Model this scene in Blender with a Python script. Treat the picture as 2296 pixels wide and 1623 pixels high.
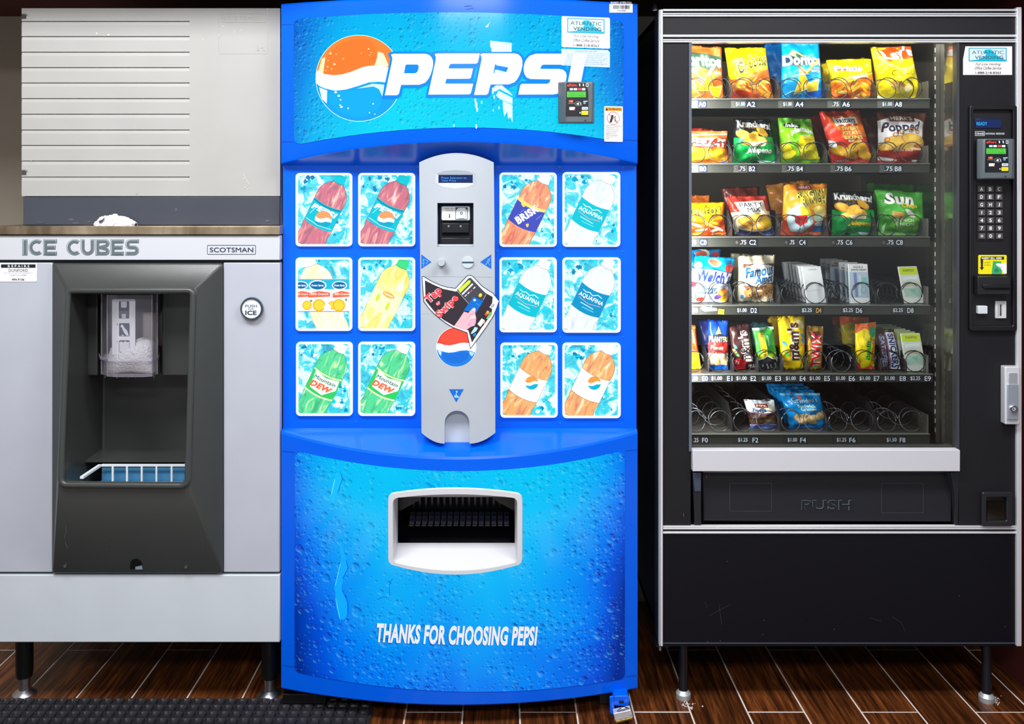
import bpy, bmesh, math, random
from mathutils import Vector, Matrix
from mathutils.geometry import tessellate_polygon

random.seed(7)
scene = bpy.context.scene
for ob in list(bpy.data.objects):
    bpy.data.objects.remove(ob, do_unlink=True)

# ------------------------------------------------------------------ camera, world, lights
F, CX, CY, H = 2026.0, 1122.0, 442.0, 1.36      # focal length, vanishing point (2296x1623 frame), eye height
cam_d = bpy.data.cameras.new('camera')
cam_d.sensor_fit = 'HORIZONTAL'
cam_d.sensor_width = 36.0
cam_d.lens = F * 36.0 / 2296.0
cam_d.shift_x = (1148.0 - CX) / 2296.0
cam_d.shift_y = -(811.5 - CY) / 2296.0
cam_d.clip_start = 0.05
cam = bpy.data.objects.new('camera', cam_d)
cam.location = (0, 0, H)
cam.rotation_euler = (math.pi / 2, 0, 0)
scene.collection.objects.link(cam)
scene.camera = cam

world = bpy.data.worlds.new('world')
scene.world = world
world.use_nodes = True
bgn = world.node_tree.nodes['Background']
bgn.inputs[0].default_value = (0.86, 0.93, 1.0, 1)
bgn.inputs[1].default_value = 0.50


def area(name, loc, rot, sx, sy, power, col=(1, 1, 1)):
    l = bpy.data.lights.new(name, 'AREA')
    l.shape = 'RECTANGLE'
    l.size, l.size_y, l.energy, l.color = sx, sy, power, col
    o = bpy.data.objects.new(name, l)
    o.location, o.rotation_euler = loc, rot
    scene.collection.objects.link(o)
    return o


# recessed ceiling fixtures of the lobby, in front of the machines
area('ceiling_light', (-0.95, 1.25, 2.595), (0, 0, 0), 1.15, 0.55, 62, (0.97, 0.98, 1.0))
area('ceiling_light', (0.95, 1.25, 2.595), (0, 0, 0), 1.15, 0.55, 46, (0.97, 0.98, 1.0))
area('ceiling_light', (0.0, -0.9, 2.595), (0, 0, 0), 1.15, 0.55, 84, (0.97, 0.98, 1.0))

vs = scene.view_settings
vs.view_transform = 'Standard'
vs.look = 'None'
vs.gamma = 1.0
vs.use_curve_mapping = False
vs.exposure = 0.0
scene.cycles.max_bounces = 8
scene.cycles.transparent_max_bounces = 12

# ------------------------------------------------------------------ helpers
def X(px, d): return (px - CX) * d / F
def Z(py, d): return H - (py - CY) * d / F
def W(px, py, d): return (X(px, d), d, Z(py, d))
def lin(c):
    c = c / 255.0
    return c / 12.92 if c <= 0.04045 else ((c + 0.055) / 1.055) ** 2.4
def L3(c): return (lin(c[0]), lin(c[1]), lin(c[2]), 1.0)

MATS = {}
def mat(col, rough=0.5, metal=0.0, emit=0.0, spec=0.5, coat=0.0, name=None, bump=None):
    key = (tuple(col), rough, metal, emit, spec, coat, bump)
    if key in MATS: return MATS[key]
    m = bpy.data.materials.new(name or 'paint_%d_%d_%d' % tuple(int(v) for v in col))
    m.use_nodes = True
    nt = m.node_tree
    b = nt.nodes['Principled BSDF']
    b.inputs['Base Color'].default_value = L3(col)
    b.inputs['Roughness'].default_value = rough
    b.inputs['Metallic'].default_value = metal
    b.inputs['Specular IOR Level'].default_value = spec
    b.inputs['Coat Weight'].default_value = coat
    if emit:
        b.inputs['Emission Color'].default_value = L3(col)
        b.inputs['Emission Strength'].default_value = emit
        k = 0.25
        b.inputs['Base Color'].default_value = (lin(col[0]) * k, lin(col[1]) * k, lin(col[2]) * k, 1)
    if bump:                       # (scale, strength): fine grain of moulded plastic / painted steel
        tc = nt.nodes.new('ShaderNodeTexCoord')
        nz = nt.nodes.new('ShaderNodeTexNoise')
        nz.inputs['Scale'].default_value = bump[0]
        nz.inputs['Detail'].default_value = 4
        bp = nt.nodes.new('ShaderNodeBump')
        bp.inputs['Strength'].default_value = bump[1]
        bp.inputs['Distance'].default_value = bump[2] if len(bump) > 2 else 0.002
        nt.links.new(tc.outputs['Object'], nz.inputs['Vector'])
        nt.links.new(nz.outputs['Fac'], bp.inputs['Height'])
        nt.links.new(bp.outputs['Normal'], b.inputs['Normal'])
        mx = nt.nodes.new('ShaderNodeMixRGB'); mx.blend_type = 'MULTIPLY'
        mx.inputs[0].default_value = 0.12
        mx.inputs[1].default_value = b.inputs['Base Color'].default_value[:]
        nz2 = nt.nodes.new('ShaderNodeTexNoise'); nz2.inputs['Scale'].default_value = 9; nz2.inputs['Detail'].default_value = 6
        nt.links.new(tc.outputs['Object'], nz2.inputs['Vector'])
        nt.links.new(nz2.outputs['Fac'], mx.inputs[2])
        nt.links.new(mx.outputs[0], b.inputs['Base Color'])
    MATS[key] = m
    return m

def clear_mat(name, tint, refl=0.25, rough=0.05, ior=1.45, haze=0.0):
    m = bpy.data.materials.new(name); m.use_nodes = True
    nt = m.node_tree; nt.nodes.clear()
    out = nt.nodes.new('ShaderNodeOutputMaterial')
    tr = nt.nodes.new('ShaderNodeBsdfTransparent'); tr.inputs[0].default_value = (*tint, 1)
    gl = nt.nodes.new('ShaderNodeBsdfGlossy'); gl.inputs['Roughness'].default_value = rough
    fr = nt.nodes.new('ShaderNodeFresnel'); fr.inputs[0].default_value = ior
    mm = nt.nodes.new('ShaderNodeMath'); mm.operation = 'MULTIPLY'; mm.inputs[1].default_value = refl
    mx = nt.nodes.new('ShaderNodeMixShader')
    nt.links.new(fr.outputs[0], mm.inputs[0]); nt.links.new(mm.outputs[0], mx.inputs[0])
    nt.links.new(tr.outputs[0], mx.inputs[1]); nt.links.new(gl.outputs[0], mx.inputs[2])
    if haze:       # slightly cloudy plastic
        df = nt.nodes.new('ShaderNodeBsdfDiffuse'); df.inputs[0].default_value = (.84, .80, .92, 1)
        m2 = nt.nodes.new('ShaderNodeMixShader'); m2.inputs[0].default_value = haze
        nt.links.new(mx.outputs[0], m2.inputs[1]); nt.links.new(df.outputs[0], m2.inputs[2]); nt.links.new(m2.outputs[0], out.inputs[0])
    else: nt.links.new(mx.outputs[0], out.inputs[0])
    return m

ORG = {}
def tag(o, label=None, cat=None, group=None, kind=None):
    if label: o['label'] = label
    if cat: o['category'] = cat
    if group: o['group'] = group
    if kind: o['kind'] = kind
    return o

def root(name, loc, label, cat, group=None):
    o = bpy.data.objects.new(name, None)
    o.empty_display_size = 0.05
    o.location = loc
    scene.collection.objects.link(o)
    ORG[o] = Vector(loc)
    return tag(o, label, cat, group)

def link_obj(name, me, parent=None, origin=(0, 0, 0)):
    o = bpy.data.objects.new(name, me)
    scene.collection.objects.link(o)
    if parent is not None:
        o.parent = parent
        ORG[o] = ORG[parent]
    else:
        o.location = origin
        ORG[o] = Vector(origin)
    return o

class M:
    """collects geometry in world coordinates, links it as ONE mesh object"""
    def __init__(s): s.V, s.F, s.I, s.mats = [], [], [], []
    def add(s, vf, m):
        v, f = vf
        b = len(s.V)
        s.V += [tuple(p) for p in v]
        if m not in s.mats: s.mats.append(m)
        k = s.mats.index(m)
        for q in f:
            s.F.append([b + i for i in q]); s.I.append(k)
        return s
    def build(s, name, parent=None, origin=(0, 0, 0), smooth=False, bevel=0.0, seg=2, angle=35, fix=True):
        me = bpy.data.meshes.new(name)
        org = ORG[parent] if parent is not None else Vector(origin)
        me.from_pydata([(v[0] - org[0], v[1] - org[1], v[2] - org[2]) for v in s.V], [], s.F)
        for m in s.mats: me.materials.append(m)
        me.polygons.foreach_set('material_index', s.I)
        if fix:
            bm = bmesh.new(); bm.from_mesh(me)
            bmesh.ops.recalc_face_normals(bm, faces=bm.faces[:])
            bm.to_mesh(me); bm.free()
        if smooth:
            me.polygons.foreach_set('use_smooth', [True] * len(me.polygons))
            if smooth != 'all':
                me.set_sharp_from_angle(angle=math.radians(angle))
        me.update()
        o = link_obj(name, me, parent, origin)
        if bevel:
            md = o.modifiers.new('bevel', 'BEVEL')
            md.width = bevel; md.segments = seg; md.limit_method = 'ANGLE'; md.angle_limit = math.radians(30)
            md.harden_normals = False
            me.polygons.foreach_set('use_smooth', [True] * len(me.polygons))
            me.set_sharp_from_angle(angle=math.radians(50))
        return o

def box(x0, x1, y0, y1, z0, z1):
    V = [(x0, y0, z0), (x1, y0, z0), (x1, y1, z0), (x0, y1, z0), (x0, y0, z1), (x1, y0, z1), (x1, y1, z1), (x0, y1, z1)]
    return V, [(0, 3, 2, 1), (4, 5, 6, 7), (0, 1, 5, 4), (1, 2, 6, 5), (2, 3, 7, 6), (3, 0, 4, 7)]

def pbox(px0, py0, px1, py1, d0, d1):
    """box whose front face (at depth d0) covers that rectangle of the front elevation"""
    return box(X(px0, d0), X(px1, d0), d0, d1, Z(py1, d0), Z(py0, d0))

def prism(pts, d0, d1, dref=None):
    """polygon of the front elevation (drawn for depth dref) extruded in depth"""
    r = dref or d0
    n = len(pts)
    V = [(X(p[0], r), d0, Z(p[1], r)) for p in pts] + [(X(p[0], r), d1, Z(p[1], r)) for p in pts]
    return V, [tuple(range(n)), tuple(range(2 * n - 1, n - 1, -1))] + [(i, (i + 1) % n, n + (i + 1) % n, n + i) for i in range(n)]

def ring(outer, inner, d0, d1, dref=None):
    """frame between two outlines with equal point counts"""
    r = dref or d0
    n = len(outer)
    V = []
    for d in (d0, d1):
        V += [(X(p[0], r), d, Z(p[1], r)) for p in outer] + [(X(p[0], r), d, Z(p[1], r)) for p in inner]
    Fc = []
    for i in range(n):
        j = (i + 1) % n
        Fc += [(i, j, n + j, n + i), (2 * n + i, 3 * n + i, 3 * n + j, 2 * n + j),
               (i, 2 * n + i, 2 * n + j, j), (n + i, n + j, 3 * n + j, 3 * n + i)]
    return V, Fc

def lathe(prof, c, n=20, axis='Z'):
    V, Fc = [], []
    for (r, h) in prof:
        for k in range(n):
            a = 2 * math.pi * k / n
            p = (r * math.cos(a), r * math.sin(a), h)
            if axis == 'Y': p = (p[0], p[2], p[1])
            V.append((c[0] + p[0], c[1] + p[1], c[2] + p[2]))
    m = len(prof)
    for i in range(m - 1):
        for k in range(n):
            j = (k + 1) % n
            Fc.append((i * n + k, i * n + j, (i + 1) * n + j, (i + 1) * n + k))
    Fc.append(tuple(range(n - 1, -1, -1))); Fc.append(tuple((m - 1) * n + k for k in range(n)))
    return V, Fc

def tube(pts, r, n=6, closed=False, upv=None):
    V, Fc = [], []
    P = [Vector(p) for p in pts]
    m = len(P)
    for i, p in enumerate(P):
        if closed: t = (P[(i + 1) % m] - P[i - 1])
        else: t = (P[min(i + 1, m - 1)] - P[max(i - 1, 0)])
        t.normalize()
        up = Vector(upv) if upv else Vector((0, 0, 1)) if abs(t.z) < 0.9 else Vector((1, 0, 0))
        a = t.cross(up).normalized(); b = a.cross(t)
        for k in range(n):
            an = 2 * math.pi * k / n
            V.append(p + (a * math.cos(an) + b * math.sin(an)) * r)
    for i in range(m if closed else m - 1):
        i2 = (i + 1) % m
        for k in range(n):
            j = (k + 1) % n
            Fc.append((i * n + k, i * n + j, i2 * n + j, i2 * n + k))
    if not closed:
        Fc.append(tuple(range(n))); Fc.append(tuple((m - 1) * n + k for k in range(n)))
    return V, Fc

def rrect(x0, y0, x1, y1, r, n=4):
    P = []
    for cx, cy, a0 in ((x1 - r, y0 + r, -90), (x1 - r, y1 - r, 0), (x0 + r, y1 - r, 90), (x0 + r, y0 + r, 180)):
        for k in range(n + 1):
            a = math.radians(a0 + 90 * k / n)
            P.append((cx + r * math.cos(a), cy + r * math.sin(a)))
    return P

def ellip(cx, cy, rx, ry, n=24, rot=0):
    c, s = math.cos(rot), math.sin(rot)
    return [(cx + rx * math.cos(t) * c - ry * math.sin(t) * s, cy + rx * math.cos(t) * s + ry * math.sin(t) * c)
            for t in (2 * math.pi * k / n for k in range(n))]

def inflate(pts, r):
    n = len(pts)
    ar = sum(pts[i][0] * pts[(i + 1) % n][1] - pts[(i + 1) % n][0] * pts[i][1] for i in range(n))
    s = 1 if ar > 0 else -1
    out = []
    for i in range(n):
        a, b, c = Vector(pts[i - 1]), Vector(pts[i]), Vector(pts[(i + 1) % n])
        e1, e2 = (b - a), (c - b)
        if e1.length < 1e-9 or e2.length < 1e-9: out.append(tuple(b)); continue
        e1.normalize(); e2.normalize()
        n1, n2 = Vector((e1.y, -e1.x)) * s, Vector((e2.y, -e2.x)) * s
        nn = n1 + n2
        if nn.length < 1e-6: nn = n1.copy()
        nn.normalize()
        k = max(0.55, nn.dot(n1))
        out.append(tuple(b + nn * (r / k)))
    return out

# ---- lettering (each character is filled on its own, so heavy letters never cancel out where they touch)
CHAR = {}
def raw_text(s, bold, shear, res=3):
    cu = bpy.data.curves.new('t', 'FONT')
    cu.body = s; cu.size = 1.0; cu.resolution_u = res
    cu.dimensions = '2D'; cu.fill_mode = 'FRONT'
    cu.offset = bold; cu.shear = shear
    ob = bpy.data.objects.new('t', cu)
    scene.collection.objects.link(ob)
    me = bpy.data.meshes.new_from_object(ob.evaluated_get(bpy.context.evaluated_depsgraph_get()))
    V = [(v.co.x, v.co.y) for v in me.vertices]
    Fc = [tuple(p.vertices) for p in me.polygons]
    bpy.data.objects.remove(ob, do_unlink=True); bpy.data.curves.remove(cu); bpy.data.meshes.remove(me)
    return V, Fc
BAR = [None]
ADV = {}
def advance(c):
    if BAR[0] is None: BAR[0] = max(v[0] for v in raw_text('|', 0, 0)[0])
    if c not in ADV: ADV[c] = max(v[0] for v in raw_text(c + '|', 0, 0)[0]) - BAR[0]
    return ADV[c]
GLYPH = {}
def glyphs(s, bold=0.0, shear=0.0):
    key = (s, bold, shear)
    if key in GLYPH: return GLYPH[key]
    V, Fc, x = [], [], 0.0
    for c in s:
        if c != ' ':
            k2 = (c, bold)
            if k2 not in CHAR:
                if c == 'M' and bold:        # the built-in M does not survive thickening: outline it here
                    o_ = inflate([(.71, .68), (.62, .68), (.39, .40), (.17, .68), (.07, .68), (.07, 0), (.17, 0), (.17, .53), (.375, .27), (.405, .27), (.61, .53), (.61, 0), (.71, 0)], bold)
                    CHAR[k2] = (o_, [tuple(t) for t in tessellate_polygon([[Vector((a, b_, 0)) for a, b_ in o_]])])
                else: CHAR[k2] = raw_text(c, bold, 0)
            v, f = CHAR[k2]
            b0 = len(V)
            V += [(p[0] + x + shear * p[1], p[1]) for p in v]
            Fc += [tuple(b0 + i for i in q) for q in f]
        x += advance(c) + bold * .8
    x0, x1 = min(v[0] for v in V), max(v[0] for v in V)
    y0, y1 = min(v[1] for v in V), max(v[1] for v in V)
    V = [((v[0] - x0) / (x1 - x0 or 1), 1 - (v[1] - y0) / (y1 - y0 or 1)) for v in V]
    GLYPH[key] = (V, Fc)
    return GLYPH[key]

def clip_half(P, ax, val, keep_less):
    out = []
    n = len(P)
    for i in range(n):
        a, b = P[i], P[(i + 1) % n]
        da, db = a[ax] - val, b[ax] - val
        if not keep_less: da, db = -da, -db
        if da <= 0: out.append(a)
        if (da < 0 < db) or (db < 0 < da):
            t = da / (da - db)
            out.append((a[0] + (b[0] - a[0]) * t, a[1] + (b[1] - a[1]) * t))
    return out

def slice_axis(polys, ax, step):
    out = []
    for P in polys:
        lo, hi = min(p[ax] for p in P), max(p[ax] for p in P)
        k0, k1 = math.floor(lo / step + 1e-6), math.ceil(hi / step - 1e-6)
        if k1 - k0 <= 1: out.append(P); continue
        for k in range(k0, k1):
            Q = clip_half(clip_half(P, ax, (k + 1) * step, True), ax, k * step, False)
            if len(Q) > 2: out.append(Q)
    return out

def slice_diag(polys, du, dv):
    out = []
    for P in polys:
        h = [p[0] / du + p[1] / dv for p in P]
        k = round((min(h) + max(h)) / 2 * 1.0)
        cx_ = math.floor(sum(p[0] for p in P) / len(P) / du); cy_ = math.floor(sum(p[1] for p in P) / len(P) / dv)
        k = cx_ + cy_ + 1
        A, B = [], []
        n = len(P)
        for i in range(n):
            a, b, ha, hb = P[i], P[(i + 1) % n], h[i] - k, h[(i + 1) % n] - k
            if ha <= 1e-7: A.append(a)
            if ha >= -1e-7: B.append(a)
            if (ha < -1e-7 and hb > 1e-7) or (ha > 1e-7 and hb < -1e-7):
                t = ha / (ha - hb); q = (a[0] + (b[0] - a[0]) * t, a[1] + (b[1] - a[1]) * t)
                A.append(q); B.append(q)
        if len(A) > 2: out.append(A)
        if len(B) > 2: out.append(B)
    return out

class Print:
    """flat print: coloured outlines laid one over another on a surface"""
    def __init__(s, clip=None, emit=0.0, rough=0.5, spec=0.4, bump=None): s.items, s.clip, s.emit, s.rough, s.spec, s.bump = [], clip, emit, rough, spec, bump
    def _put(s, polys, col):
        if s.clip:
            x0, y0, x1, y1 = s.clip
            for ax, v, less in ((0, x1, True), (0, x0, False), (1, y1, True), (1, y0, False)):
                polys = [q for q in (clip_half(p, ax, v, less) for p in polys) if len(q) > 2]
        s.items.append((polys, col)); return s
    def poly(s, pts, col, holes=()):
        loops = [[Vector((p[0], p[1], 0)) for p in pts]] + [[Vector((p[0], p[1], 0)) for p in h] for h in holes]
        flat = [p for l in loops for p in l]
        return s._put([[(flat[i].x, flat[i].y) for i in t] for t in tessellate_polygon(loops)], col)
    def rect(s, x0, y0, x1, y1, col): return s._put([[(x0, y0), (x1, y0), (x1, y1), (x0, y1)]], col)
    def rr(s, x0, y0, x1, y1, r, col): return s.poly(rrect(x0, y0, x1, y1, r), col)
    def ell(s, cx, cy, rx, ry, col, rot=0, n=20): return s.poly(ellip(cx, cy, rx, ry, n, rot), col)
    def frame(s, x0, y0, x1, y1, r, w, col): return s.poly(rrect(x0, y0, x1, y1, r), col, [rrect(x0 + w, y0 + w, x1 - w, y1 - w, max(r - w, .01))])
    def line(s, pts, w, col):
        polys = []
        for a, b in zip(pts, pts[1:]):
            dx, dy = b[0] - a[0], b[1] - a[1]
            l = math.hypot(dx, dy) or 1
            nx, ny = -dy / l * w / 2, dx / l * w / 2
            polys.append([(a[0] + nx, a[1] + ny), (b[0] + nx, b[1] + ny), (b[0] - nx, b[1] - ny), (a[0] - nx, a[1] - ny)])
        return s._put(polys, col)
    def text(s, t, x0, y0, x1, y1, col, bold=0.0, shear=0.0, rot=0.0, warp=None):
        V, Fc = glyphs(t, bold, shear)
        cx, cy = (x0 + x1) / 2, (y0 + y1) / 2
        c, sn = math.cos(rot), math.sin(rot)
        Q = []
        for u, v in V:
            x, y = x0 + (x1 - x0) * u - cx, y0 + (y1 - y0) * v - cy
            if warp: y += warp(u)
            Q.append((cx + x * c - y * sn, cy + x * sn + y * c))
        polys = []
        for f in Fc:
            if len(f) == 3: polys.append([Q[i] for i in f])
            else:
                lp = [Vector((Q[i][0], Q[i][1], 0)) for i in f]
                polys += [[(lp[i].x, lp[i].y) for i in tr] for tr in tessellate_polygon([lp])]
        return s._put(polys, col)
    def vtext(s, t, cu, cv, vlen, uh, col, bold=0.0, dr=-1, tilt=0.0, shear=0.0):
        # lettering that runs up (dr=-1) or down (dr=1) a pack; vlen along the pack, uh across it
        return s.text(t, cu - vlen / 2, cv - uh / 2, cu + vlen / 2, cv + uh / 2, col, bold, shear, dr * math.pi / 2 + tilt)
    def build(s, name, mapf, parent, step=None, base=0.0006, eps=0.00009, extra=None, smooth=False, origin=(0, 0, 0), emap=None):
        g = M()
        if extra: extra(g)
        for k, (polys, col) in enumerate(s.items):
            if step:
                polys = slice_axis(slice_axis(polys, 0, step[0]), 1, step[1]) if step[1] else slice_axis(polys, 0, step[0])
                if len(step) > 2: polys = slice_diag(polys, step[0], step[1])
            off = base + eps * k
            V, Fc, idx = [], [], {}
            for P in polys:
                f = []
                for (x, y) in P:
                    key = (round(x, 4), round(y, 4))
                    if key not in idx:
                        idx[key] = len(V); V.append(mapf(x, y, off))
                    if not f or f[-1] != idx[key]: f.append(idx[key])
                if len(f) > 1 and f[0] == f[-1]: f.pop()
                if len(set(f)) > 2 and len(set(f)) == len(f): Fc.append(f)
            if Fc:
                m = col if not isinstance(col, (tuple, list)) else mat(tuple(col), s.rough, 0, s.emit, s.spec, 0.0, None, s.bump)
                g.add((V, Fc), m)
        # faces all look towards the camera side
        o = g.build(name, parent, origin, smooth='all' if smooth else False, fix=False)
        me = o.data
        bm = bmesh.new(); bm.from_mesh(me)
        bm.normal_update()
        fl = [f for f in bm.faces if f.normal.y > 0.02]
        if fl and not extra: bmesh.ops.reverse_faces(bm, faces=fl)
        bm.to_mesh(me); bm.free()
        return o

def plane(d): return lambda x, y, off: (X(x, d), d - off, Z(y, d))

# ------------------------------------------------------------------ the setting
def wood_mat(name, seed):
    m = bpy.data.materials.new(name); m.use_nodes = True
    nt = m.node_tree; b = nt.nodes['Principled BSDF']
    tc = nt.nodes.new('ShaderNodeTexCoord')
    oi = nt.nodes.new('ShaderNodeObjectInfo')
    ad = nt.nodes.new('ShaderNodeVectorMath'); ad.operation = 'MULTIPLY_ADD'
    cmb = nt.nodes.new('ShaderNodeCombineXYZ')
    ml = nt.nodes.new('ShaderNodeMath'); ml.operation = 'MULTIPLY'; ml.inputs[1].default_value = 37.0
    nt.links.new(oi.outputs['Random'], ml.inputs[0])
    for k in range(3): nt.links.new(ml.outputs[0], cmb.inputs[k])
    ad.inputs[1].default_value = (95, 5, 10)
    nt.links.new(tc.outputs['Object'], ad.inputs[0]); nt.links.new(cmb.outputs[0], ad.inputs[2])
    nz = nt.nodes.new('ShaderNodeTexNoise'); nz.inputs['Scale'].default_value = 1.0
    nz.inputs['Detail'].default_value = 7; nz.inputs['Roughness'].default_value = 0.62; nz.inputs['Distortion'].default_value = 0.6
    nt.links.new(ad.outputs[0], nz.inputs['Vector'])
    cr = nt.nodes.new('ShaderNodeValToRGB')
    cr.color_ramp.elements[0].position = 0.33; cr.color_ramp.elements[0].color = L3((32, 15, 7))
    cr.color_ramp.elements[1].position = 0.72; cr.color_ramp.elements[1].color = L3((142, 80, 36))
    e = cr.color_ramp.elements.new(0.52); e.color = L3((86, 44, 19))
    nt.links.new(nz.outputs['Fac'], cr.inputs[0])
    hs = nt.nodes.new('ShaderNodeHueSaturation')
    mr = nt.nodes.new('ShaderNodeMapRange'); mr.inputs[3].default_value = 0.65; mr.inputs[4].default_value = 1.2
    nt.links.new(oi.outputs['Random'], mr.inputs[0]); nt.links.new(mr.outputs[0], hs.inputs['Value'])
    nt.links.new(cr.outputs[0], hs.inputs['Color'])
    nt.links.new(hs.outputs[0], b.inputs['Base Color'])
    b.inputs['Roughness'].default_value = 0.32
    bp = nt.nodes.new('ShaderNodeBump'); bp.inputs['Strength'].default_value = 0.15; bp.inputs['Distance'].default_value = 0.002
    nt.links.new(nz.outputs['Fac'], bp.inputs['Height']); nt.links.new(bp.outputs[0], b.inputs['Normal'])
    return m

def struct(name, vf, m, bevel=0):
    g = M().add(vf, m)
    o = g.build(name, bevel=bevel)
    o['kind'] = 'structure'
    return o

wood = wood_mat('brown_wood_plank', 1)
grout = mat((214, 204, 196), 0.85, name='grout')
floor = struct('floor', box(-4, 4, -3.5, 3.25, -0.05, -0.0035), mat((70, 38, 20), 0.5, name='floor_brown'))
M().add(box(-2.35, 2.1, 0.9, 3.2, -0.0036, -0.0012), grout).build('grout', floor)
# plank rows: joints run towards the camera, brick-laid by half a plank
PW, PL = 0.1505, 0.655
x_line = X(414, F * H / (1572 - CY))            # one long joint seen in the photograph
k0 = math.floor((-2.3 - x_line) / PW)
d_joint = F * H / (1596.0 - CY)
plank_me = {}
def plank(x0, x1, y0, y1):
    key = (round(x1 - x0, 3), round(y1 - y0, 3))
    g = 0.0021
    if key not in plank_me:
        w, l = x1 - x0, y1 - y0
        t = 0.0012
        V = []
        for (i, z) in ((g, -0.0034), (g, -0.0010), (g + t, 0.0)):
            V += [(i, i, z), (w - i, i, z), (w - i, l - i, z), (i, l - i, z)]
        Fc = [(8, 9, 10, 11)]
        for b in (0, 4):
            for k in range(4):
                j = (k + 1) % 4
                Fc.append((b + k, b + j, b + 4 + j, b + 4 + k))
        me = bpy.data.meshes.new('plank'); me.from_pydata(V, [], Fc); me.materials.append(wood)
        plank_me[key] = me
    o = bpy.data.objects.new('plank', plank_me[key])
    scene.collection.objects.link(o)
    o.parent = floor; o.location = (x0, y0, 0)
for k in range(k0, k0 + 30):
    x0 = x_line + k * PW
    if x0 > 1.95: break
    # which columns carry the joint at d_joint
    ref = math.floor((X(1760, d_joint) - x_line) / PW)
    ph = d_joint if (k - ref) % 2 == 0 else d_joint + PL / 2
    y = ph - 2 * PL
    while y < 1.0: y += PL
    while y + PL < 3.6:
        plank(x0, x0 + PW, y, min(y + PL, 3.2))
        y += PL

wall_m = mat((178, 168, 152), 0.85, bump=(220, 0.25), name='grey_wall_paint')
maroon = mat((86, 26, 18), 0.7, bump=(180, 0.2), name='maroon_paint')
struct('wall_back', box(-4, 4, 3.2, 3.3, -0.05, 2.7), wall_m)
struct('wall_left', box(-2.45, -2.35, 2.2, 3.2, -0.05, 2.7), wall_m)
struct('wall_right', box(1.45, 1.6, 2.25, 3.2, -0.05, 2.7), maroon)
struct('ceiling', box(-4, 4, -3.5, 2.2, 2.6, 2.7), mat((225, 222, 215), 0.9, name='ceiling_white'))
struct('trim_1', box(-4, 4, 2.2, 3.2, 2.0, 2.7), maroon)

# ------------------------------------------------------------------ ice dispenser (bin) and ice maker on top
DI = 2.40
panel_m = mat((184, 188, 199), 0.42, bump=(1300, 0.05), name='light_grey_panel')
sign_m = mat((198, 201, 206), 0.4, name='white_sign_panel')
gap_m = mat((34, 40, 48), 0.6, name='dark_gap')
olive = mat((60, 63, 61), 0.3, bump=(1600, 0.08), name='dark_olive_plastic')
black_m = mat((12, 12, 14), 0.35, name='black_paint')
steel = mat((200, 200, 205), 0.3, 1.0, name='cast_steel')

bin_ = root('ice_dispenser', (X(307, DI), 2.72, 0), 'light grey ice cube dispenser with dark recessed dispensing niche, standing on legs', 'ice dispenser')
g = M()
xa_, xb_, za_, zb_ = X(-14, 2.404), X(628, 2.404), Z(1440, 2.404), Z(527, 2.404)
nx0, nx1, nz0, nz1 = X(150, 2.404), X(440, 2.404), .53, 1.14      # pocket left free for the niche
g.add(box(xa_, nx0, 2.404, 3.08, za_, zb_), gap_m).add(box(nx1, xb_, 2.404, 3.08, za_, zb_), gap_m)
g.add(box(nx0, nx1, 2.404, 3.08, za_, nz0), gap_m).add(box(nx0, nx1, 2.404, 3.08, nz1, zb_), gap_m).add(box(nx0, nx1, 2.60, 3.08, nz0, nz1), gap_m)
g.build('cabinet', bin_)
# stainless top, its warm brown reflections painted into the base colour
warm_steel_m = bpy.data.materials.new('brushed_stainless_top'); warm_steel_m.use_nodes = True
nt = warm_steel_m.node_tree; b = nt.nodes['Principled BSDF']
tc = nt.nodes.new('ShaderNodeTexCoord'); mp = nt.nodes.new('ShaderNodeMapping'); mp.inputs['Scale'].default_value = (9, 2, 3)
nz = nt.nodes.new('ShaderNodeTexNoise'); nz.inputs['Scale'].default_value = 1.5; nz.inputs['Detail'].default_value = 8
cr = nt.nodes.new('ShaderNodeValToRGB')
cr.color_ramp.elements[0].position = .35; cr.color_ramp.elements[0].color = L3((118, 100, 78))
cr.color_ramp.elements[1].position = .7; cr.color_ramp.elements[1].color = L3((190, 172, 146))
nt.links.new(tc.outputs['Object'], mp.inputs[0]); nt.links.new(mp.outputs[0], nz.inputs['Vector']); nt.links.new(nz.outputs['Fac'], cr.inputs[0]); nt.links.new(cr.outputs[0], b.inputs['Base Color'])
b.inputs['Metallic'].default_value = 0.6; b.inputs['Roughness'].default_value = 0.38
M().add(pbox(-17, 507, 627, 526, 2.384, 3.08), warm_steel_m).build('top_plate', bin_, bevel=0.0015)
sgn = M().add(pbox(-14, 528, 627, 583, 2.391, 2.42), sign_m).build('sign_panel', bin_, bevel=0.0015)
M().add(pbox(-14, 589, 117, 1283, 2.393, 2.42), panel_m).build('front_panel', bin_, bevel=0.002)
M().add(pbox(501, 589, 627, 1283, 2.393, 2.42), panel_m).build('front_panel', bin_, bevel=0.002)
M().add(pbox(-14, 1289, 627, 1440, 2.391, 2.42), mat((204, 211, 217), 0.42, bump=(1300, 0.05), name='lower_panel')).build('lower_panel', bin_, bevel=0.002)

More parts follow.
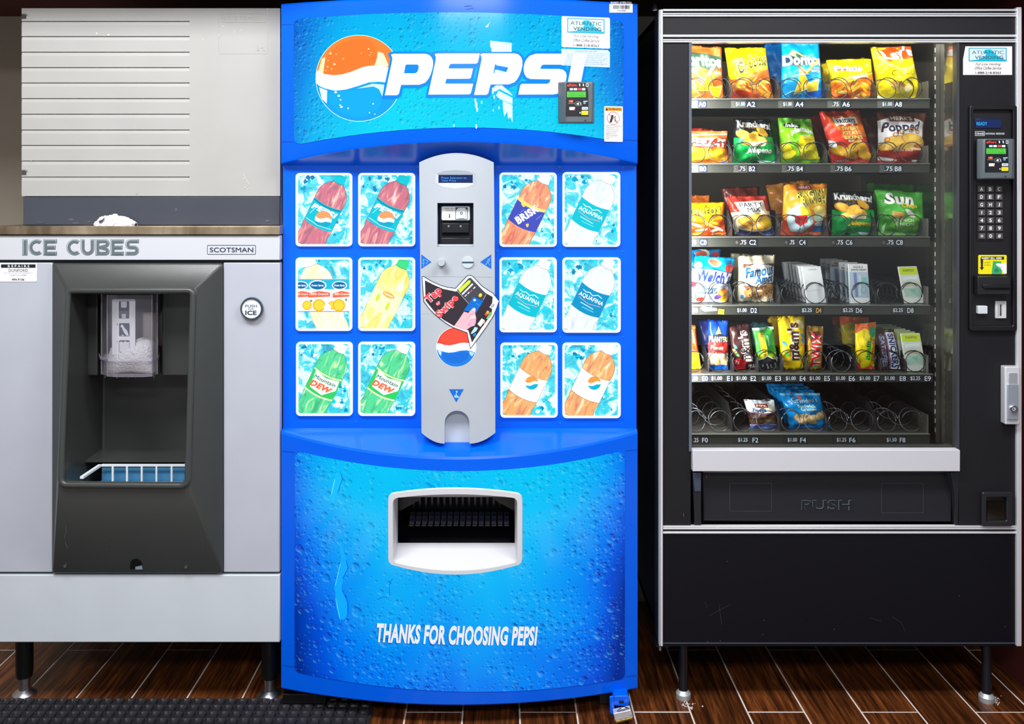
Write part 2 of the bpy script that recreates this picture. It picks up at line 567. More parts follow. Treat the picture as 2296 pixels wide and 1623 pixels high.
# dispensing surround
def q4(pts): return [W(*p) for p in pts]
O = q4([(118, 590, 2.392), (500, 590, 2.392), (500, 1285, 2.392), (118, 1285, 2.392)])
O2 = q4([(118, 590, 2.384), (500, 590, 2.384), (500, 1285, 2.384), (118, 1285, 2.384)])
R = q4([(148, 646, 2.350), (438, 646, 2.350), (426, 1098, 2.306), (131, 1096, 2.306)])
I = q4([(158, 657, 2.350), (429, 657, 2.350), (416, 1080, 2.308), (142, 1078, 2.308)])
xl, xr = I[3][0] - .012, I[2][0] + .004
B0 = [(I[0][0] - .006, 2.56, I[0][2]), (I[1][0] + .006, 2.56, I[1][2]), (xr, 2.56, .545), (xl, 2.56, .545)]
V = O + O2 + R + I + B0
Fc = []
for b_ in (0, 4, 8, 12):
    for k in range(4):
        j = (k + 1) % 4
        Fc.append((b_ + k, b_ + j, b_ + 4 + j, b_ + 4 + k))
Fc.append((16, 17, 18, 19))
sur = M().add((V, Fc), olive).build('niche_surround', bin_, bevel=0.011, seg=4)
# moulded housing at the top of the niche
hz0, hz1 = Z(843, 2.45), Z(654, 2.45) + .004
def hous(pts):   # plan polygon (px at depth) extruded in z
    n = len(pts)
    V = [(X(p, d), d, hz0) for p, d in pts] + [(X(p, d), d, hz1) for p, d in pts]
    return V, [tuple(range(n)), tuple(range(2 * n - 1, n - 1, -1))] + [(i, (i + 1) % n, n + (i + 1) % n, n + i) for i in range(n)]
M().add(hous([(166, 2.555), (167, 2.49), (186, 2.46), (219, 2.45), (226, 2.52), (228, 2.555)]), olive).build('housing', sur, bevel=0.004, seg=3)
M().add(hous([(363, 2.555), (358, 2.50), (364, 2.452), (441, 2.452), (441, 2.555)]), olive).build('housing', sur, bevel=0.004, seg=3)
M().add(pbox(220, 655, 372, 700, 2.50, 2.555), mat((40, 38, 42), .5)).build('housing', sur)
M().add(pbox(318, 688, 352, 778, 2.505, 2.555), mat((206, 196, 188), .4)).build('nozzle', sur, bevel=0.006, seg=3)
# drain notch and screws on the sloping apron
def apron(x, y, off):
    d = 2.306 + (y - 1098) / 187.0 * .078
    return (X(x, d), d - .001 - off, Z(y, d))
Print().poly([(292, 1276), (293, 1260), (299, 1253), (308, 1252), (317, 1258), (320, 1268), (320, 1274)], (4, 5, 8)).poly([(304, 1270), (319, 1267), (320, 1276), (304, 1276)], (150, 165, 180)).build('drain_notch', apron, sur)
for sx_, sy_ in ((147, 1268), (418, 1270)):
    M().add(lathe([(.004, 2.3715), (.004, 2.382)], (X(sx_, 2.376), 0, Z(sy_, 2.376)), 12, 'Y'), mat((110, 112, 112), .4, .8)).build('screw', sur)
# rounded rim around the opening
mids = [tuple((R[k][c] + I[k][c]) / 2 for c in range(3)) for k in range(4)]
rim = []
for k in range(4):
    p0, p1, p2 = Vector(mids[k - 1]), Vector(mids[k]), Vector(mids[(k + 1) % 4])
    ra = .02 if k > 1 else .014
    a_, b2 = p1 + (p0 - p1).normalized() * ra, p1 + (p2 - p1).normalized() * ra
    for t in range(7):
        t_ = t / 6
        rim.append(a_ * (1 - t_) ** 2 + p1 * 2 * t_ * (1 - t_) + b2 * t_ ** 2)
M().add(tube(rim, .0085, 12, True, (0, 1, 0)), olive).build('niche_rim', sur, smooth='all')
p = Print(rough=.6)
p.line([(148, 1178), (149, 1192), (145, 1206)], .9, (110, 116, 118)).line([(147, 1214), (152, 1229)], .9, (116, 122, 124))
for (x, y) in ((127, 1190), (131, 1182), (240, 1232), (455, 1228), (460, 1248)): p.ell(x, y, 1.2, .6, (98, 102, 102), n=8)
p.build('scratch', apron, sur)['kind'] = 'stuff'
# ice chute
chute_m = clear_mat('clear_chute_plastic', (0.985, 0.98, 0.99), 0.7, 0.06, 1.45, .05)
cz0, cz1 = Z(842, 2.40), Z(660, 2.40)
plan = [(226, 2.47), (229, 2.42), (241, 2.392), (262, 2.384), (318, 2.384), (341, 2.392), (352, 2.42), (356, 2.47)]
def wall(pl, z0, z1, t):
    n = len(pl)
    V = []
    for z in (z0, z1):
        V += [(X(p, d), d, z) for p, d in pl]
        V += [(X(p, d) * 1.0 + (0.0), d + t, z) for p, d in pl]
    Fc = []
    for i in range(n - 1):
        Fc += [(i, i + 1, 2 * n + i + 1, 2 * n + i), (n + i, 3 * n + i, 3 * n + i + 1, n + i + 1), (i, n + i, n + i + 1, i + 1), (2 * n + i, 2 * n + i + 1, 3 * n + i + 1, 3 * n + i)]
    return V, Fc
ch = M().add(wall(plan, cz0, cz1, .003), chute_m).build('ice_chute', bin_)
lip = [(p + (-5 if p < 240 else 2 if p > 345 else 0), d - .006) for p, d in plan]
M().add(wall(lip, Z(809, 2.39), Z(803, 2.39), .004), clear_mat('chute_flange', (0.93, 0.92, 0.96), 1.0, 0.05, 1.45, .14)).build('flange', ch)
M().add(wall([(p, d - .001) for p, d in plan], cz0 - .0005, cz0 + .007, .004), clear_mat('chute_edge', (0.92, 0.9, 0.95), 1.0, 0.05, 1.45, .12)).build('lower_edge', ch)
for (p, d) in ((228, 2.42), (241, 2.392), (341, 2.392), (353, 2.42)):
    M().add(tube([(X(p, d), d - .001, cz0), (X(p, d), d - .001, cz1)], .0016, 6), clear_mat('chute_rib', (0.90, 0.88, 0.94), 1.0, 0.05, 1.45, .16)).build('rib', ch)
drop_m = clear_mat('water_drop', (0.93, 0.95, 1.0), 1.0, 0.02)
for i, (px_, s_) in enumerate(((232, 4), (241, 3), (252, 3.4), (261, 4.4), (274, 3), (288, 5), (303, 5.2), (318, 3), (342, 4))):
    r_ = s_ * .5 * 2.385 / F
    M().add(lathe([(r_ * .15, -r_ * 2.2), (r_ * .7, -r_ * 1.5), (r_, -r_ * .4), (r_ * .7, r_ * .5)], (X(px_, 2.386), 2.386 + abs(px_ - 290) * .0002, cz0), 10), drop_m).build('water_drop', ch, smooth='all')
# crushed ice
ice_m = bpy.data.materials.new('crushed_ice'); ice_m.use_nodes = True
nt = ice_m.node_tree; b = nt.nodes['Principled BSDF']
b.inputs['Base Color'].default_value = (.97, .97, .99, 1); b.inputs['Roughness'].default_value = .25
nzi = nt.nodes.new('ShaderNodeTexNoise'); nzi.inputs['Scale'].default_value = 170; nzi.inputs['Detail'].default_value = 5
tci = nt.nodes.new('ShaderNodeTexCoord'); bpi = nt.nodes.new('ShaderNodeBump'); bpi.inputs['Strength'].default_value = .9; bpi.inputs['Distance'].default_value = .006
nt.links.new(tci.outputs['Object'], nzi.inputs['Vector']); nt.links.new(nzi.outputs['Fac'], bpi.inputs['Height']); nt.links.new(bpi.outputs[0], b.inputs['Normal'])
b.inputs['Subsurface Weight'].default_value = .25; b.inputs['Subsurface Radius'].default_value = (.01, .01, .012)
def ice_lump():
    V, Fc = [], []
    nx, nz_ = 30, 22
    rnd = random.Random(3)
    hh = [[rnd.uniform(-1, 1) for _ in range(nz_ + 1)] for _ in range(nx + 1)]
    top = lambda u: 776 + 5 * math.sin(u * 5.2 + .6) - 12 * (1 - abs(u - .68) * 2) * (u > .2) + (16 if u < .12 else 0)
    for i in range(nx + 1):
        u = i / nx
        px_ = 232 + 114 * u
        for j in range(nz_ + 1):
            v = j / nz_
            py_ = top(u) + (835 + 2 * math.sin(u * 9) - top(u)) * v + hh[i][j] * .8
            bul = (1 - abs(2 * u - 1) ** 3) * .03 * (math.sin(math.pi * min(1, .12 + v * .85))) ** .6
            d = 2.428 - bul + hh[i][j] * .0016 + (0 if v > .05 else .012)
            V.append(W(px_, py_, d))
    for i in range(nx):
        for j in range(nz_):
            a = i * (nz_ + 1) + j
            Fc.append((a, a + 1, a + nz_ + 2, a + nz_ + 1))
    n = len(V)
    V += [(v[0], 2.450, v[2]) for v in V[:n]]
    edge = [i * (nz_ + 1) for i in range(nx + 1)] + [nx * (nz_ + 1) + j for j in range(1, nz_ + 1)] + [i * (nz_ + 1) + nz_ for i in range(nx - 1, -1, -1)] + [j for j in range(nz_ - 1, 0, -1)]
    for k in range(len(edge)):
        a, b2 = edge[k], edge[(k + 1) % len(edge)]
        Fc.append((a, b2, n + b2, n + a))
    return V, Fc
ic = M().add(ice_lump(), ice_m).build('crushed_ice', origin=W(291, 832, 2.45), smooth='all')
tag(ic, 'white crushed ice heaped inside the clear chute of the ice dispenser', 'ice', kind='stuff')
# instruction card on the chute
def card_map(x, y, off): return (X(x, 2.402), 2.4035 - off, Z(y, 2.402))
p = Print(rough=.4)
p.rr(250.5, 669.5, 304, 796, 3.5, (60, 110, 160)).rr(251, 671, 303, 796, 3, (252, 253, 255))
p.rr(266, 675, 289.5, 714, 2, (66, 82, 104))
p.poly([(271, 676), (284, 676), (284, 688), (280, 691), (277.5, 688.5), (275, 691), (271, 688)], (236, 240, 246)).line([(273, 682), (282, 682)], .5, (140, 150, 170))
p.poly([(267, 697), (288, 697), (288, 706), (284, 708), (283, 704), (273, 704), (271, 708), (267, 706)], (104, 112, 130)).rr(273, 704, 282, 713, 1, (236, 240, 246)).line([(275, 709.5), (280, 709.5)], .7, (90, 100, 120))
p.text('A', 259.5, 675, 262, 679, (110, 120, 140)).text('B', 262, 725, 264.5, 729, (110, 120, 140)).text('C', 262, 764, 264.5, 768, (110, 120, 140))
p.rr(267, 724.5, 290.5, 753.5, 2, (66, 82, 104))
p.ell(273.5, 731, 3.2, 3.2, (244, 246, 250)).poly([(273, 733), (277, 731.5), (281, 737), (285, 741), (289, 752), (284, 752.5), (279, 747), (276, 741)], (244, 246, 250)).poly([(271, 752.5), (275, 750), (279, 752.5)], (244, 246, 250))
p.rr(267, 763, 290.5, 790, 2, (66, 82, 104)).poly([(268, 767), (272, 765), (276, 767.5), (281, 764.5), (286, 767), (290, 766), (290, 789), (285, 787), (278, 790), (272, 788), (268, 790)], (240, 243, 248))
p.build('instruction_card', card_map, ch)

# drip basket in the niche floor
M().add(box(xl + .03, xr - .006, 2.35, 2.545, .575, .580), mat((110, 190, 236), .35, name='pale_blue_tray')).add(box(xl + .03, xr - .006, 2.49, 2.50, .58, Z(1047, 2.49)), mat((110, 190, 236), .35)).build('drip_tray', sur)
M().add(box(xl, xr, 2.44, 2.56, Z(1033, 2.44) - .004, Z(1033, 2.44)), olive).build('niche_ledge', sur)
wire_m = mat((224, 230, 236), .35, name='white_coated_wire')
gd = 2.43
gz = Z(1041, gd)
bk = M()
bk.add(box(X(222, gd), X(418, gd), gd - .004, gd, gz - .0045, gz + .0015), wire_m)
for pxv in (254, 286, 319, 352, 386):
    bk.add(box(X(pxv - 2, gd), X(pxv + 2, gd), gd - .0045, gd - .0005, gz - .06, gz - .003), wire_m)
bk.add(box(X(222, gd), X(222, gd) + .009, 2.32, gd, gz - .0045, gz + .0015), wire_m)
bk.build('drip_grille', sur)

# push button
bt = M().add(lathe([(25.5 / 844, 2.386), (24.5 / 844, 2.380), (21.5 / 844, 2.380), (21.2 / 844, 2.3835), (21 / 844, 2.3925)], (X(564, 2.383), 0, Z(692, 2.383)), 40, 'Y'), mat((46, 62, 74), .4)).build('push_button', bin_, smooth=True)
p = Print(rough=.4)
p.ell(564, 692, 21.3, 21.3, (228, 232, 236), n=40)
p.text('PUSH', 550, 683, 576, 689.5, (48, 66, 84), .02).text('FOR', 556.5, 691, 569.5, 694.5, (48, 66, 84), .02).text('ICE', 550, 696, 575.5, 706.5, (48, 66, 84), .045)
p.build('button_face', plane(2.3833), bt)

# sign lettering
LX = [('I', 51, 61), ('C', 65, 93), ('E', 98, 127), ('C', 150, 178), ('U', 182, 211), ('B', 215, 245), ('E', 249, 277), ('S', 282, 311)]
def stroke(p, kind, x0, x1, y0, y1, w, col, g=0):
    # heavy rounded block capitals
    h = (y1 - y0)
    xm, ym = (x0 + x1) / 2, (y0 + y1) / 2
    r = h / 2
    def arc(cx, cy, rx, ry, a0, a1, n=14): return [(cx + rx * math.cos(math.radians(a0 + (a1 - a0) * k / n)), cy + ry * math.sin(math.radians(a0 + (a1 - a0) * k / n))) for k in range(n + 1)]
    if kind == 'I': p.rect(x0, y0, x1, y1, col)
    if kind == 'C':
        R_ = (x1 - x0) * .62
        o = arc(x0 + R_, ym, R_, r, 52, 308); i = arc(x0 + R_, ym, R_ - w, r - w, 308, 52)
        p.poly(o + i, col)
    if kind == 'E':
        p.rect(x0, y0, x0 + w, y1, col)
        for yy in (y0, ym - w * .5, y1 - w): p.rect(x0 + w, yy, x1 - (3 if yy == ym - w * .5 else 0), yy + w, col)
    if kind == 'U':
        rr_ = (x1 - x0) / 2
        o = [(x1, y0)] + arc(xm, y1 - rr_, rr_, rr_, 0, 180) + [(x0, y0), (x0 + w, y0)] + arc(xm, y1 - rr_, rr_ - w, rr_ - w, 180, 0) + [(x1 - w, y0)]
        p.poly(o, col)
    if kind == 'B':
        o = [(x0, y0)] + arc(x1 - h * .25, y0 + h * .25, h * .25, h * .25, -90, 90, 8) + arc(x1 - h * .25, y1 - h * .25, h * .25, h * .25, -90, 90, 8) + [(x0, y1)]
        k = h * .25 - w
        hA = [(x0 + w, y0 + w)] + arc(x1 - h * .25, y0 + h * .25, max(k, 1.2), max(k, 1.2), -90, 90, 6) + [(x0 + w, ym - w * .4)]
        hB = [(x0 + w, ym + w * .4)] + arc(x1 - h * .25, y1 - h * .25, max(k, 1.2), max(k, 1.2), -90, 90, 6) + [(x0 + w, y1 - w)]
        p.poly(o, col, [hA, hB])
    if kind == 'S':
        q = h * .25 + w * .25
        o = [(x1, y0), (x1, y0 + w)] + arc(x0 + q, y0 + q, q - w, q - w, 270, 90, 8) + [] 
        top = [(x1, y0)] + [(x1, y0 + w), (x0 + q, y0 + w)] + arc(x0 + q, y0 + q, q - w, q - w, 270, 90, 8)[1:] + arc(x1 - q, y1 - q, q, q, -90, 90, 10) + [(x0, y1), (x0, y1 - w)] + arc(x1 - q, y1 - q, q - w, q - w, 90, -90, 8) + arc(x0 + q, y0 + q, q, q, 90, 270, 10)
        p.poly(top, col)
for kd, a, b_ in LX:
    p = Print(rough=.4)
    stroke(p, kd, a - .8, b_ + .8, 536.4, 572.4, 8.6 if kd != 'I' else 8, (58, 72, 82))
    stroke(p, kd, a + .2, b_ - .4, 537.2, 571.2, 7.2 if kd != 'I' else 8, (200, 208, 212))
    stroke(p, kd, a + 1.6, b_ - 1, 538.2, 570.8, 6.2 if kd != 'I' else 8, (96, 108, 112))
    p.build('sign_letter', plane(2.391), sgn, eps=.00015)
p = Print(rough=.4)
p.frame(464.5, 549.3, 573.8, 570.6, 2.5, 1.1, (34, 52, 74))
p.text('SCOTSMAN', 470.5, 554.8, 568, 565.4, (34, 52, 74), .012)
p.build('name_plate', plane(2.391), sgn)
# repair sticker
p = Print(rough=.6)
p.rr(0, 589.8, 83, 631.5, 1.5, (240, 240, 242)).rect(2.5, 592.5, 80, 600.5, (14, 26, 30))
p.text('R E P A I R S', 18, 594, 66, 599, (236, 240, 240), .02)
p.text('DUNFORD', 20, 603, 63, 609.5, (48, 52, 60), .01)
p.text('HEATING AIR CONDITIONING REFRIGERATION', 9, 611, 74, 612.8, (130, 130, 138))
p.text('7 DAYS A WEEK', 21, 615, 61, 619, (140, 140, 150), 0, .3).text('Call', 38, 620.8, 44, 622, (120, 120, 130)).text('494-9106', 27, 624, 55, 629, (40, 42, 52), .02)
p.build('repair_sticker', plane(2.3925), bin_)

def bin_leg(px, yfoot, d):
    x = X(px, d)
    zt = Z(1441, 2.4)
    lg = M().add(lathe([(.020, .05), (.0225, .07), (.0225, zt + .02)], (x, d, 0), 20), black_m).build('leg', bin_, smooth=True)
    M().add(lathe([(.030, .0), (.031, .005), (.026, .010), (.015, .016), (.0135, .03), (.016, .05), (.020, .054)], (x, d, 0), 24), steel).build('foot', lg, smooth=True)
for px, d in ((55, 2.472), (605, 2.466)): bin_leg(px, 0, d)
for px, d in ((95, 3.0), (660, 3.0)): bin_leg(px + (0 if px > 300 else 120), 0, d)

# ---- ice maker head
DH = 2.44
hz_ = Z(507, 2.384)
head = root('ice_maker', (X(338, DH), 2.75, hz_), 'beige grey ice maker with horizontal grooves and dark base band, on top of the dispenser', 'ice maker')
beige = mat((174, 173, 169), 0.5, bump=(1300, 0.05), name='beige_grey_panel')
cab = M().add(box(X(50, DH), X(628, DH), DH + .012, 3.12, hz_, Z(18, DH)), beige).build('cabinet', head, bevel=.002)
band = M().add(box(X(51, DH), X(627, DH), DH + .002, DH + .012, hz_ + .001, Z(441, DH)), mat((66, 70, 80), .4, bump=(60, .1), name='slate_band')).build('base_band', head, bevel=.0015)
# grooved front panel: a profile with notches, extruded across
grooves = [48, 82, 117, 151.5, 186, 221, 256, 291.5, 326, 361, 397]
prof = [(DH, Z(18.5, DH))]
for gy in grooves:
    z = Z(gy, DH)
    prof += [(DH, z + .0012), (DH + .006, z + .0009), (DH + .006, z - .0006), (DH + .0014, z - .0012), (DH, z - .010)]
prof += [(DH, Z(439.5, DH))]
x0, x1, x2 = X(48.5, DH), X(425, DH), X(628, DH)
n = len(prof)
V = [(x0, d, z) for d, z in prof] + [(x1, d, z) for d, z in prof]
Fc = [(i, i + 1, n + i + 1, n + i) for i in range(n - 1)]
# groove ends
V2 = []
for xx in (x0, x1):
    base = len(V)
    ids = range(n) if xx == x0 else range(n, 2 * n)
    bl = [(xx, DH + .012, prof[0][1]), (xx, DH + .012, prof[-1][1])]
    V += bl
    Fc.append(tuple(list(ids) + [base + 1, base]))
V3, F3 = box(x1, x2, DH, DH + .012, Z(439.5, DH), Z(18.5, DH))
fp = M().add((V, Fc), beige).add((V3, F3), beige).build('grooved_panel', head)
p = Print(rough=.5)
emb = (178, 176, 170)
p.frame(496, 31, 596, 50.5, 2, .7, emb).text('SCOTSMAN', 500, 36.5, 589, 45, emb, -.0)
p.frame(490, 18.6, 600, 120.5, 4, .5, (192, 191, 186))
p.line([(577, 98), (577, 114), (580, 114)], .6, emb).line([(580, 107), (580, 114)], .6, emb).line([(584, 108), (589, 106), (590, 114), (595, 113)], .6, emb)
p.build('embossed_mark', plane(DH), fp)['kind'] = 'stuff'
p = Print(rough=.5)
for (x, y) in ((217, 74.5), (243.5, 78)): p.ell(x, y, 2.2, 1.5, (240, 240, 238), n=8)
for (x, y) in ((455, 88), (490, 78), (500, 59), (526, 72), (541, 68), (600, 16.5 + 3), (550, 420), (556, 424), (547, 400)): p.ell(x, y, 1.6, .7, (236, 236, 232), n=8)
p.line([(69, 362), (74, 358.5)], 1, (150, 150, 148)).line([(545, 388), (552, 402), (560, 414)], .5, (232, 232, 230)).line([(305, 435), (309, 433)], .8, (150, 150, 148))
p.build('paint_chip', plane(DH), fp)['kind'] = 'stuff'
for gy in (36.5, 386.5):
    p = Print(rough=.8)
    pts = [(48.6, gy - 6), (57, gy - 6)] + [(57 + 6 * math.cos(math.radians(a)), gy + 6 * math.sin(math.radians(a))) for a in range(-80, 81, 20)] + [(57, gy + 6), (48.6, gy + 6)]
    p.poly(pts, (120, 118, 112)).poly([(48.8, gy - 4.5), (56, gy - 4.5), (60, gy - 1), (60, gy + 4), (56, gy + 5.5), (48.8, gy + 5.5)], (64, 62, 58)).ell(61, gy + 2, 1.5, 2.2, (200, 200, 196), n=10)
    p.build('screw_slot', plane(DH), fp)
p = Print(rough=.7)
for (x, y, w_, h_) in ((310, 445, 14, .6), (160, 492, 7, 3), (170, 500, 8, 2), (395, 470, 3, 5), (110, 444, 30, .5), (500, 443, 40, .4), (600, 495, 6, 3), (90, 498, 12, 1.5), (200, 497, 5, 2)):
    p.ell(x, y, w_, h_, (78, 82, 93), n=10)
p.build('scuff', plane(DH + .002), band)['kind'] = 'stuff'

# crumpled napkin lying in front of it
def napkin():
    rnd = random.Random(11)
    V, Fc = [], []
    nu, nv = 26, 14
    for i in range(nu + 1):
        u = i / nu
        for j in range(nv + 1):
            v = j / nv
            a = math.pi * v
            hgt = [8, 20, 23, 24.5, 26.5, 22, 21, 15, 8][int(u * 8)] * (1 - (u * 8 % 1)) + [8, 20, 23, 24.5, 26.5, 22, 21, 15, 8][min(8, int(u * 8) + 1)] * (u * 8 % 1)
            px_ = 210 + 92 * u + rnd.uniform(-1.4, 1.4)
            hh = max(.3, math.sin(a)) if 0 < j < nv else 0
            z = hz_ + hgt / 848 * math.sin(a) * (.86 + rnd.uniform(0, .2))
            d = 2.409 - .019 * math.cos(a) * (1 if 0 < i < nu else .4) + rnd.uniform(-.0022, .0022)
            V.append((X(px_, 2.40), d, max(z, hz_ + .0003)))
    for i in range(nu):
        for j in range(nv):
            a = i * (nv + 1) + j
            Fc.append((a, a + nv + 1, a + nv + 2, a + 1))
    return V, Fc
nk = M().add(napkin(), mat((216, 215, 220), .85, name='white_tissue')).build('paper_napkin', origin=(X(256, 2.4), 2.405, hz_))
tag(nk, 'crumpled white paper napkin on the brown metal ledge of the ice machine', 'napkin')
Print(rough=.9).poly([(220, 495), (229, 492), (232, 488), (234, 491), (229, 497), (224, 500), (221, 499)], (74, 74, 82)).poly([(221, 492), (231, 486), (233, 488), (226, 492)], (214, 214, 220)).build('fold_shade', lambda x, y, o_: (X(x, 2.385), 2.3885 - o_, Z(y, 2.385)), nk)  # grey patch on the white tissue paints the shade inside a fold

# ------------------------------------------------------------------ rubber mat
rub = mat((40, 39, 44), .36, bump=(300, .3), name='black_rubber')
xm1, dm1 = X(842, 2.436), 2.440
mt = M()
mt.add(box(-1.62, xm1, 1.93, dm1, 0.0005, 0.006), rub)
pit = .0302
cell_V = []
def cell(cx, cy):
    V, Fc = [], []
    n = 12
    for (rr_, z, sq) in ((.0146, .006, .55), (.0136, .0118, .5), (.0112, .0118, .3), (.0092, .0072, .1)):
        for k in range(n):
            a = 2 * math.pi * (k + .5) / n
            c, s_ = math.cos(a), math.sin(a)
            m_ = max(abs(c), abs(s_))
            f = (1 - sq) + sq / m_ * .92
            V.append((cx + rr_ * c * f, cy + rr_ * s_ * f, z))
    for i in range(3):
        for k in range(n):
            j = (k + 1) % n
            Fc.append((i * n + k, i * n + j, (i + 1) * n + j, (i + 1) * n + k))
    Fc.append(tuple(3 * n + k for k in range(n)))
    return V, Fc
ix = 0
while xm1 - .022 - pit * ix > -1.6:
    iy = 0
    while dm1 - .02 - pit * iy > 1.95:
        mt.add(cell(xm1 - .022 - pit * ix, dm1 - .02 - pit * iy), rub)
        iy += 1
    ix += 1
o = mt.build('rubber_mat', origin=(-.98, 2.2, 0), smooth=True, angle=40)
tag(o, 'black rubber floor mat with rows of moulded rings, in front of the ice dispenser', 'mat')

# ------------------------------------------------------------------ blue soda vending machine
DP, BUL = 2.40, 0.08
xc, half = X(1030, DP), 399.5 * DP / F
soda = root('soda_vending_machine', (xc, 2.75, 0), 'tall blue soft drink vending machine with curved lit front and twelve picture buttons', 'vending machine')
blue = bpy.data.materials.new('glossy_blue_plastic'); blue.use_nodes = True
b = blue.node_tree.nodes['Principled BSDF']
b.inputs['Base Color'].default_value = (0.0, 0.112, 0.80, 1); b.inputs['Roughness'].default_value = 0.2
b.inputs['Specular IOR Level'].default_value = 0.32

def dfront(x):
    u = max(-1, min(1, (x - xc) / half))
    return DP - BUL * (1 - u * u)
def psurf(px, py, off=0.0):
    d = 2.34
    for _ in range(14): d = dfront(X(px, d))
    return (X(px, d), d - off, Z(py, d))
def proj(x, d, z): return (CX + x * F / d, CY - (z - H) * F / d)
zh = lambda u: 1.4997 - .052 * u * u
zs = lambda u: .6924 + .046 * u * u
zr1, zr0 = Z(371, 2.42), Z(960, 2.42)
zt, zb = 1.874, .053

NC = 56
rows_top, V, Fc = [], [], []
cols = [-1 + 2 * k / NC for k in range(NC + 1)]
def prof_u(u):
    x = xc + u * half
    df = dfront(x)
    h, s = zh(u), zs(u)
    A = [(2.48, zt), (df + .005, zt), (df, zt - .005), (df, h + .007), (df + .002, h + .002), (df + .007, h), (2.42, zr1), (2.42, zr0), (df + .010, s + .003), (df + .003, s), (df, s - .006)]
    Bm = [(df, zb + .005), (df + .005, zb), (2.48, zb)]
    return x, A, Bm
P0 = [prof_u(u) for u in cols]
na, nb = len(P0[0][1]), len(P0[0][2])
for x, A, Bm in P0:
    V += [(x, d, z) for d, z in A + Bm]
nr = na + nb
for k in range(NC):
    for i in range(nr - 1):
        if i == na - 1: continue            # the lower front is a patch of its own (it has the delivery opening)
        Fc.append((k * nr + i, k * nr + i + 1, (k + 1) * nr + i + 1, (k + 1) * nr + i))
Fc.append(tuple(range(nr))); Fc.append(tuple(NC * nr + i for i in range(nr)))
dr = M().add((V, Fc), blue)
edge_t = [proj(x, A[-1][0], A[-1][1]) for x, A, Bm in P0]
edge_b = [proj(x, Bm[0][0], Bm[0][1]) for x, A, Bm in P0]
def bowed(x0, x1, yt, yb, bt_, bb_, r=14, n=10):
    """rounded opening with bowed top and bottom edges; fixed point count"""
    P = []
    xm, hw = (x0 + x1) / 2, (x1 - x0) / 2
    top = lambda x: yt - bt_ * (1 - ((x - xm) / hw) ** 2)
    bot = lambda x: yb + bb_ * (1 - ((x - xm) / hw) ** 2)
    for k in range(n + 1):
        x = x0 + r + (x1 - x0 - 2 * r) * k / n; P.append((x, top(x)))
    for a in (30, 60): P.append((x1 - r + r * math.sin(math.radians(a)), top(x1 - r) + r - r * math.cos(math.radians(a))))
    P.append((x1, top(x1 - r) + r)); P.append((x1, bot(x1 - r) - r))
    for a in (60, 30): P.append((x1 - r + r * math.sin(math.radians(a)), bot(x1 - r) - r + r * math.cos(math.radians(a))))
    for k in range(n + 1):
        x = x1 - r - (x1 - x0 - 2 * r) * k / n; P.append((x, bot(x)))
    for a in (30, 60): P.append((x0 + r - r * math.sin(math.radians(a)), bot(x0 + r) - r + r * math.cos(math.radians(a))))
    P.append((x0, bot(x0 + r) - r)); P.append((x0, top(x0 + r) + r))
    for a in (60, 30): P.append((x0 + r - r * math.sin(math.radians(a)), top(x0 + r) + r - r * math.cos(math.radians(a))))
    return P
port_hole = bowed(877, 1165, 1110, 1262, 10, 21, 12)
def patch(outer, holes, mapf, step):
    pr_ = Print().poly(outer, (0, 0, 0), holes)
    polys = slice_axis(pr_.items[0][0], 0, step)
    V, Fc, idx = [], [], {}
    for P in polys:
        f = []
        for q in P:
            key = (round(q[0], 3), round(q[1], 3))
            if key not in idx: idx[key] = len(V); V.append(mapf(q[0], q[1], 0))
            if idx[key] not in f: f.append(idx[key])
        if len(f) > 2: Fc.append(f)
    return V, Fc
dr.add(patch(edge_t + edge_b[::-1], [port_hole], psurf, 14), blue)
door = dr.build('door', soda, smooth=True, angle=28)
# painted cabinet behind the door
wx0, wx1, wz1 = xc - half + .006, xc + half - .006, zt - .004
M().add(box(wx0, wx0 + .02, 2.482, 3.14, .07, wz1), blue).add(box(wx1 - .02, wx1, 2.482, 3.14, .07, wz1), blue).add(box(wx0, wx1, 2.482, 3.14, wz1 - .02, wz1), blue).add(box(wx0, wx1, 3.12, 3.14, .07, wz1), blue).add(box(wx0, wx1, 2.482, 3.14, .07, .09), blue).build('cabinet', soda)

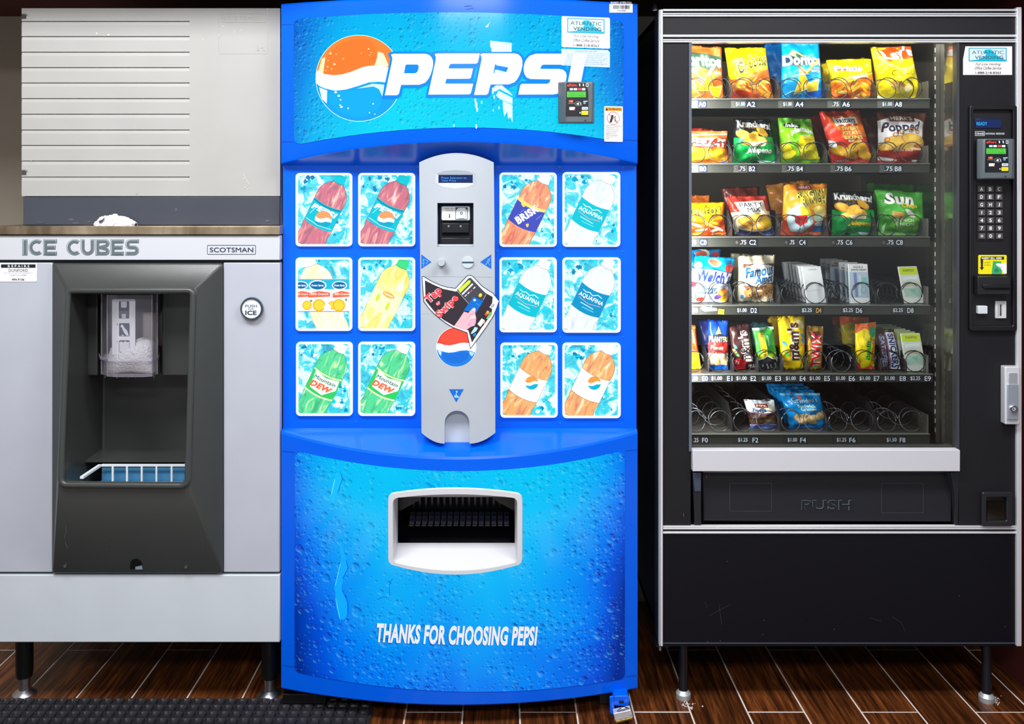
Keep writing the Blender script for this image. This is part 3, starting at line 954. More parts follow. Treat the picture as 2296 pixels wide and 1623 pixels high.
# ---- printed, backlit graphic panels
def drops_mat(name, lower):
    m = bpy.data.materials.new(name); m.use_nodes = True
    nt = m.node_tree; N = nt.nodes.new; Lk = nt.links.new
    b = nt.nodes['Principled BSDF']
    tc = N('ShaderNodeTexCoord'); sp = N('ShaderNodeSeparateXYZ'); Lk(tc.outputs['Object'], sp.inputs[0])
    cb = N('ShaderNodeCombineXYZ'); Lk(sp.outputs[0], cb.inputs[0]); Lk(sp.outputs[2], cb.inputs[1])
    def math_(op, a, b2=None, c=None, clamp=False):
        n_ = N('ShaderNodeMath'); n_.operation = op; n_.use_clamp = clamp
        for i, v in enumerate((a, b2, c)):
            if v is None: continue
            if isinstance(v, (int, float)): n_.inputs[i].default_value = v
            else: Lk(v, n_.inputs[i])
        return n_.outputs[0]
    def sstep(v, lo, hi):
        n_ = N('ShaderNodeMapRange'); n_.interpolation_type = 'SMOOTHSTEP'
        Lk(v, n_.inputs[0]); n_.inputs[1].default_value = lo; n_.inputs[2].default_value = hi
        return n_.outputs[0]
    def mixc(f, a, c):
        n_ = N('ShaderNodeMixRGB')
        if isinstance(f, (int, float)): n_.inputs[0].default_value = f
        else: Lk(f, n_.inputs[0])
        for i, v in ((1, a), (2, c)):
            if isinstance(v, tuple): n_.inputs[i].default_value = v
            else: Lk(v, n_.inputs[i])
        return n_.outputs[0]
    x, z = sp.outputs[0], sp.outputs[2]
    ax = math_('ABSOLUTE', x)
    big = N('ShaderNodeTexNoise'); big.noise_dimensions = '2D'; big.inputs['Scale'].default_value = 4.5; big.inputs['Detail'].default_value = 3
    Lk(cb.outputs[0], big.inputs['Vector'])
    wob = math_('MULTIPLY', math_('SUBTRACT', big.outputs['Fac'], .5), .35)
    if lower:   # artwork: cyan at the top, deep blue towards the lower corners
        f = math_('ADD', math_('MULTIPLY', math_('SUBTRACT', .66, z), .95), math_('MULTIPLY', math_('POWER', math_('DIVIDE', ax, .42), 4), .52))
        f = math_('ADD', f, math_('MULTIPLY', wob, .9))
        cr = N('ShaderNodeValToRGB'); Lk(f, cr.inputs[0])
        E = cr.color_ramp.elements
        E[0].position = .0; E[0].color = L3((0, 205, 255)); E[1].position = 1.0; E[1].color = L3((0, 36, 146))
        for p_, c_ in ((.14, (0, 194, 255)), (.36, (0, 164, 254)), (.56, (0, 126, 248)), (.76, (0, 80, 220))): E.new(p_).color = L3(c_)
    else:       # artwork: bright cyan middle, bluer top and sides
        f = math_('ADD', math_('MULTIPLY', math_('SUBTRACT', z, 1.52), 1.0), math_('MULTIPLY', math_('POWER', math_('DIVIDE', ax, .43), 4), .62))
        f = math_('ADD', f, math_('MULTIPLY', wob, .8))
        cr = N('ShaderNodeValToRGB'); Lk(f, cr.inputs[0])
        E = cr.color_ramp.elements
        E[0].position = .02; E[0].color = L3((0, 228, 255)); E[1].position = 1.0; E[1].color = L3((0, 92, 212))
        for p_, c_ in ((.2, (0, 212, 255)), (.4, (0, 184, 250)), (.65, (0, 142, 235))): E.new(p_).color = L3(c_)
    col = cr.outputs[0]
    dens = N('ShaderNodeTexNoise'); dens.noise_dimensions = '2D'; dens.inputs['Scale'].default_value = 7; dens.inputs['Detail'].default_value = 1
    Lk(cb.outputs[0], dens.inputs['Vector'])
    amp = math_('MULTIPLY_ADD', f, .8, .6 if lower else .75, True)
    for (sc, rmin, rmax, thin, amt) in (((27, .16, .40, .60, 1.0), (46, .18, .43, .34, 1.0), (90, .16, .42, .40, .9)) if lower else ((50, .16, .42, .45, .95), (84, .18, .42, .42, .9))):
        vo = N('ShaderNodeTexVoronoi'); vo.voronoi_dimensions = '2D'; vo.inputs['Scale'].default_value = sc; vo.inputs['Randomness'].default_value = .92
        Lk(cb.outputs[0], vo.inputs['Vector'])
        sc3 = N('ShaderNodeSeparateColor'); Lk(vo.outputs['Color'], sc3.inputs[0])
        r = math_('MULTIPLY_ADD', math_('POWER', sc3.outputs[0], 1.4), rmax - rmin, rmin)
        on = sstep(math_('ADD', sc3.outputs[1], math_('MULTIPLY', math_('SUBTRACT', dens.outputs['Fac'], .5), 1.6)), thin, thin + .02)
        q = math_('DIVIDE', vo.outputs['Distance'], r)
        inside = math_('MULTIPLY', math_('SUBTRACT', 1.0, sstep(q, .88, 1.05)), on)
        dv = N('ShaderNodeVectorMath'); dv.operation = 'SUBTRACT'; Lk(cb.outputs[0], dv.inputs[0]); Lk(vo.outputs['Position'], dv.inputs[1])
        dt = N('ShaderNodeVectorMath'); dt.operation = 'DOT_PRODUCT'; Lk(dv.outputs[0], dt.inputs[0])
        dt.inputs[1].default_value = (.55, .83, 0) if lower else (-.6, .8, 0)
        sh = math_('DIVIDE', math_('MULTIPLY', dt.outputs['Value'], sc), r)
        dk = math_('MULTIPLY', math_('MULTIPLY', math_('MULTIPLY', sstep(sh, .15, .95), inside), amt * .95), amp)
        lt = math_('MULTIPLY', math_('MULTIPLY', sstep(math_('MULTIPLY', sh, -1), .2, 1.0), inside), amt * (.5 if lower else .6))
        hs = N('ShaderNodeHueSaturation'); hs.inputs['Value'].default_value = .42; hs.inputs['Saturation'].default_value = 1.1; hs.inputs['Hue'].default_value = .53; Lk(col, hs.inputs['Color'])
        col2 = mixc(dk, col, hs.outputs[0])
        bri = mixc(.55, col2, L3((130, 240, 255)))
        col = mixc(lt, col2, bri)
    Lk(col, b.inputs['Emission Color']); b.inputs['Emission Strength'].default_value = .92
    b.inputs['Base Color'].default_value = (0.0, .01, .03, 1)
    b.inputs['Specular IOR Level'].default_value = .3
    b.inputs['Roughness'].default_value = .12
    return m

def outline(xl, xr, top, bot, r=16):
    P = []
    n = 24
    for k in range(n + 1):
        x = xl + r + (xr - xl - 2 * r) * k / n; P.append((x, top(x)))
    for a in (30, 60, 90): P.append((xr - r + r * math.sin(math.radians(a)), top(xr - r) + r * .8 - r * .8 * math.cos(math.radians(a))))
    for a in (90, 60, 30): P.append((xr - r + r * math.sin(math.radians(a)), bot(xr - r) - r * .8 + r * .8 * math.cos(math.radians(a))))
    for k in range(n + 1):
        x = xr - r - (xr - xl - 2 * r) * k / n; P.append((x, bot(x)))
    for a in (30, 60, 90): P.append((xl + r - r * math.sin(math.radians(a)), bot(xl + r) - r * .8 + r * .8 * math.cos(math.radians(a))))
    for a in (90, 60, 30): P.append((xl + r - r * math.sin(math.radians(a)), top(xl + r) + r * .8 - r * .8 * math.cos(math.radians(a))))
    return P
uu = lambda x: (x - 1030) / 370.0
hp = outline(659, 1398, lambda x: 28 + 17 * uu(x) ** 2 + 2 * uu(x), lambda x: 286 + 37 * uu(x) ** 2 - 3 * uu(x))
lp_ = outline(661, 1401, lambda x: 1056 - 47 * uu(x) ** 2, lambda x: 1550 - 37 * uu(x) ** 2 + 8 * uu(x))
sm = lambda off: (lambda x, y, o_=0: psurf(x, y, off))
head_sign = M().add(patch(hp, [], sm(.0012), 12), drops_mat('droplet_print_header', False)).build('header_sign', soda, fix=False)
low_sign = M().add(patch(lp_, [port_hole], sm(.0012), 12), drops_mat('droplet_print_lower', True)).build('lower_sign', soda, fix=False)
for o in (head_sign, low_sign):
    bm = bmesh.new(); bm.from_mesh(o.data); bm.normal_update()
    bmesh.ops.reverse_faces(bm, faces=[f for f in bm.faces if f.normal.y > 0]); bm.to_mesh(o.data); bm.free()
# long runs of water printed on the lower panel
p = Print(emit=.92, rough=.2)
p.poly([(758, 1030), (762, 1060), (768, 1072), (760, 1098), (752, 1112), (750, 1126), (742, 1124), (739, 1112), (748, 1092), (750, 1072), (759, 1058), (755, 1032)], (0, 178, 255)).line([(765, 1062), (768, 1073), (757, 1105)], 1.6, (0, 96, 205)).line([(751, 1074), (744, 1106)], 1.2, (120, 235, 255))
p.poly([(764, 1206), (770, 1232), (780, 1262), (781, 1278), (770, 1294), (766, 1320), (779, 1346), (781, 1372), (772, 1388), (762, 1388), (755, 1362), (752, 1330), (750, 1316), (758, 1296), (763, 1276), (766, 1252), (762, 1232)], (0, 160, 252)).line([(776, 1255), (781, 1272), (769, 1296)], 1.8, (0, 84, 200)).line([(768, 1322), (780, 1350), (780, 1376)], 1.8, (0, 84, 200)).line([(764, 1262), (752, 1312)], 1.2, (110, 225, 255)).line([(753, 1340), (762, 1384)], 1.2, (90, 210, 255))
p.line([(846, 1343), (858, 1338), (873, 1338)], 1.2, (0, 96, 210)).line([(874, 1336), (873, 1312), (880, 1296)], 1.2, (0, 96, 210))
p.build('printed_water_run', lambda x, y, o_: psurf(x, y, .0012 + o_), low_sign, step=(12, None), base=.0004)

# ---- logo on the header
C1 = lambda l: [(700 + a * .1417, 60 + c * .1417) for a, c in l]
C2 = lambda l: [(940 + a * .17422, 80 + c * .17422) for a, c in l]
P1 = C1([(1248, 445), (1290, 431), (1790, 431), (1850, 447), (1893, 490), (1913, 545), (1913, 620), (1898, 690), (1875, 760), (1840, 828), (1790, 886), (1700, 920), (1410, 922), (1375, 1060), (1345, 1085), (1152, 1086), (1270, 530), (1270, 492)])
P1h = C1([(1492, 600), (1665, 600), (1690, 625), (1682, 680), (1662, 722), (1630, 740), (1455, 740), (1478, 615)])
E1 = C2([(200, 240), (240, 232), (780, 232), (755, 345), (735, 362), (410, 365), (390, 380), (378, 425), (692, 425), (665, 545), (645, 556), (350, 558), (335, 620), (695, 620), (665, 740), (645, 757), (118, 760), (215, 310), (215, 275)])
P2 = [(x + 200, y - .8) for x, y in P1]; P2h = [(x + 200, y - .8) for x, y in P1h]
S1 = C2([(1343, 450), (1345, 400), (1358, 350), (1378, 308), (1420, 262), (1500, 235), (1905, 235), (1882, 345), (1862, 375), (1600, 375), (1575, 385), (1555, 430), (1800, 432), (1850, 442), (1882, 470), (1896, 515), (1885, 580), (1868, 640), (1845, 690), (1810, 730), (1770, 750), (1720, 758), (1275, 760), (1300, 640), (1320, 622), (1650, 622), (1675, 605), (1690, 565), (1430, 560), (1385, 542), (1358, 505)])
I1 = C2([(1985, 232), (2152, 232), (2050, 758), (1880, 758)])
p = Print(emit=.95, rough=.2)
gc, gr = (805, 175.6), 96.0
circ = lambda a: (gc[0] + gr * math.cos(math.radians(a)), gc[1] + gr * math.sin(math.radians(a)))
up_w = C1([(95, 690), (150, 722), (200, 745), (330, 770), (480, 755), (640, 705), (800, 640), (900, 622), (1000, 615), (1100, 622), (1220, 650), (1400, 720)])
lo_w = C1([(65, 895), (130, 945), (200, 975), (350, 1010), (450, 1005), (550, 990), (750, 930), (900, 880), (1050, 870), (1165, 880), (1300, 905), (1400, 935)])
p.ell(gc[0], gc[1], gr + 1, gr + 1, (245, 250, 255), n=64)
p.poly([circ(a) for a in range(188, 349, 5)] + up_w[::-1], (255, 122, 44))
p.poly([(720, 160), (735, 125), (757, 102), (790, 88), (820, 88), (838, 96), (845, 128), (842, 142), (810, 151), (786, 162), (765, 167), (742, 168), (727, 166)], (252, 112, 40))
p.poly([(848, 116), (860, 120), (871, 145), (870, 150), (840, 147), (845, 132)], (255, 226, 190))
p.poly([(714, 160), (722, 132), (730, 128), (725, 165)], (255, 224, 170))
p.poly([circ(a) for a in range(170, -1, -5)][::-1][2:] + lo_w, (0, 150, 235))
p.poly([(735, 214), (750, 206), (800, 203), (838, 194), (850, 200), (853, 222), (858, 228), (846, 246), (815, 262), (790, 262), (760, 250), (742, 232)], (0, 158, 244))
p.poly([(716, 196), (734, 203), (733, 232), (722, 222)], (214, 236, 250)).poly([(800, 199), (835, 188), (862, 190), (858, 218), (850, 200), (838, 194)], (190, 232, 250))
for (x, y, r_) in ((741, 120, 3), (750, 144, 3), (735, 150, 2), (744, 155, 1.6), (731, 158, 1.6), (770, 132, 1.8), (754, 122, 1.6), (827, 110, 2), (833, 118, 1.6), (829, 124, 1.4), (810, 120, 1.5), (736, 136, 1.5), (753, 207, 3), (760, 215, 3), (764, 224, 2), (766, 240, 3), (763, 236, 2), (781, 243, 2), (837, 233, 2), (829, 253, 1.6), (841, 256, 1.6)):
    p.ell(x, y, r_, r_ * .8, (255, 214, 150) if y < 190 else (220, 244, 255), n=8)
dk = (0, 128, 226)
for L_ in (P1, E1, P2, S1, I1):
    q = inflate(L_, 5.2); p.poly([(x + .6, y + 2.4) for x, y in q], dk)
for L_ in (P1, E1, P2, S1, I1):
    q = inflate(L_, 5.2); p.poly([(x + .2, y - .4) for x, y in q], dk)
for L_, h_ in ((P1, P1h), (E1, None), (P2, P2h), (S1, None), (I1, None)):
    p.poly(L_, (250, 251, 252), [h_] if h_ else [])
p.build('logo_lettering', lambda x, y, o_: psurf(x, y, .0012 + o_), head_sign, step=(12, None), base=.0004, eps=.00006)
# torn label remnant over the second P, window glare painted in with it
p = Print(emit=.9, rough=.3)
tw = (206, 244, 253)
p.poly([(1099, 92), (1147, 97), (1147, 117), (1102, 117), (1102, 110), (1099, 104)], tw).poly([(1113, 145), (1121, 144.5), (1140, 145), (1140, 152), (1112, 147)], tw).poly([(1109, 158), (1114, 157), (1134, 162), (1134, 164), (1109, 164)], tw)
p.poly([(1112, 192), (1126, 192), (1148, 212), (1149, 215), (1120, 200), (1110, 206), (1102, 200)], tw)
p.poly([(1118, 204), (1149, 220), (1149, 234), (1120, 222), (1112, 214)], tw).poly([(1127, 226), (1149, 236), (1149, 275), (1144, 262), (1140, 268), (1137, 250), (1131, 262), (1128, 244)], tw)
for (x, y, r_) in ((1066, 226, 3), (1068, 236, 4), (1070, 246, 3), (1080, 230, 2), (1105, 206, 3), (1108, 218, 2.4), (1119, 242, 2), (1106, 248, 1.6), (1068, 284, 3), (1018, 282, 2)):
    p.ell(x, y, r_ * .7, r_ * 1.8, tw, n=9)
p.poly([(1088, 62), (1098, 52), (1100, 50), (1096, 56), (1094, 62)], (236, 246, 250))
p.build('torn_label_glare', lambda x, y, o_: psurf(x, y, .0046 + o_), head_sign, step=(12, None))['kind'] = 'stuff'
# slogan on the lower panel
def wrp(u): return -7 + 17 * u - 9.5 * u * u
p = Print(emit=.75, rough=.3)
p.text('THANKS FOR CHOOSING PEPSI', 843.4, 1404, 1204.4, 1447.5, (0, 70, 175), .035, .22, warp=wrp)
p.text('THANKS FOR CHOOSING PEPSI', 845, 1402.5, 1206, 1446, (232, 240, 252), .045, .22, warp=wrp)
p.build('slogan_lettering', lambda x, y, o_: psurf(x, y, .0014 + o_), low_sign, step=(12, None), eps=.0004)

# ---- stickers
def vend_sticker(p, x0, y0, x1, y1, corner=False, dk_=(60, 62, 70)):
    w, h = x1 - x0, y1 - y0
    fx, fy = lambda u: x0 + u * w, lambda v: y0 + v * h
    if corner: p.poly([(fx(.05), y0), (x1, fy(.0)), (x1, y1), (x0, y1), (x0, fy(.45))], (232, 228, 226))
    else: p.rr(x0, y0, x1, y1, 3, (238, 240, 244))
    teal = (0, 152, 186)
    p.rect(fx(.115), fy(.05), fx(.89), fy(.53), teal).rect(fx(.135), fy(.08), fx(.87), fy(.50), (196, 222, 240))
    p.poly([(fx(.135), fy(.50)), (fx(.30), fy(.46)), (fx(.42), fy(.38)), (fx(.47), fy(.28)), (fx(.40), fy(.20)), (fx(.46), fy(.11)), (fx(.56), fy(.10)), (fx(.62), fy(.18)), (fx(.68), fy(.30)), (fx(.78), fy(.40)), (fx(.87), fy(.48)), (fx(.87), fy(.50))], (0, 178, 206))
    p.text('ATLANTIC', fx(.18), fy(.15), fx(.83), fy(.27), dk_, .0).text('VENDING', fx(.24), fy(.33), fx(.82), fy(.45), dk_, .01)
    p.text('Full Line Vending', fx(.25), fy(.58), fx(.77), fy(.69), (90, 90, 96), 0, .45).text('Office Coffee Service', fx(.235), fy(.71), fx(.78), fy(.81), (90, 90, 96), 0, .45)
    p.text('1-888-218-8363', fx(.25), fy(.885), fx(.77), fy(.965), (64, 64, 74), .01)
mh = lambda o_base: (lambda x, y, o_: psurf(x, y, o_base + o_))
p = Print(rough=.45); vend_sticker(p, 1259, 37, 1367, 106)
p.build('service_sticker', lambda x, y, o_: psurf(x, y + (x - 1259) * .035, .0046 + o_), head_sign, step=(10, None))
film = bpy.data.materials.new('translucent_paper'); film.use_nodes = True
fb = film.node_tree.nodes['Principled BSDF']; fb.inputs['Base Color'].default_value = L3((226, 234, 244)); fb.inputs['Alpha'].default_value = .68
p = Print(rough=.45)
p.poly([(1258.5, 110), (1362, 113), (1367, 118), (1367, 152), (1258.5, 147)], film)
p.text('ATTENTION DEBIT CARD USERS', 1289, 114, 1338, 117.5, (120, 130, 146))
for k in range(7): p.text(('There will be a temporary hold on your account', 'greater than the amount of your purchase today.', 'This hold will be released by your own bank and', 'the correct amount will be posted on your card.', 'Please allow for a few business days for this to', 'clear. For questions regarding this please call', 'the number that is shown on the label above.')[k], 1264, 119.5 + k * 3.9, 1361 - 6 * (k % 3), 122 + k * 3.9, (164, 174, 190))
p.build('notice_sticker', lambda x, y, o_: psurf(x, y, .0046 + o_), head_sign, step=(10, None))
p = Print(rough=.45)
p.rr(1354.5, 238, 1396, 317.5, 1.5, (240, 240, 240)).rect(1356.5, 240.5, 1394, 248.5, (240, 160, 40)).text('WARNING', 1364, 242, 1393, 247, (60, 40, 20), .02).poly([(1357.5, 247.5), (1360.5, 241.5), (1363, 247.5)], (40, 30, 20))
p.poly(ellip(1375, 265, 14, 14.5, 28), (190, 40, 50), [ellip(1375, 265, 13, 13.5, 28)])
p.poly([(1371, 257), (1376, 259), (1371, 275), (1366.5, 274)], (40, 40, 46)).line([(1365, 255), (1385, 275)], 1, (190, 40, 50))
p.ell(1379, 261, 1.2, 1.2, (40, 40, 46), n=8).line([(1379, 262), (1379.5, 268), (1377.5, 274)], .9, (40, 40, 46)).line([(1379.5, 268), (1382, 274)], .9, (40, 40, 46)).line([(1379, 264), (1375.5, 262)], .9, (40, 40, 46))
p.line([(1356.5, 281.5), (1394.5, 282.5)], .5, (60, 60, 60))
for k, t_ in enumerate(('Vending machine design', 'requires dispensing free', 'product is impossible.', 'NEVER ROCK OR TILT.', 'Machine can fall and', 'cause serious injury or', 'death.')): p.text(t_, 1359, 285 + k * 4, 1359 + 30 * (len(t_) / 24), 287.4 + k * 4, (90, 90, 94))
p.build('warning_sticker', lambda x, y, o_: psurf(x, y + (x - 1354) * .02, .0018 + o_), head_sign, step=(10, None))
p = Print(rough=.45)
p.text('PROPERTY OF PEPSI COLA', 1369, 4, 1416, 8.5, (232, 238, 246), .02).rr(1366, 9, 1418.5, 28.5, 1, (240, 242, 244))
xx = 1375
rnd = random.Random(5)
while xx < 1411:
    w_ = rnd.choice((.7, 1.1, 1.8)); p.rect(xx, 12, xx + w_, 20.5, (50, 50, 56)); xx += w_ + rnd.choice((.7, 1.1, 1.5))
p.text('436880', 1383, 22, 1404, 26, (130, 130, 134))
p.build('asset_sticker', lambda x, y, o_: psurf(x, y, .0004 + o_), door, step=(10, None))
p = Print(rough=.4)
sd = (0, 52, 150)
for pts in ([(631, 55), (658, 55)], [(631, 318), (659, 318)], [(1399, 314), (1428, 315)], [(632, 1011), (661, 1014)], [(1402, 1010), (1428, 1008)], [(633, 1491), (661, 1494)], [(1402, 1516), (1428, 1514)]): p.line(pts, .8, sd)
p.line([(1041, 44 - 30), (1058, 13)], .8, (0, 50, 140)).line([(1046, 21), (1062, 18)], .7, (0, 50, 140)).line([(1032, 299), (1046, 297)], .8, (0, 60, 165)).line([(1040, 317), (1066, 318)], .7, (0, 60, 165))
p.build('panel_seam', lambda x, y, o_: psurf(x, y, .0002 + o_), door, step=(12, None))['kind'] = 'stuff'

# ---- recessed panel: picture buttons
def blob(rnd, cx, cy, r, n=9, e=.45):
    return [(cx + r * (1 + rnd.uniform(-e, e)) * math.cos(2 * math.pi * k / n), cy + r * (1 + rnd.uniform(-e, e)) * math.sin(2 * math.pi * k / n)) for k in range(n)]
def globe(p, cx, cy, r, rot=0.0, red=(250, 150, 84), blu=(0, 168, 200)):
    c, s = math.cos(rot), math.sin(rot)
    T = lambda l: [(cx + r * (x * c - y * s), cy + r * (x * s + y * c)) for x, y in l]
    cir = lambda a0, a1: [(math.cos(math.radians(a)), math.sin(math.radians(a))) for a in range(a0, a1 + (1 if a1 > a0 else -1), 10 if a1 > a0 else -10)]
    p.poly(T(cir(0, 350)), (252, 252, 252))
    p.poly(T(cir(190, 350) + [(.6, -.3), (.3, -.28), (0, -.14), (-.3, .0), (-.6, .0)]), red)
    p.poly(T(cir(10, 160) + [(-.6, .42), (-.3, .44), (0, .36), (.3, .2), (.6, .18)]), blu)
def mottled(name, stops, scale, stretch=(1, 1), rot=0.0, detail=6, rough=.62, dist=1.2):
    m = bpy.data.materials.new(name); m.use_nodes = True
    nt = m.node_tree; b = nt.nodes['Principled BSDF']
    tc = nt.nodes.new('ShaderNodeTexCoord'); sp = nt.nodes.new('ShaderNodeSeparateXYZ'); cb = nt.nodes.new('ShaderNodeCombineXYZ')
    nt.links.new(tc.outputs['Object'], sp.inputs[0]); nt.links.new(sp.outputs[0], cb.inputs[0]); nt.links.new(sp.outputs[2], cb.inputs[1])
    vr = nt.nodes.new('ShaderNodeVectorRotate'); vr.rotation_type = 'Z_AXIS'; vr.inputs['Angle'].default_value = rot
    mp = nt.nodes.new('ShaderNodeMapping'); mp.inputs['Scale'].default_value = (stretch[0], stretch[1], 1)
    nz = nt.nodes.new('ShaderNodeTexNoise'); nz.noise_dimensions = '2D'
    for k_, v_ in (('Scale', scale), ('Detail', detail), ('Roughness', rough), ('Distortion', dist)): nz.inputs[k_].default_value = v_
    cr = nt.nodes.new('ShaderNodeValToRGB')
    E = cr.color_ramp.elements
    while len(E) > 1: E.remove(E[0])
    E[0].position, E[0].color = stops[0][0], L3(stops[0][1])
    for p_, c_ in stops[1:]: E.new(p_).color = L3(c_)
    nt.links.new(cb.outputs[0], vr.inputs['Vector']); nt.links.new(vr.outputs[0], mp.inputs[0]); nt.links.new(mp.outputs[0], nz.inputs['Vector']); nt.links.new(nz.outputs['Fac'], cr.inputs[0])
    nt.links.new(cr.outputs[0], b.inputs['Emission Color']); b.inputs['Emission Strength'].default_value = .95
    b.inputs['Base Color'].default_value = (.05, .1, .12, 1); b.inputs['Roughness'].default_value = .25
    return m
splash_m = mottled('splash_print', [(.30, (0, 150, 190)), (.37, (0, 186, 214)), (.44, (0, 214, 234)), (.50, (40, 222, 240)), (.53, (190, 246, 252)), (.60, (250, 254, 255)), (.66, (226, 248, 252))], 30, detail=9, rough=.7, dist=.5)
LIQ = {}
def liquid(k, body, dkc, ltc):
    if k not in LIQ: LIQ[k] = mottled('liquid_print', [(.30, dkc), (.44, body), (.54, body), (.66, ltc), (.74, tuple(min(255, int(v * .4 + 153)) for v in ltc))], 42, (1.6, .45), .45, 4, .55, .8)
    return LIQ[k]
def bottle_art(p, R_, k, seed):
    x0, y0, x1, y1 = R_
    w, h = x1 - x0, y1 - y0
    rnd = random.Random(seed)
    p.rect(x0, y0, x1, y1, splash_m)
    for _ in range(10): p.poly(blob(rnd, x0 + rnd.uniform(.05, .6) * w, y0 + rnd.uniform(.02, .2) * h, rnd.uniform(1.5, 6), 10, .6), rnd.choice(((0, 190, 220), (0, 150, 196), (244, 253, 255), (20, 120, 170))))
    for _ in range(12): p.poly(blob(rnd, x0 + rnd.uniform(.55, 1) * w, y0 + rnd.uniform(.55, .98) * h, rnd.uniform(1, 5), 10, .6), rnd.choice(((0, 205, 226), (0, 140, 176), (245, 253, 255))))
    Bp = Vector((x0 + .19 * w, y0 + 1.03 * h)); Cp = Vector((x0 + .84 * w, y0 + .02 * h))
    a = Cp - Bp; Ln = a.length; a.normalize(); nn = Vector((-a.y, a.x))
    if k == 'orange': Bp = Vector((x0 + .72 * w, y0 + 1.12 * h)); Cp = Vector((x0 + .2 * w, y0 - .02 * h)); a = Cp - Bp; Ln = a.length; a.normalize(); nn = Vector((-a.y, a.x))
    rot = math.atan2(nn.y, nn.x)
    def pt(t, s, c=0.0):
        q = Bp + a * ((t - c * (1 - (s / .19) ** 2)) * Ln) + nn * (s * Ln); return (q.x, q.y)
    S = {'cola': ((218, 74, 98), (150, 44, 76), (250, 150, 130), (0, 184, 204), (0, 190, 206)),
         'dew': ((64, 222, 130), (14, 176, 84), (214, 246, 170), (46, 200, 96), (250, 252, 252)),
         'tea': ((255, 140, 50), (226, 76, 30), (255, 214, 140), (62, 74, 178), (252, 252, 252)),
         'water': ((248, 250, 252), (226, 236, 242), (255, 255, 255), (0, 184, 202), (252, 252, 252)),
         'water2': ((244, 246, 248), (214, 224, 230), (255, 255, 255), (0, 140, 190), (252, 252, 252)),
         'lemon': ((255, 244, 110), (252, 224, 40), (255, 252, 210), (255, 246, 190), (60, 210, 130)),
         'gold': ((255, 168, 50), (226, 106, 30), (255, 222, 150), (250, 248, 244), (252, 252, 252)),
         'orange': ((255, 250, 206), (255, 240, 170), (255, 255, 240), (240, 244, 250), (252, 252, 252))}[k]
    body, dkc, ltc, lab, cap = S
    prof = [(0, .165), (.04, .185), (.12, .19), (.2, .178), (.26, .19), (.62, .19), (.68, .192), (.74, .188), (.80, .165), (.85, .125), (.885, .085), (.9, .06), (.94, .058)]
    out = [pt(t, -s) for t, s in prof] + [pt(t, s) for t, s in prof[::-1]]
    p.poly(inflate(out, 1.0), (min(255, dkc[0] // 2 + 60), min(255, dkc[1] // 2 + 60), min(255, dkc[2] // 2 + 70)))
    p.poly(out, liquid(k, body, dkc, ltc))
    for s0 in ():
        c_ = rnd.choice((dkc, ltc))
        p.poly([pt(.65, s0 - .008), pt(.75, s0 - .014), pt(.85, s0 * .5 - .004), pt(.85, s0 * .5 + .004), pt(.76, s0 + .004), pt(.65, s0 + .004)], c_)
    for _ in range(0):
        s0 = rnd.uniform(-.15, .15); t0 = rnd.uniform(.03, .22)
        p.poly([pt(t0, s0 - .02), pt(t0 + .05, s0 - .012), pt(t0 + .06, s0 + .02), pt(t0 + .01, s0 + .024)], rnd.choice((dkc, ltc)))
    p.poly([pt(.905, -.078), pt(1.0, -.066), pt(1.02, .066), pt(.905, .078), pt(.893, .0)], cap)
    p.line([pt(.905, -.078), pt(.893, 0), pt(.905, .078)], 1, tuple(int(v * .6) for v in cap))
    if k == 'orange':
        yb0, yb1 = y0 + .29 * h, y0 + .75 * h
        p.rect(x0, yb0, x1, yb1, (236, 240, 250)).rect(x0, yb0, x1, yb0 + .14 * h, (24, 180, 216)).rect(x0, yb0 - .8, x1, yb0 + .8, (210, 120, 130)).rect(x0, yb1 - .8, x1, yb1 + .6, (150, 90, 150))
        for cx_, s_ in ((.06, .8), (.38, 1), (.80, .85)):
            p.ell(x0 + cx_ * w, yb0 + .085 * h, .17 * w * s_, .075 * h * s_, (240, 248, 252)).ell(x0 + cx_ * w, yb0 + .085 * h, .145 * w * s_, .06 * h * s_, (0, 104, 160))
            p.text('Ocean Spray', x0 + (cx_ - .12 * s_) * w, yb0 + .07 * h, x0 + (cx_ + .12 * s_) * w, yb0 + .105 * h, (250, 252, 255), .03)
        for cx_, s_ in ((.08, .8), (.41, 1.05), (.84, .85)):
            p.poly([(x0 + (cx_ - .2 * s_) * w, yb0 + .20 * h), (x0 + cx_ * w, yb0 + .165 * h), (x0 + (cx_ + .2 * s_) * w, yb0 + .19 * h), (x0 + (cx_ + .2 * s_) * w, yb0 + .245 * h), (x0 + (cx_ - .2 * s_) * w, yb0 + .26 * h)], (236, 96, 70))
            p.text('100% Orange', x0 + (cx_ - .17 * s_) * w, yb0 + .192 * h, x0 + (cx_ + .17 * s_) * w, yb0 + .235 * h, (255, 236, 220), .02)
        for cx_, r_ in ((.18, .09), (.41, .12), (.66, .08), (.79, .12)):
            p.ell(x0 + cx_ * w, yb0 + .37 * h, r_ * w, r_ * w, (250, 170, 30)).ell(x0 + cx_ * w, yb0 + .37 * h, r_ * w * .8, r_ * w * .8, (255, 206, 60))
        p.poly(blob(rnd, x0 + .26 * w, yb0 + .31 * h, 2.6), (70, 150, 70)).poly(blob(rnd, x0 + .93 * w, yb0 + .29 * h, 2.6), (70, 150, 70)).ell(x0 + .57 * w, yb0 + .40 * h, .07 * w, .05 * h, (250, 250, 246))
        p.frame(x0, y0, x1, y1, 2, .6, (200, 236, 244))
        return
    t0, t1 = (.30, .61)
    if k == 'lemon': t0, t1 = .30, .56
    c_ = .03
    ss = [-.192 + .384 * i / 8 for i in range(9)]
    p.poly([pt(t1, s, c_) for s in ss] + [pt(t0, s, c_) for s in ss[::-1]], lab)
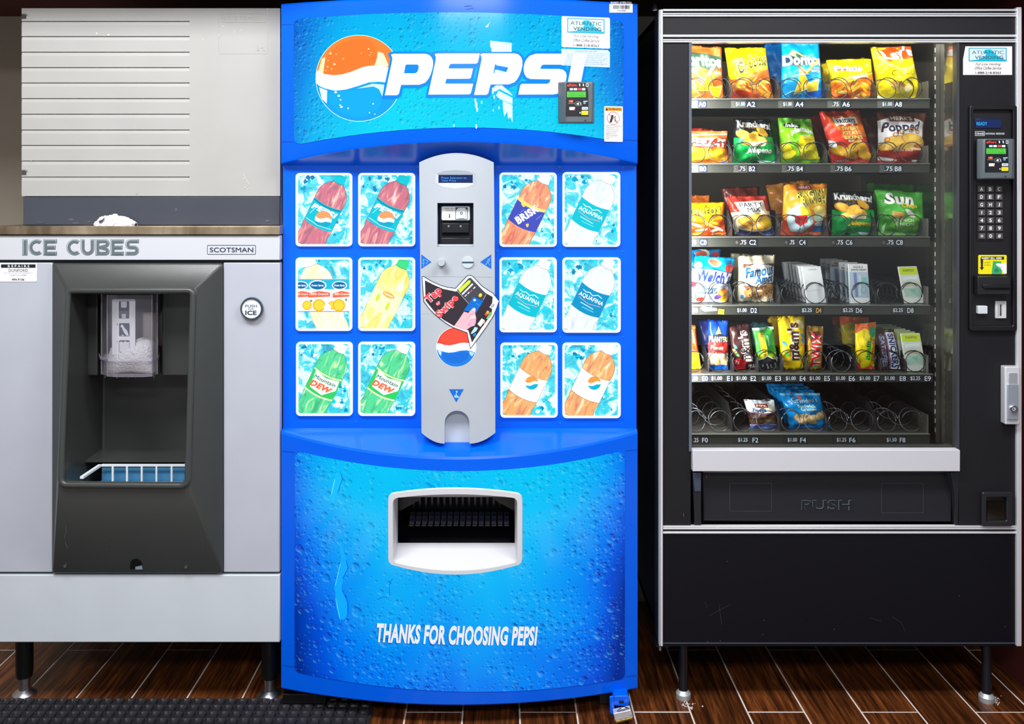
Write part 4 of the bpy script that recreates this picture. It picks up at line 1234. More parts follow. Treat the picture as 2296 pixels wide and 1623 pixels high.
    def ltext(t_, tt, sa, sb, hh, col, bold=.03, shear=0.0):
        q = pt(tt, (sa + sb) / 2, c_)
        wd = (sb - sa) * Ln
        p.text(t_, q[0] - wd / 2, q[1] - hh / 2, q[0] + wd / 2, q[1] + hh / 2, col, bold, shear, rot)
    if k == 'cola':
        p.poly([pt(.6, s, c_) for s in ss] + [pt(.58, s, c_) for s in ss[::-1]], (0, 130, 160))
        ltext('PEPSI', .535, -.18, .17, 13, (252, 253, 255), .05, .2)
        q = pt(.43, .03, c_); globe(p, q[0], q[1], 19, rot * .5, (244, 150, 96), (0, 160, 190))
        p.line([pt(.33, -.18, c_), pt(.33, 0, c_), pt(.33, .18, c_)], 1.2, (214, 246, 252)).line([pt(.4, -.16), pt(.5, -.12)], 1, (200, 244, 250))
    if k == 'dew':
        for tt in (.60, .32): p.poly([pt(tt, s, c_) for s in ss] + [pt(tt - .02, s, c_) for s in ss[::-1]], (230, 246, 190))
        p.poly([pt(.58, -.16, c_), pt(.56, .0, c_), pt(.57, .17, c_), pt(.44, .18, c_), pt(.34, .04, c_), pt(.36, -.14, c_)], (248, 250, 244))
        ltext('Mountain', .525, -.15, .15, 9, (20, 120, 96), .02, .2)
        ltext('DEW', .435, -.165, .14, 14, (238, 110, 74), .06, .25)
    if k == 'tea':
        for _ in range(8):
            s0, tt = rnd.uniform(-.15, .15), rnd.uniform(.33, .56); p.line([pt(tt, s0), pt(tt + .06, s0 + .03)], 1.4, (110, 130, 220))
        p.poly([pt(.615, s, c_) for s in ss] + [pt(.575, s, c_) for s in ss[::-1]], (250, 214, 110))
        q = pt(.46, 0); p.text('BRISK', q[0] - 29, q[1] - 9, q[0] + 29, q[1] + 9, (252, 252, 255), .05, 0, rot - 1.02)
        p.poly(blob(rnd, *pt(.55, -.1), 5), (250, 210, 90)).poly(blob(rnd, *pt(.34, .06), 4), (240, 200, 110))
    if k in ('water', 'water2'):
        pk = [pt(.55, s_, c_) for s_ in (-.14,)] + [pt(.545, -.09, c_), pt(.565, -.05, c_), pt(.545, 0, c_), pt(.575, .06, c_), pt(.55, .12, c_)]
        p.line(pk, 1.6, (240, 250, 255))
        ltext('AQUAFINA', .50, -.165, .165, 11, (250, 252, 255), .02)
        p.line([pt(.44, -.15, c_), pt(.43, 0, c_), pt(.44, .15, c_)], 1.2, (240, 150, 170)).line([pt(.40, -.1, c_), pt(.39, .08, c_)], 2, (170, 236, 246)).line([pt(.36, -.06, c_), pt(.355, .1, c_)], 1.5, (120, 220, 236))
        p.poly([pt(.64, -.185), pt(.63, 0), pt(.64, .185), pt(.634, .185), pt(.622, 0), pt(.634, -.185)], (214, 222, 228))
    if k == 'lemon':
        p.poly([pt(.62, -.16), pt(.61, .14), pt(.555, .15), pt(.565, -.15)], (255, 240, 160))
        p.ell(*pt(.515, .01), 14, 6, (250, 170, 70), rot).text('Lipton', pt(.515, .01)[0] - 10, pt(.515, .01)[1] - 3, pt(.515, .01)[0] + 10, pt(.515, .01)[1] + 3, (255, 250, 230), .03, 0, rot)
        p.poly(ellip(*pt(.43, -.1), 4, 9, 12, rot), (196, 226, 60)).poly(ellip(*pt(.38, .06), 4, 10, 12, rot), (196, 226, 60))
    if k == 'gold':
        q = pt(.50, .03); globe(p, q[0], q[1], 15, 0, (252, 150, 66), (0, 172, 206))
        p.line([pt(.30, s, c_) for s in ss], 1, (150, 120, 70)).line([pt(.61, s, c_) for s in ss], 1, (170, 140, 90)).ell(*pt(.40, .0), 4, 4, (238, 238, 236))
        p.text('DIET', pt(.44, -.13)[0] - 10, pt(.44, -.13)[1] - 3, pt(.44, -.13)[0] + 10, pt(.44, -.13)[1] + 3, (190, 210, 224), 0, 0, rot - 1.4)

frame_m = mat((246, 250, 255), .3, 0, 1.25, name='lit_button_frame')
spots = [(664, 790, 388, 552), (804, 931, 388, 552), (664, 790, 577, 741), (804, 931, 577, 741), (665, 791, 766, 931), (804, 931, 766, 931),
         (1120, 1248, 387, 553), (1261, 1390, 386, 553), (1120, 1248, 577, 744), (1261, 1391, 577, 745), (1122, 1250, 768, 935), (1261, 1391, 768, 936)]
arts = ['cola', 'cola', 'orange', 'lemon', 'dew', 'dew', 'tea', 'water', 'water', 'water2', 'gold', 'gold']
names = ['dark cola bottle', 'dark cola bottle', 'orange juice label', 'yellow lemon tea bottle', 'green soda bottle', 'green soda bottle', 'amber iced tea bottle', 'water bottle', 'water bottle', 'water bottle with deep blue label', 'golden diet cola bottle', 'golden diet cola bottle']
for i, (x0, x1, y0, y1) in enumerate(spots):
    o_ = rrect(x0, y0, x1, y1, 9, 5); i_ = rrect(x0 + 4.5, y0 + 4.5, x1 - 5.5, y1 - 4.5, 5, 5)
    btn = M().add(ring(o_, i_, 2.4125, 2.421, 2.42), frame_m).build('selection_button', soda, bevel=.001, seg=2)
    btn['label'] = 'backlit selection button picturing a ' + names[i]
    rc = (x0 + 4, y0 + 4, x1 - 5, y1 - 4)
    p = Print(clip=rc, emit=.95, rough=.25)
    bottle_art(p, rc, arts[i], 40 + i)
    p.build('picture_card', lambda x, y, oo: (X(x, 2.42), 2.4185 - oo, Z(y, 2.42)), btn, base=.0002, eps=.00004)
# little screws of the button panel
for (x, y) in ((799, 373), (936, 373), (1118, 374), (1255, 374), (1397, 376), (1115, 563), (1255, 563), (1396, 563), (1115, 757), (1256, 756), (1397, 755), (1256, 948), (798, 945)):
    M().add(lathe([(.0026, 2.4185), (.0026, 2.421)], (X(x, 2.42), 0, Z(y, 2.42)), 10, 'Y'), mat((20, 110, 235), .3)).build('panel_screw', door)

# ---- grey centre column
def cmap(px, py, off=0.0):
    d = 2.345 + .014 * ((px - 1024) / 85.0) ** 2
    return (X(px, d), d - off, Z(py, d))
grey_m = mat((180, 188, 196), .38, bump=(600, .08), name='light_grey_column')
top = [(940 + 167 * k / 14, 364 - 21 * (1 - ((k - 7) / 7) ** 2)) for k in range(15)]
right = [(1109, 560), (1110.5, 968)]
bl = [(1110.5 - (1110.5 - 1053) * k / 6, 970 + 24.5 * (1 - ((1 - k / 6)) ** 2) * 1.0) for k in range(7)]
cup = [(1052.5, 948)] + [(1024.7 + 27.8 * math.cos(math.radians(a)), 948 - 27.5 * math.sin(math.radians(a))) for a in range(15, 180, 15)] + [(997, 948)]
bl2 = [(996.5 - (996.5 - 945) * k / 6, 994.5 - 24.5 * (k / 6) ** 2) for k in range(7)]
out = top + right + bl + cup + bl2 + [(942, 560)]
vhole = [(980.5, 455), (1061.5, 455), (1061.5, 553), (980.5, 553)]
dhole = [(983, 392), (983, 410), (1060, 410), (1060, 392)]
cv, cf = patch(out, [vhole, dhole], cmap, 9)
g = M().add((cv, cf), grey_m)
n = len(out)
def skirt(loop, d1):
    V = [cmap(x, y) for x, y in loop]
    m_ = len(V)
    V = V + [(v[0], d1, v[2]) for v in V]
    return V, [(i, (i + 1) % m_, m_ + (i + 1) % m_, m_ + i) for i in range(m_)]
g.add(skirt(out, 2.425), grey_m).add(skirt(vhole, 2.385), grey_m).add(skirt(dhole, 2.352), grey_m)
col = g.build('coin_column', soda, fix=False)
bm = bmesh.new(); bm.from_mesh(col.data); bmesh.ops.remove_doubles(bm, verts=bm.verts, dist=1e-5); bmesh.ops.recalc_face_normals(bm, faces=bm.faces[:]); bm.to_mesh(col.data); bm.free()
M().add(pbox(990, 914, 1060, 1000, 2.372, 2.42), mat((190, 200, 208), .35)).build('return_cup', col, bevel=.004)
# display
lcd = M().add(pbox(981, 390, 1062, 412, 2.351, 2.36), mat((10, 44, 110), .2, 0, .55)).build('display', col)
p = Print(emit=1.0)
p.text('Press Selection to', 990, 396, 1046, 401, (60, 150, 235)).text('View Price', 990, 402.5, 1022, 407, (60, 150, 235))
p.build('display_text', plane(2.3508), lcd)
p = Print(rough=.38)
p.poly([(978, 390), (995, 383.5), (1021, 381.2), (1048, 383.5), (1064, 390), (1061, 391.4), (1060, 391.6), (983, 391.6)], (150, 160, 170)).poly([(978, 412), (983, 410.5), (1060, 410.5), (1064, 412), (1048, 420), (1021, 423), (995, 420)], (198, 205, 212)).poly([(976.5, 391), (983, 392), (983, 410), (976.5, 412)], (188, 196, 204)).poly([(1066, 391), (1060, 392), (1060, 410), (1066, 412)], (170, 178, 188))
p.build('shaded_bezel', cmap, col, step=(9, None), base=.0002)  # flat greys paint the bezel's shading, dark above and light below
# bill validator
vm = mat((22, 24, 30), .3, name='black_gloss_plastic')
g = M().add(pbox(984, 458, 1061, 553, 2.384, 2.39), mat((18, 20, 28), .4))
g.add(pbox(988, 461, 1056, 496, 2.368, 2.385), vm).add(pbox(990, 500, 1052, 522, 2.366, 2.385), vm).add(pbox(991, 524, 1051, 527, 2.374, 2.385), mat((4, 4, 6), .5)).add(pbox(989, 533, 1055, 549, 2.360, 2.385), vm).add(pbox(980, 548, 1062, 553, 2.355, 2.385), grey_m)
val = g.build('bill_acceptor', col, bevel=.0018)
p = Print(rough=.4)
p.rr(990, 462.5, 1053.5, 493.5, 3, (200, 226, 238)).rr(991, 464, 1052.5, 492, 2.5, (240, 244, 246))
p.text('INSERT BILL', 996, 466, 1018, 468.6, (50, 70, 80)).text('FACE UP', 999.5, 470.5, 1016, 473, (50, 70, 80))
p.line([(1008, 479), (1008, 487)], 2, (30, 50, 60)).poly([(1006, 486), (1010, 486), (1008, 489)], (30, 50, 60))
p.frame(1021, 464.5, 1049, 492, 1, 1.4, (70, 100, 110)).ell(1034.5, 478, 3.2, 3.2, (70, 100, 110)).ell(1034.5, 478, 1.6, 1.6, (230, 238, 240)).poly([(1021, 464.5), (1029, 464.5), (1022, 472)], (60, 90, 100)).poly([(1049, 464.5), (1041, 464.5), (1048, 472)], (60, 90, 100)).poly([(1021, 492), (1030, 489.5), (1040, 489.5), (1046, 492)], (60, 90, 100)).line([(1044, 470), (1044, 488)], 1, (150, 170, 176))
p.build('bill_sticker', plane(2.3678), val)
for sx_ in (1006, 1033):
    M().add(lathe([(.0028, 2.364), (.0028, 2.367)], (X(sx_, 2.365), 0, Z(507, 2.365)), 10, 'Y'), steel).build('screw', val)
# coin return button and slot
M().add(lathe([(.0085, 2.326), (.0098, 2.328), (.0100, 2.348)], (X(990, 2.34), 0, Z(588, 2.34)), 24, 'Y'), grey_m).build('return_button', col, smooth=True)
cs = M().add(lathe([(.0150, 2.3435), (.0158, 2.3465)], (X(1048.5, 2.345), 0, Z(588, 2.345)), 30, 'Y'), mat((192, 199, 206), .35)).build('coin_slot', col, smooth=True)
Print().rect(1036, 586.6, 1062, 589.6, (26, 60, 84)).build('slot', plane(2.3432), cs)
# blue signs
tb, lw = (24, 104, 200), (150, 200, 236)
p = Print(rough=.4).poly([(944.5, 570), (967.5, 587.5), (944.5, 603)], tb)
p.line([(947, 584), (954, 582), (960, 586), (955, 592)], .8, lw).line([(946, 591), (953, 589)], .8, lw).line([(949, 579), (950, 598)], .7, lw)
p.build('triangle_sign', cmap, col, step=(9, None), base=.0003)
p = Print(rough=.4).poly([(1101.5, 570), (1076.5, 587.5), (1101.5, 603)], tb)
p.line([(1100, 578), (1092, 586), (1098, 594)], .8, lw).line([(1091, 590), (1098, 584), (1094, 580)], .8, lw).ell(1090, 592, 1.4, 1.4, lw, n=8)
p.build('triangle_sign', cmap, col, step=(9, None), base=.0003)
p = Print(rough=.4).poly([(1006.5, 872.5), (1040, 872.5), (1023, 902)], tb).ell(1023.5, 877.5, 1.8, 2, lw, n=10).line([(1026, 877), (1022, 884)], 1.6, lw).poly([(1018, 891), (1019, 886), (1024, 884.5), (1029, 889), (1029, 892)], lw)
p.build('triangle_sign', cmap, col, step=(9, None), base=.0003)
Print(rough=.4).line([(946, 620), (1104, 621)], .7, (150, 160, 168)).build('seam', cmap, col, step=(9, None), base=.0003)
Print(rough=.4).line([(946, 703), (1104, 704)], .6, (176, 184, 190)).build('seam', cmap, col, step=(9, None), base=.0003)
p = Print(rough=.35)
p.ell(1023, 778, 44.8, 44.8, (246, 248, 252), n=48)
cc = lambda a: (1023 + 43.8 * math.cos(math.radians(a)), 778 + 43.8 * math.sin(math.radians(a)))
p.poly([cc(a) for a in range(190, 351, 6)] + [(1064, 770), (1040, 768), (1030, 769), (1020, 772), (1008, 774), (996, 773), (985, 769)], (232, 62, 50))
p.poly([(988, 766), (990, 755), (1000, 743), (1020, 737), (1042, 742), (1050, 757), (1047, 766), (1030, 767), (1018, 771), (1002, 772)], (248, 74, 56))
p.poly([cc(a) for a in range(10, 176, 6)] + [(983, 784), (993, 788), (1006, 790.5), (1020, 789), (1032, 786), (1045, 785), (1055, 786.5), (1064, 790)], (20, 120, 214))
p.poly([(990, 796), (995, 791), (1008, 793), (1022, 791), (1040, 788), (1053, 792), (1048, 805), (1030, 814), (1010, 813), (996, 806)], (18, 104, 204))
p.poly([(981, 783), (990, 788), (989, 798), (984, 792)], (190, 224, 240)).poly([(1052, 787), (1064, 791), (1058, 799), (1053, 794)], (170, 210, 236))
p.build('emblem', cmap, col, step=(9, None), base=.0003)
C3 = lambda l: [(930 + a * .14174, 600 + c * .14174) for a, c in l]
p = Print(rough=.35)
so = C3([(108, 140), (140, 133), (260, 205), (400, 270), (520, 305), (640, 322), (730, 225), (820, 130), (850, 116), (885, 116), (925, 135), (1000, 215), (1070, 290), (1240, 400), (1342, 528), (1285, 680), (1245, 772), (1130, 950), (1000, 1130), (878, 1292), (822, 1032), (600, 950), (500, 890), (400, 815), (310, 740), (225, 655), (138, 535)])
p.poly(so, (36, 54, 74)).poly(inflate(so, -1.7), (238, 244, 248))
p.poly(C3([(160, 200), (300, 270), (450, 335), (655, 378), (850, 168), (885, 158), (1010, 290), (1120, 400), (1232, 462), (1222, 600), (1220, 730), (1050, 960), (905, 1182), (848, 992), (620, 922), (450, 822), (300, 682), (172, 522)]), (48, 42, 50))
p.poly(C3([(668, 355), (870, 165), (890, 165), (1130, 415), (1080, 520), (960, 450), (860, 580)]), (66, 66, 76)).line(C3([(668, 362), (860, 575)]), 1, (170, 176, 190)).line(C3([(1130, 420), (1080, 515)]), 1, (170, 176, 190))
p.poly(C3([(685, 345), (855, 195), (885, 205), (880, 240), (730, 390), (715, 395)]), (196, 214, 60)).poly(C3([(740, 415), (910, 245), (925, 265), (758, 432)]), (232, 236, 240))
for (a, c, cl) in ((805, 440, (200, 205, 215)), (848, 400, (220, 225, 232)), (892, 368, (200, 90, 100)), (940, 318, (225, 228, 236))): p.poly(C3([(a - 18, c + 8), (a + 12, c - 22), (a + 22, c - 8), (a - 8, c + 22)]), cl)
p.ell(*C3([(1038, 435)])[0], 3.6, 4.6, (236, 214, 40), .4)
p.poly(C3([(935, 455), (1085, 530), (968, 716), (775, 675)]), (0, 104, 196)).poly(C3([(925, 500), (960, 490), (970, 520), (935, 535)]), (210, 230, 246)).line(C3([(970, 560), (1030, 600)]), .8, (90, 170, 230))
p.poly(C3([(622, 922), (700, 815), (780, 695), (850, 715), (905, 650), (940, 630), (965, 648), (955, 720), (972, 800), (965, 870), (945, 915), (885, 935), (825, 978), (760, 970)]), (244, 178, 188))
p.poly(C3([(870, 760), (955, 730), (970, 800), (870, 830)]), (250, 198, 200)).poly(C3([(850, 840), (965, 820), (962, 880), (860, 900)]), (240, 170, 190)).poly(C3([(840, 890), (880, 885), (870, 925), (838, 915)]), (236, 140, 200)).line(C3([(870, 830), (968, 806)]), .8, (200, 110, 140)).line(C3([(860, 770), (880, 740), (950, 725)]), .8, (200, 110, 140)).poly(C3([(910, 660), (945, 640), (955, 665), (930, 690)]), (252, 214, 220))
p.poly(C3([(1180, 625), (1240, 540), (1330, 530), (1240, 660)]), (240, 244, 248)).text('VISA', *C3([(1195, 585)])[0], *C3([(1265, 625)])[0], (50, 60, 110), .03, .2, -.85)
p.ell(*C3([(1130, 735)])[0], 3.4, 3.8, (220, 70, 60)).ell(*C3([(1155, 705)])[0], 3.4, 3.8, (246, 170, 60)).poly(C3([(1130, 800), (1200, 695), (1220, 715), (1150, 820)]), (120, 190, 110))
p.poly(C3([(990, 890), (1060, 800), (1110, 835), (1040, 935)]), (234, 240, 246)).poly(C3([(1085, 850), (1110, 840), (1110, 890), (1090, 890)]), (240, 140, 90))
p.poly(C3([(885, 1040), (950, 935), (1000, 950), (975, 1000), (905, 1045)]), (180, 226, 246)).poly(C3([(915, 1060), (960, 1025), (975, 1060), (940, 1095)]), (20, 130, 200))
rd, wh = (238, 74, 84), (248, 236, 238)
def tilt(t_, c, w_, h_, r_, bold):
    x, y = C3([c])[0]
    for col_, bb in ((wh, bold + .055), (rd, bold)): p.text(t_, x - w_ / 2, y - h_ / 2, x + w_ / 2, y + h_ / 2, col_, bb, 0, r_)
tilt('Tap', (305, 440), 42, 25, -.72, .05); tilt('or', (372, 565), 11, 8, -.6, .03); tilt('Swipe', (520, 615), 62, 23, -.80, .05)
p.build('tap_sticker', cmap, col, step=(9, None), base=.0009, eps=.00004)

# ---- delivery port
bez_m = mat((206, 207, 212), .35, name='pale_grey_bezel')
NO = bowed(870, 1172, 1105, 1262, 13, 25, 16); NI = bowed(882.5, 1159, 1116, 1257, 9, 19, 11)
n = len(NO)
V = [psurf(x, y, 0) for x, y in NO] + [psurf(x, y, .007) for x, y in inflate(NO, -1.5)] + [psurf(x, y, .007) for x, y in inflate(NI, 1)] + [psurf(x, y, .003) for x, y in NI]
# sleeve back to the chamber mouth
def lerp_back(x, y):
    # chamber mouth rectangle at depth 2.40
    xb = max(892.0, min(1154.0, 1023 + (x - 1020.7) * 1.0))
    yb = 1114 if y < 1180 else 1217
    return W(xb * 1.0, yb, 2.40)
V += [lerp_back(x, y) for x, y in NI]
Fc = []
for b_ in range(4):
    for k in range(n):
        j = (k + 1) % n
        Fc.append((b_ * n + k, b_ * n + j, (b_ + 1) * n + j, (b_ + 1) * n + k))
port = M().add((V, Fc), bez_m).build('delivery_port', soda, smooth=True, angle=40)
dkm = mat((12, 13, 20), .3, name='black_chute'); dkr = mat((30, 34, 52), .25, name='ribbed_chute')
cx0, cx1, cz0_, cz1_ = X(891, 2.40), X(1155, 2.40), Z(1218, 2.40), Z(1108, 2.40)
g = M()
V = [(cx0, 2.399, cz0_), (cx1, 2.399, cz0_), (cx1, 2.399, cz1_), (cx0, 2.399, cz1_), (cx0, 2.66, cz0_), (cx1, 2.66, cz0_), (cx1, 2.66, cz1_), (cx0, 2.66, cz1_)]
g.add((V, [(0, 1, 5, 4), (1, 2, 6, 5), (2, 3, 7, 6), (3, 0, 4, 7), (4, 5, 6, 7)]), dkm)
ch_ = g.build('chute_chamber', port)
g = M()
for k in range(16):
    x_ = cx0 + .028 + k * .0172
    g.add(box(x_, x_ + .006, 2.53, 2.60, cz0_ + .05, cz1_ - .004), dkr)
    for r_ in range(4): g.add(box(x_ - .002, x_ + .0105, 2.50 - r_ * .018, 2.506 - r_ * .018, cz0_ + .026 + r_ * .001, cz0_ + .030 + r_ * .001 + (3 - r_) * .006), dkr)
g.build('chute_rib', port)['kind'] = 'stuff'
for s_ in (-1, 1):
    g = M()
    xm_ = (cx0 + cx1) / 2
    e_ = cx0 if s_ < 0 else cx1
    V = [(e_, 2.45, cz1_), (xm_ + s_ * .075, 2.45, cz1_), (xm_ + s_ * .105, 2.45, cz1_ - .034), (e_, 2.45, cz1_ - .062)]
    V += [(v[0], 2.47, v[2]) for v in V]
    g.add((V, [(0, 1, 2, 3), (7, 6, 5, 4)] + [(i, (i + 1) % 4, 4 + (i + 1) % 4, 4 + i) for i in range(4)]), mat((36, 34, 40), .3))
    g.build('chute_guard', port)

# ---- card reader, used on both vending machines
def card_reader(parent, x0, y0, x1, y1, db, df, shade=(82, 92, 98)):
    w, h = x1 - x0, y1 - y0
    gm = mat(shade, .32, name='slate_plastic')
    def L_(u0, v0, u1, v1, d): return [W(x0 + u * w, y0 + v * h, d) for u, v in ((u0, v0), (u1, v0), (u1, v1), (u0, v1))]
    V = L_(0, 0, 1, 1, db) + L_(.02, .01, .99, .99, df + .02) + L_(.20, .0, .96, .98, df)
    Fc = [(0, 3, 2, 1), (8, 9, 10, 11)]
    for b_ in (0, 4):
        for k in range(4): Fc.append((b_ + k, b_ + (k + 1) % 4, b_ + 4 + (k + 1) % 4, b_ + 4 + k))
    body_ = M().add((V, Fc), gm).build('card_reader', parent, bevel=.004, seg=3)
    fx, fy = lambda u: x0 + u * w, lambda v: y0 + v * h
    p = Print(rough=.3)
    p.poly([(fx(.24), fy(.03)), (fx(.78), fy(.03)), (fx(.83), fy(.25)), (fx(.84), fy(.82)), (fx(.22), fy(.82))], (24, 26, 30))
    p.text('ePort', fx(.26), fy(.05), fx(.52), fy(.115), (236, 60, 44), .04)
    p.poly([(fx(.58), fy(.05)), (fx(.61), fy(.05)), (fx(.615), fy(.11)), (fx(.59), fy(.11))], (240, 246, 250)).poly([(fx(.68), fy(.05)), (fx(.71), fy(.05)), (fx(.715), fy(.11)), (fx(.69), fy(.11))], (240, 246, 250)).frame(fx(.765), fy(.045), fx(.83), fy(.12), 1, .9, (240, 246, 250))
    for u, c_ in ((.33, (190, 216, 240)), (.44, (236, 236, 238)), (.555, (220, 70, 80)), (.66, (236, 240, 246))): p.rr(fx(u), fy(.155), fx(u + .09), fy(.205), .5, c_)
    p.poly(ellip(fx(.555), fy(.52), .09 * w, .055 * h, 20), (140, 146, 150), [ellip(fx(.555), fy(.52), .08 * w, .047 * h, 20)])
    p.poly([(fx(.51), fy(.52)), (fx(.57), fy(.49)), (fx(.58), fy(.55)), (fx(.53), fy(.545))], (236, 240, 242)).line([(fx(.60), fy(.49)), (fx(.625), fy(.52)), (fx(.64), fy(.56))], .9, (236, 240, 242))
    p.ell(fx(.34), fy(.465), .04 * w, .028 * h, (226, 90, 70), n=12).ell(fx(.385), fy(.465), .04 * w, .028 * h, (236, 120, 96), n=12).line([(fx(.28), fy(.515)), (fx(.45), fy(.518))], .9, (150, 150, 130))
    p.poly([(fx(.69), fy(.46)), (fx(.82), fy(.455)), (fx(.8), fy(.475)), (fx(.7), fy(.48))], (220, 226, 232)).rr(fx(.70), fy(.49), fx(.76), fy(.53), .8, (70, 170, 220))
    p.rr(fx(.32), fy(.60), fx(.47), fy(.67), .6, (238, 240, 242)).poly([(fx(.44), fy(.64)), (fx(.475), fy(.635)), (fx(.455), fy(.695))], (214, 70, 60))
    p.rr(fx(.66), fy(.60), fx(.82), fy(.665), .6, (232, 238, 246)).text('VISA', fx(.68), fy(.612), fx(.80), fy(.652), (50, 70, 130), .03, .2)
    p.ell(fx(.61), fy(.735), .018 * w, .018 * h, (238, 240, 242), n=10).rr(fx(.645), fy(.69), fx(.825), fy(.785), 1, (242, 216, 30)).text('COMPLETE', fx(.665), fy(.73), fx(.805), fy(.745), (90, 80, 20))
    p.poly([(fx(.71), fy(.91)), (fx(.79), fy(.905)), (fx(.75), fy(.93))], (30, 34, 38))
    p.build('reader_face', plane(df), body_, eps=.00005)
    p = Print(emit=.8, rough=.3)
    p.rr(fx(.255), fy(.235), fx(.765), fy(.37), .8, (84, 204, 66)).text('Swipe Or Tap', fx(.32), fy(.25), fx(.70), fy(.29), (44, 130, 50)).text('Card To Begin', fx(.29), fy(.31), fx(.72), fy(.355), (44, 130, 50))
    p.build('reader_screen', plane(df), body_, base=.0012)
    return body_
card_reader(soda, 1250, 183, 1333, 278, 2.36, 2.308)

# ---- base: feet, hasp
M().add(pbox(633, 1556, 731, 1586, 2.405, 2.52), mat((10, 10, 12), .35)).build('foot', soda, bevel=.002)
M().add(box(xc + half - .10, xc + half - .02, 2.42, 2.52, .002, .056), mat((10, 10, 12), .35)).build('foot', soda, bevel=.002)
for sx_ in (-1, 1): M().add(box(xc + sx_ * (half - .06) - .04, xc + sx_ * (half - .06) + .04, 3.0, 3.1, .002, .072), mat((10, 10, 12), .35)).build('foot', soda)
M().add(box(xc - half + .03, xc + half - .03, 2.50, 3.12, .045, .072), mat((16, 16, 20), .5)).build('base_plate', soda)
hs = M()
hs.add(prism(rrect(1376, 1560, 1411, 1583, 6), 2.352, 2.40, 2.352), blue)
hs.add(prism([(1367, 1563), (1376, 1561), (1378, 1592), (1384, 1600), (1402, 1600), (1402, 1606), (1376, 1606), (1368, 1598)], 2.345, 2.352, 2.345), blue)
hasp = hs.build('hasp', soda, bevel=.0015)
Print().ell(1393.5, 1573.5, 6.5, 3.6, (6, 18, 60)).build('hasp_hole', plane(2.352), hasp)
lk = root('padlock', W(1395, 1620, 2.335), 'small steel padlock with brass base hanging at the bottom right corner of the blue machine', 'padlock')
chrome = mat((226, 228, 234), .15, 1.0, name='polished_steel'); brassm = mat((196, 160, 70), .3, 1.0, name='brass')
M().add(prism(inflate([(1376, 1600), (1414, 1592), (1419, 1607), (1380, 1617)], .5), 2.322, 2.344, 2.322), mat((222, 226, 230), .35, .6)).build('lock_body', lk, bevel=.0015)
M().add(prism([(1380, 1617.5), (1419, 1608), (1419, 1613), (1381, 1622.5)], 2.322, 2.344, 2.322), brassm).build('lock_base', lk, bevel=.001)
arc = [W(1382 + 30 * t, 1601 - 8 * t - 8.5 * math.sin(math.pi * t), 2.331 - .006 * math.sin(math.pi * t)) for t in [k / 14 for k in range(15)]]
M().add(tube(arc, .0042, 10), chrome).build('shackle', lk, smooth='all')
for (x, y) in ((1378.5, 1613), (1391, 1611), (1403, 1608.5), (1414.5, 1602)):
    M().add(lathe([(.0016, 2.3205), (.0018, 2.323)], (X(x, 2.322), 0, Z(y, 2.322)), 10, 'Y'), chrome).build('rivet', lk)

# ------------------------------------------------------------------ black snack vending machine
DS = 2.40
snack = root('snack_vending_machine', (X(1884, DS), 2.75, 0), 'black glass-front snack vending machine with silver trim and coiled wire shelves', 'vending machine')
char = mat((27, 27, 31), .45, spec=.25, bump=(2200, .2), name='charcoal_textured_paint')
char2 = mat((9, 11, 20), .4, spec=.25, bump=(2200, .12), name='black_lower_panel')
alu = mat((226, 229, 234), .28, .35, name='aluminium_trim')
blk = mat((14, 14, 17), .4, name='black_plastic')
liner = mat((116, 105, 90), .5, bump=(300, .1), name='brown_grey_liner')
XL, XR = X(1478, DS), X(2291, DS)
zT, zB = Z(21, DS), Z(1450, DS)
# cabinet: open-fronted box
g = M()
ci, co = .018, .0
y0c, y1c = 2.485, 3.16
g.add(box(XL + .004, XL + .022, y0c, y1c, zB + .01, zT - .006), blk).add(box(XR - .022, XR - .004, y0c, y1c, zB + .01, zT - .006), blk)
g.add(box(XL + .004, XR - .004, y0c, y1c, zT - .024, zT - .006), blk).add(box(XL + .004, XR - .004, y0c, y1c, zB + .01, zB + .028), blk).add(box(XL + .004, XR - .004, y1c - .018, y1c, zB + .01, zT - .006), blk)
g.build('cabinet', snack)
IL, IR = X(1522, 2.46), X(2151, 2.428)
IT, IB = Z(58, 2.45), Z(1012, 2.45)
g = M()
g.add(box(IL - .01, IL, 2.478, 3.10, IB, IT), liner).add(box(IL, IR, 3.09, 3.10, IB, IT), liner).add(box(IL - .01, IR + .01, 2.478, 3.10, IT, IT + .01), liner).add(box(IL - .01, IR + .01, 2.478, 3.10, IB - .01, IB), mat((30, 28, 26), .6))
g.build('liner', snack)
M().add(box(IR, IR + .01, 2.43, 3.10, IB, IT), mat((190, 186, 176), .09, .95, name='bright_steel_liner')).build('side_liner', snack)
# slotted shelf standard on the right wall
g = M().add(box(IR - .012, IR - .0005, 2.535, 2.547, IB, IT), mat((60, 58, 54), .4))
z = IB + .03
while z < IT - .02:
    g.add(box(IR - .0128, IR - .0118, 2.536, 2.5385, z, z + .012), mat((230, 236, 236), .4)); z += .026
g.build('shelf_standard', snack)

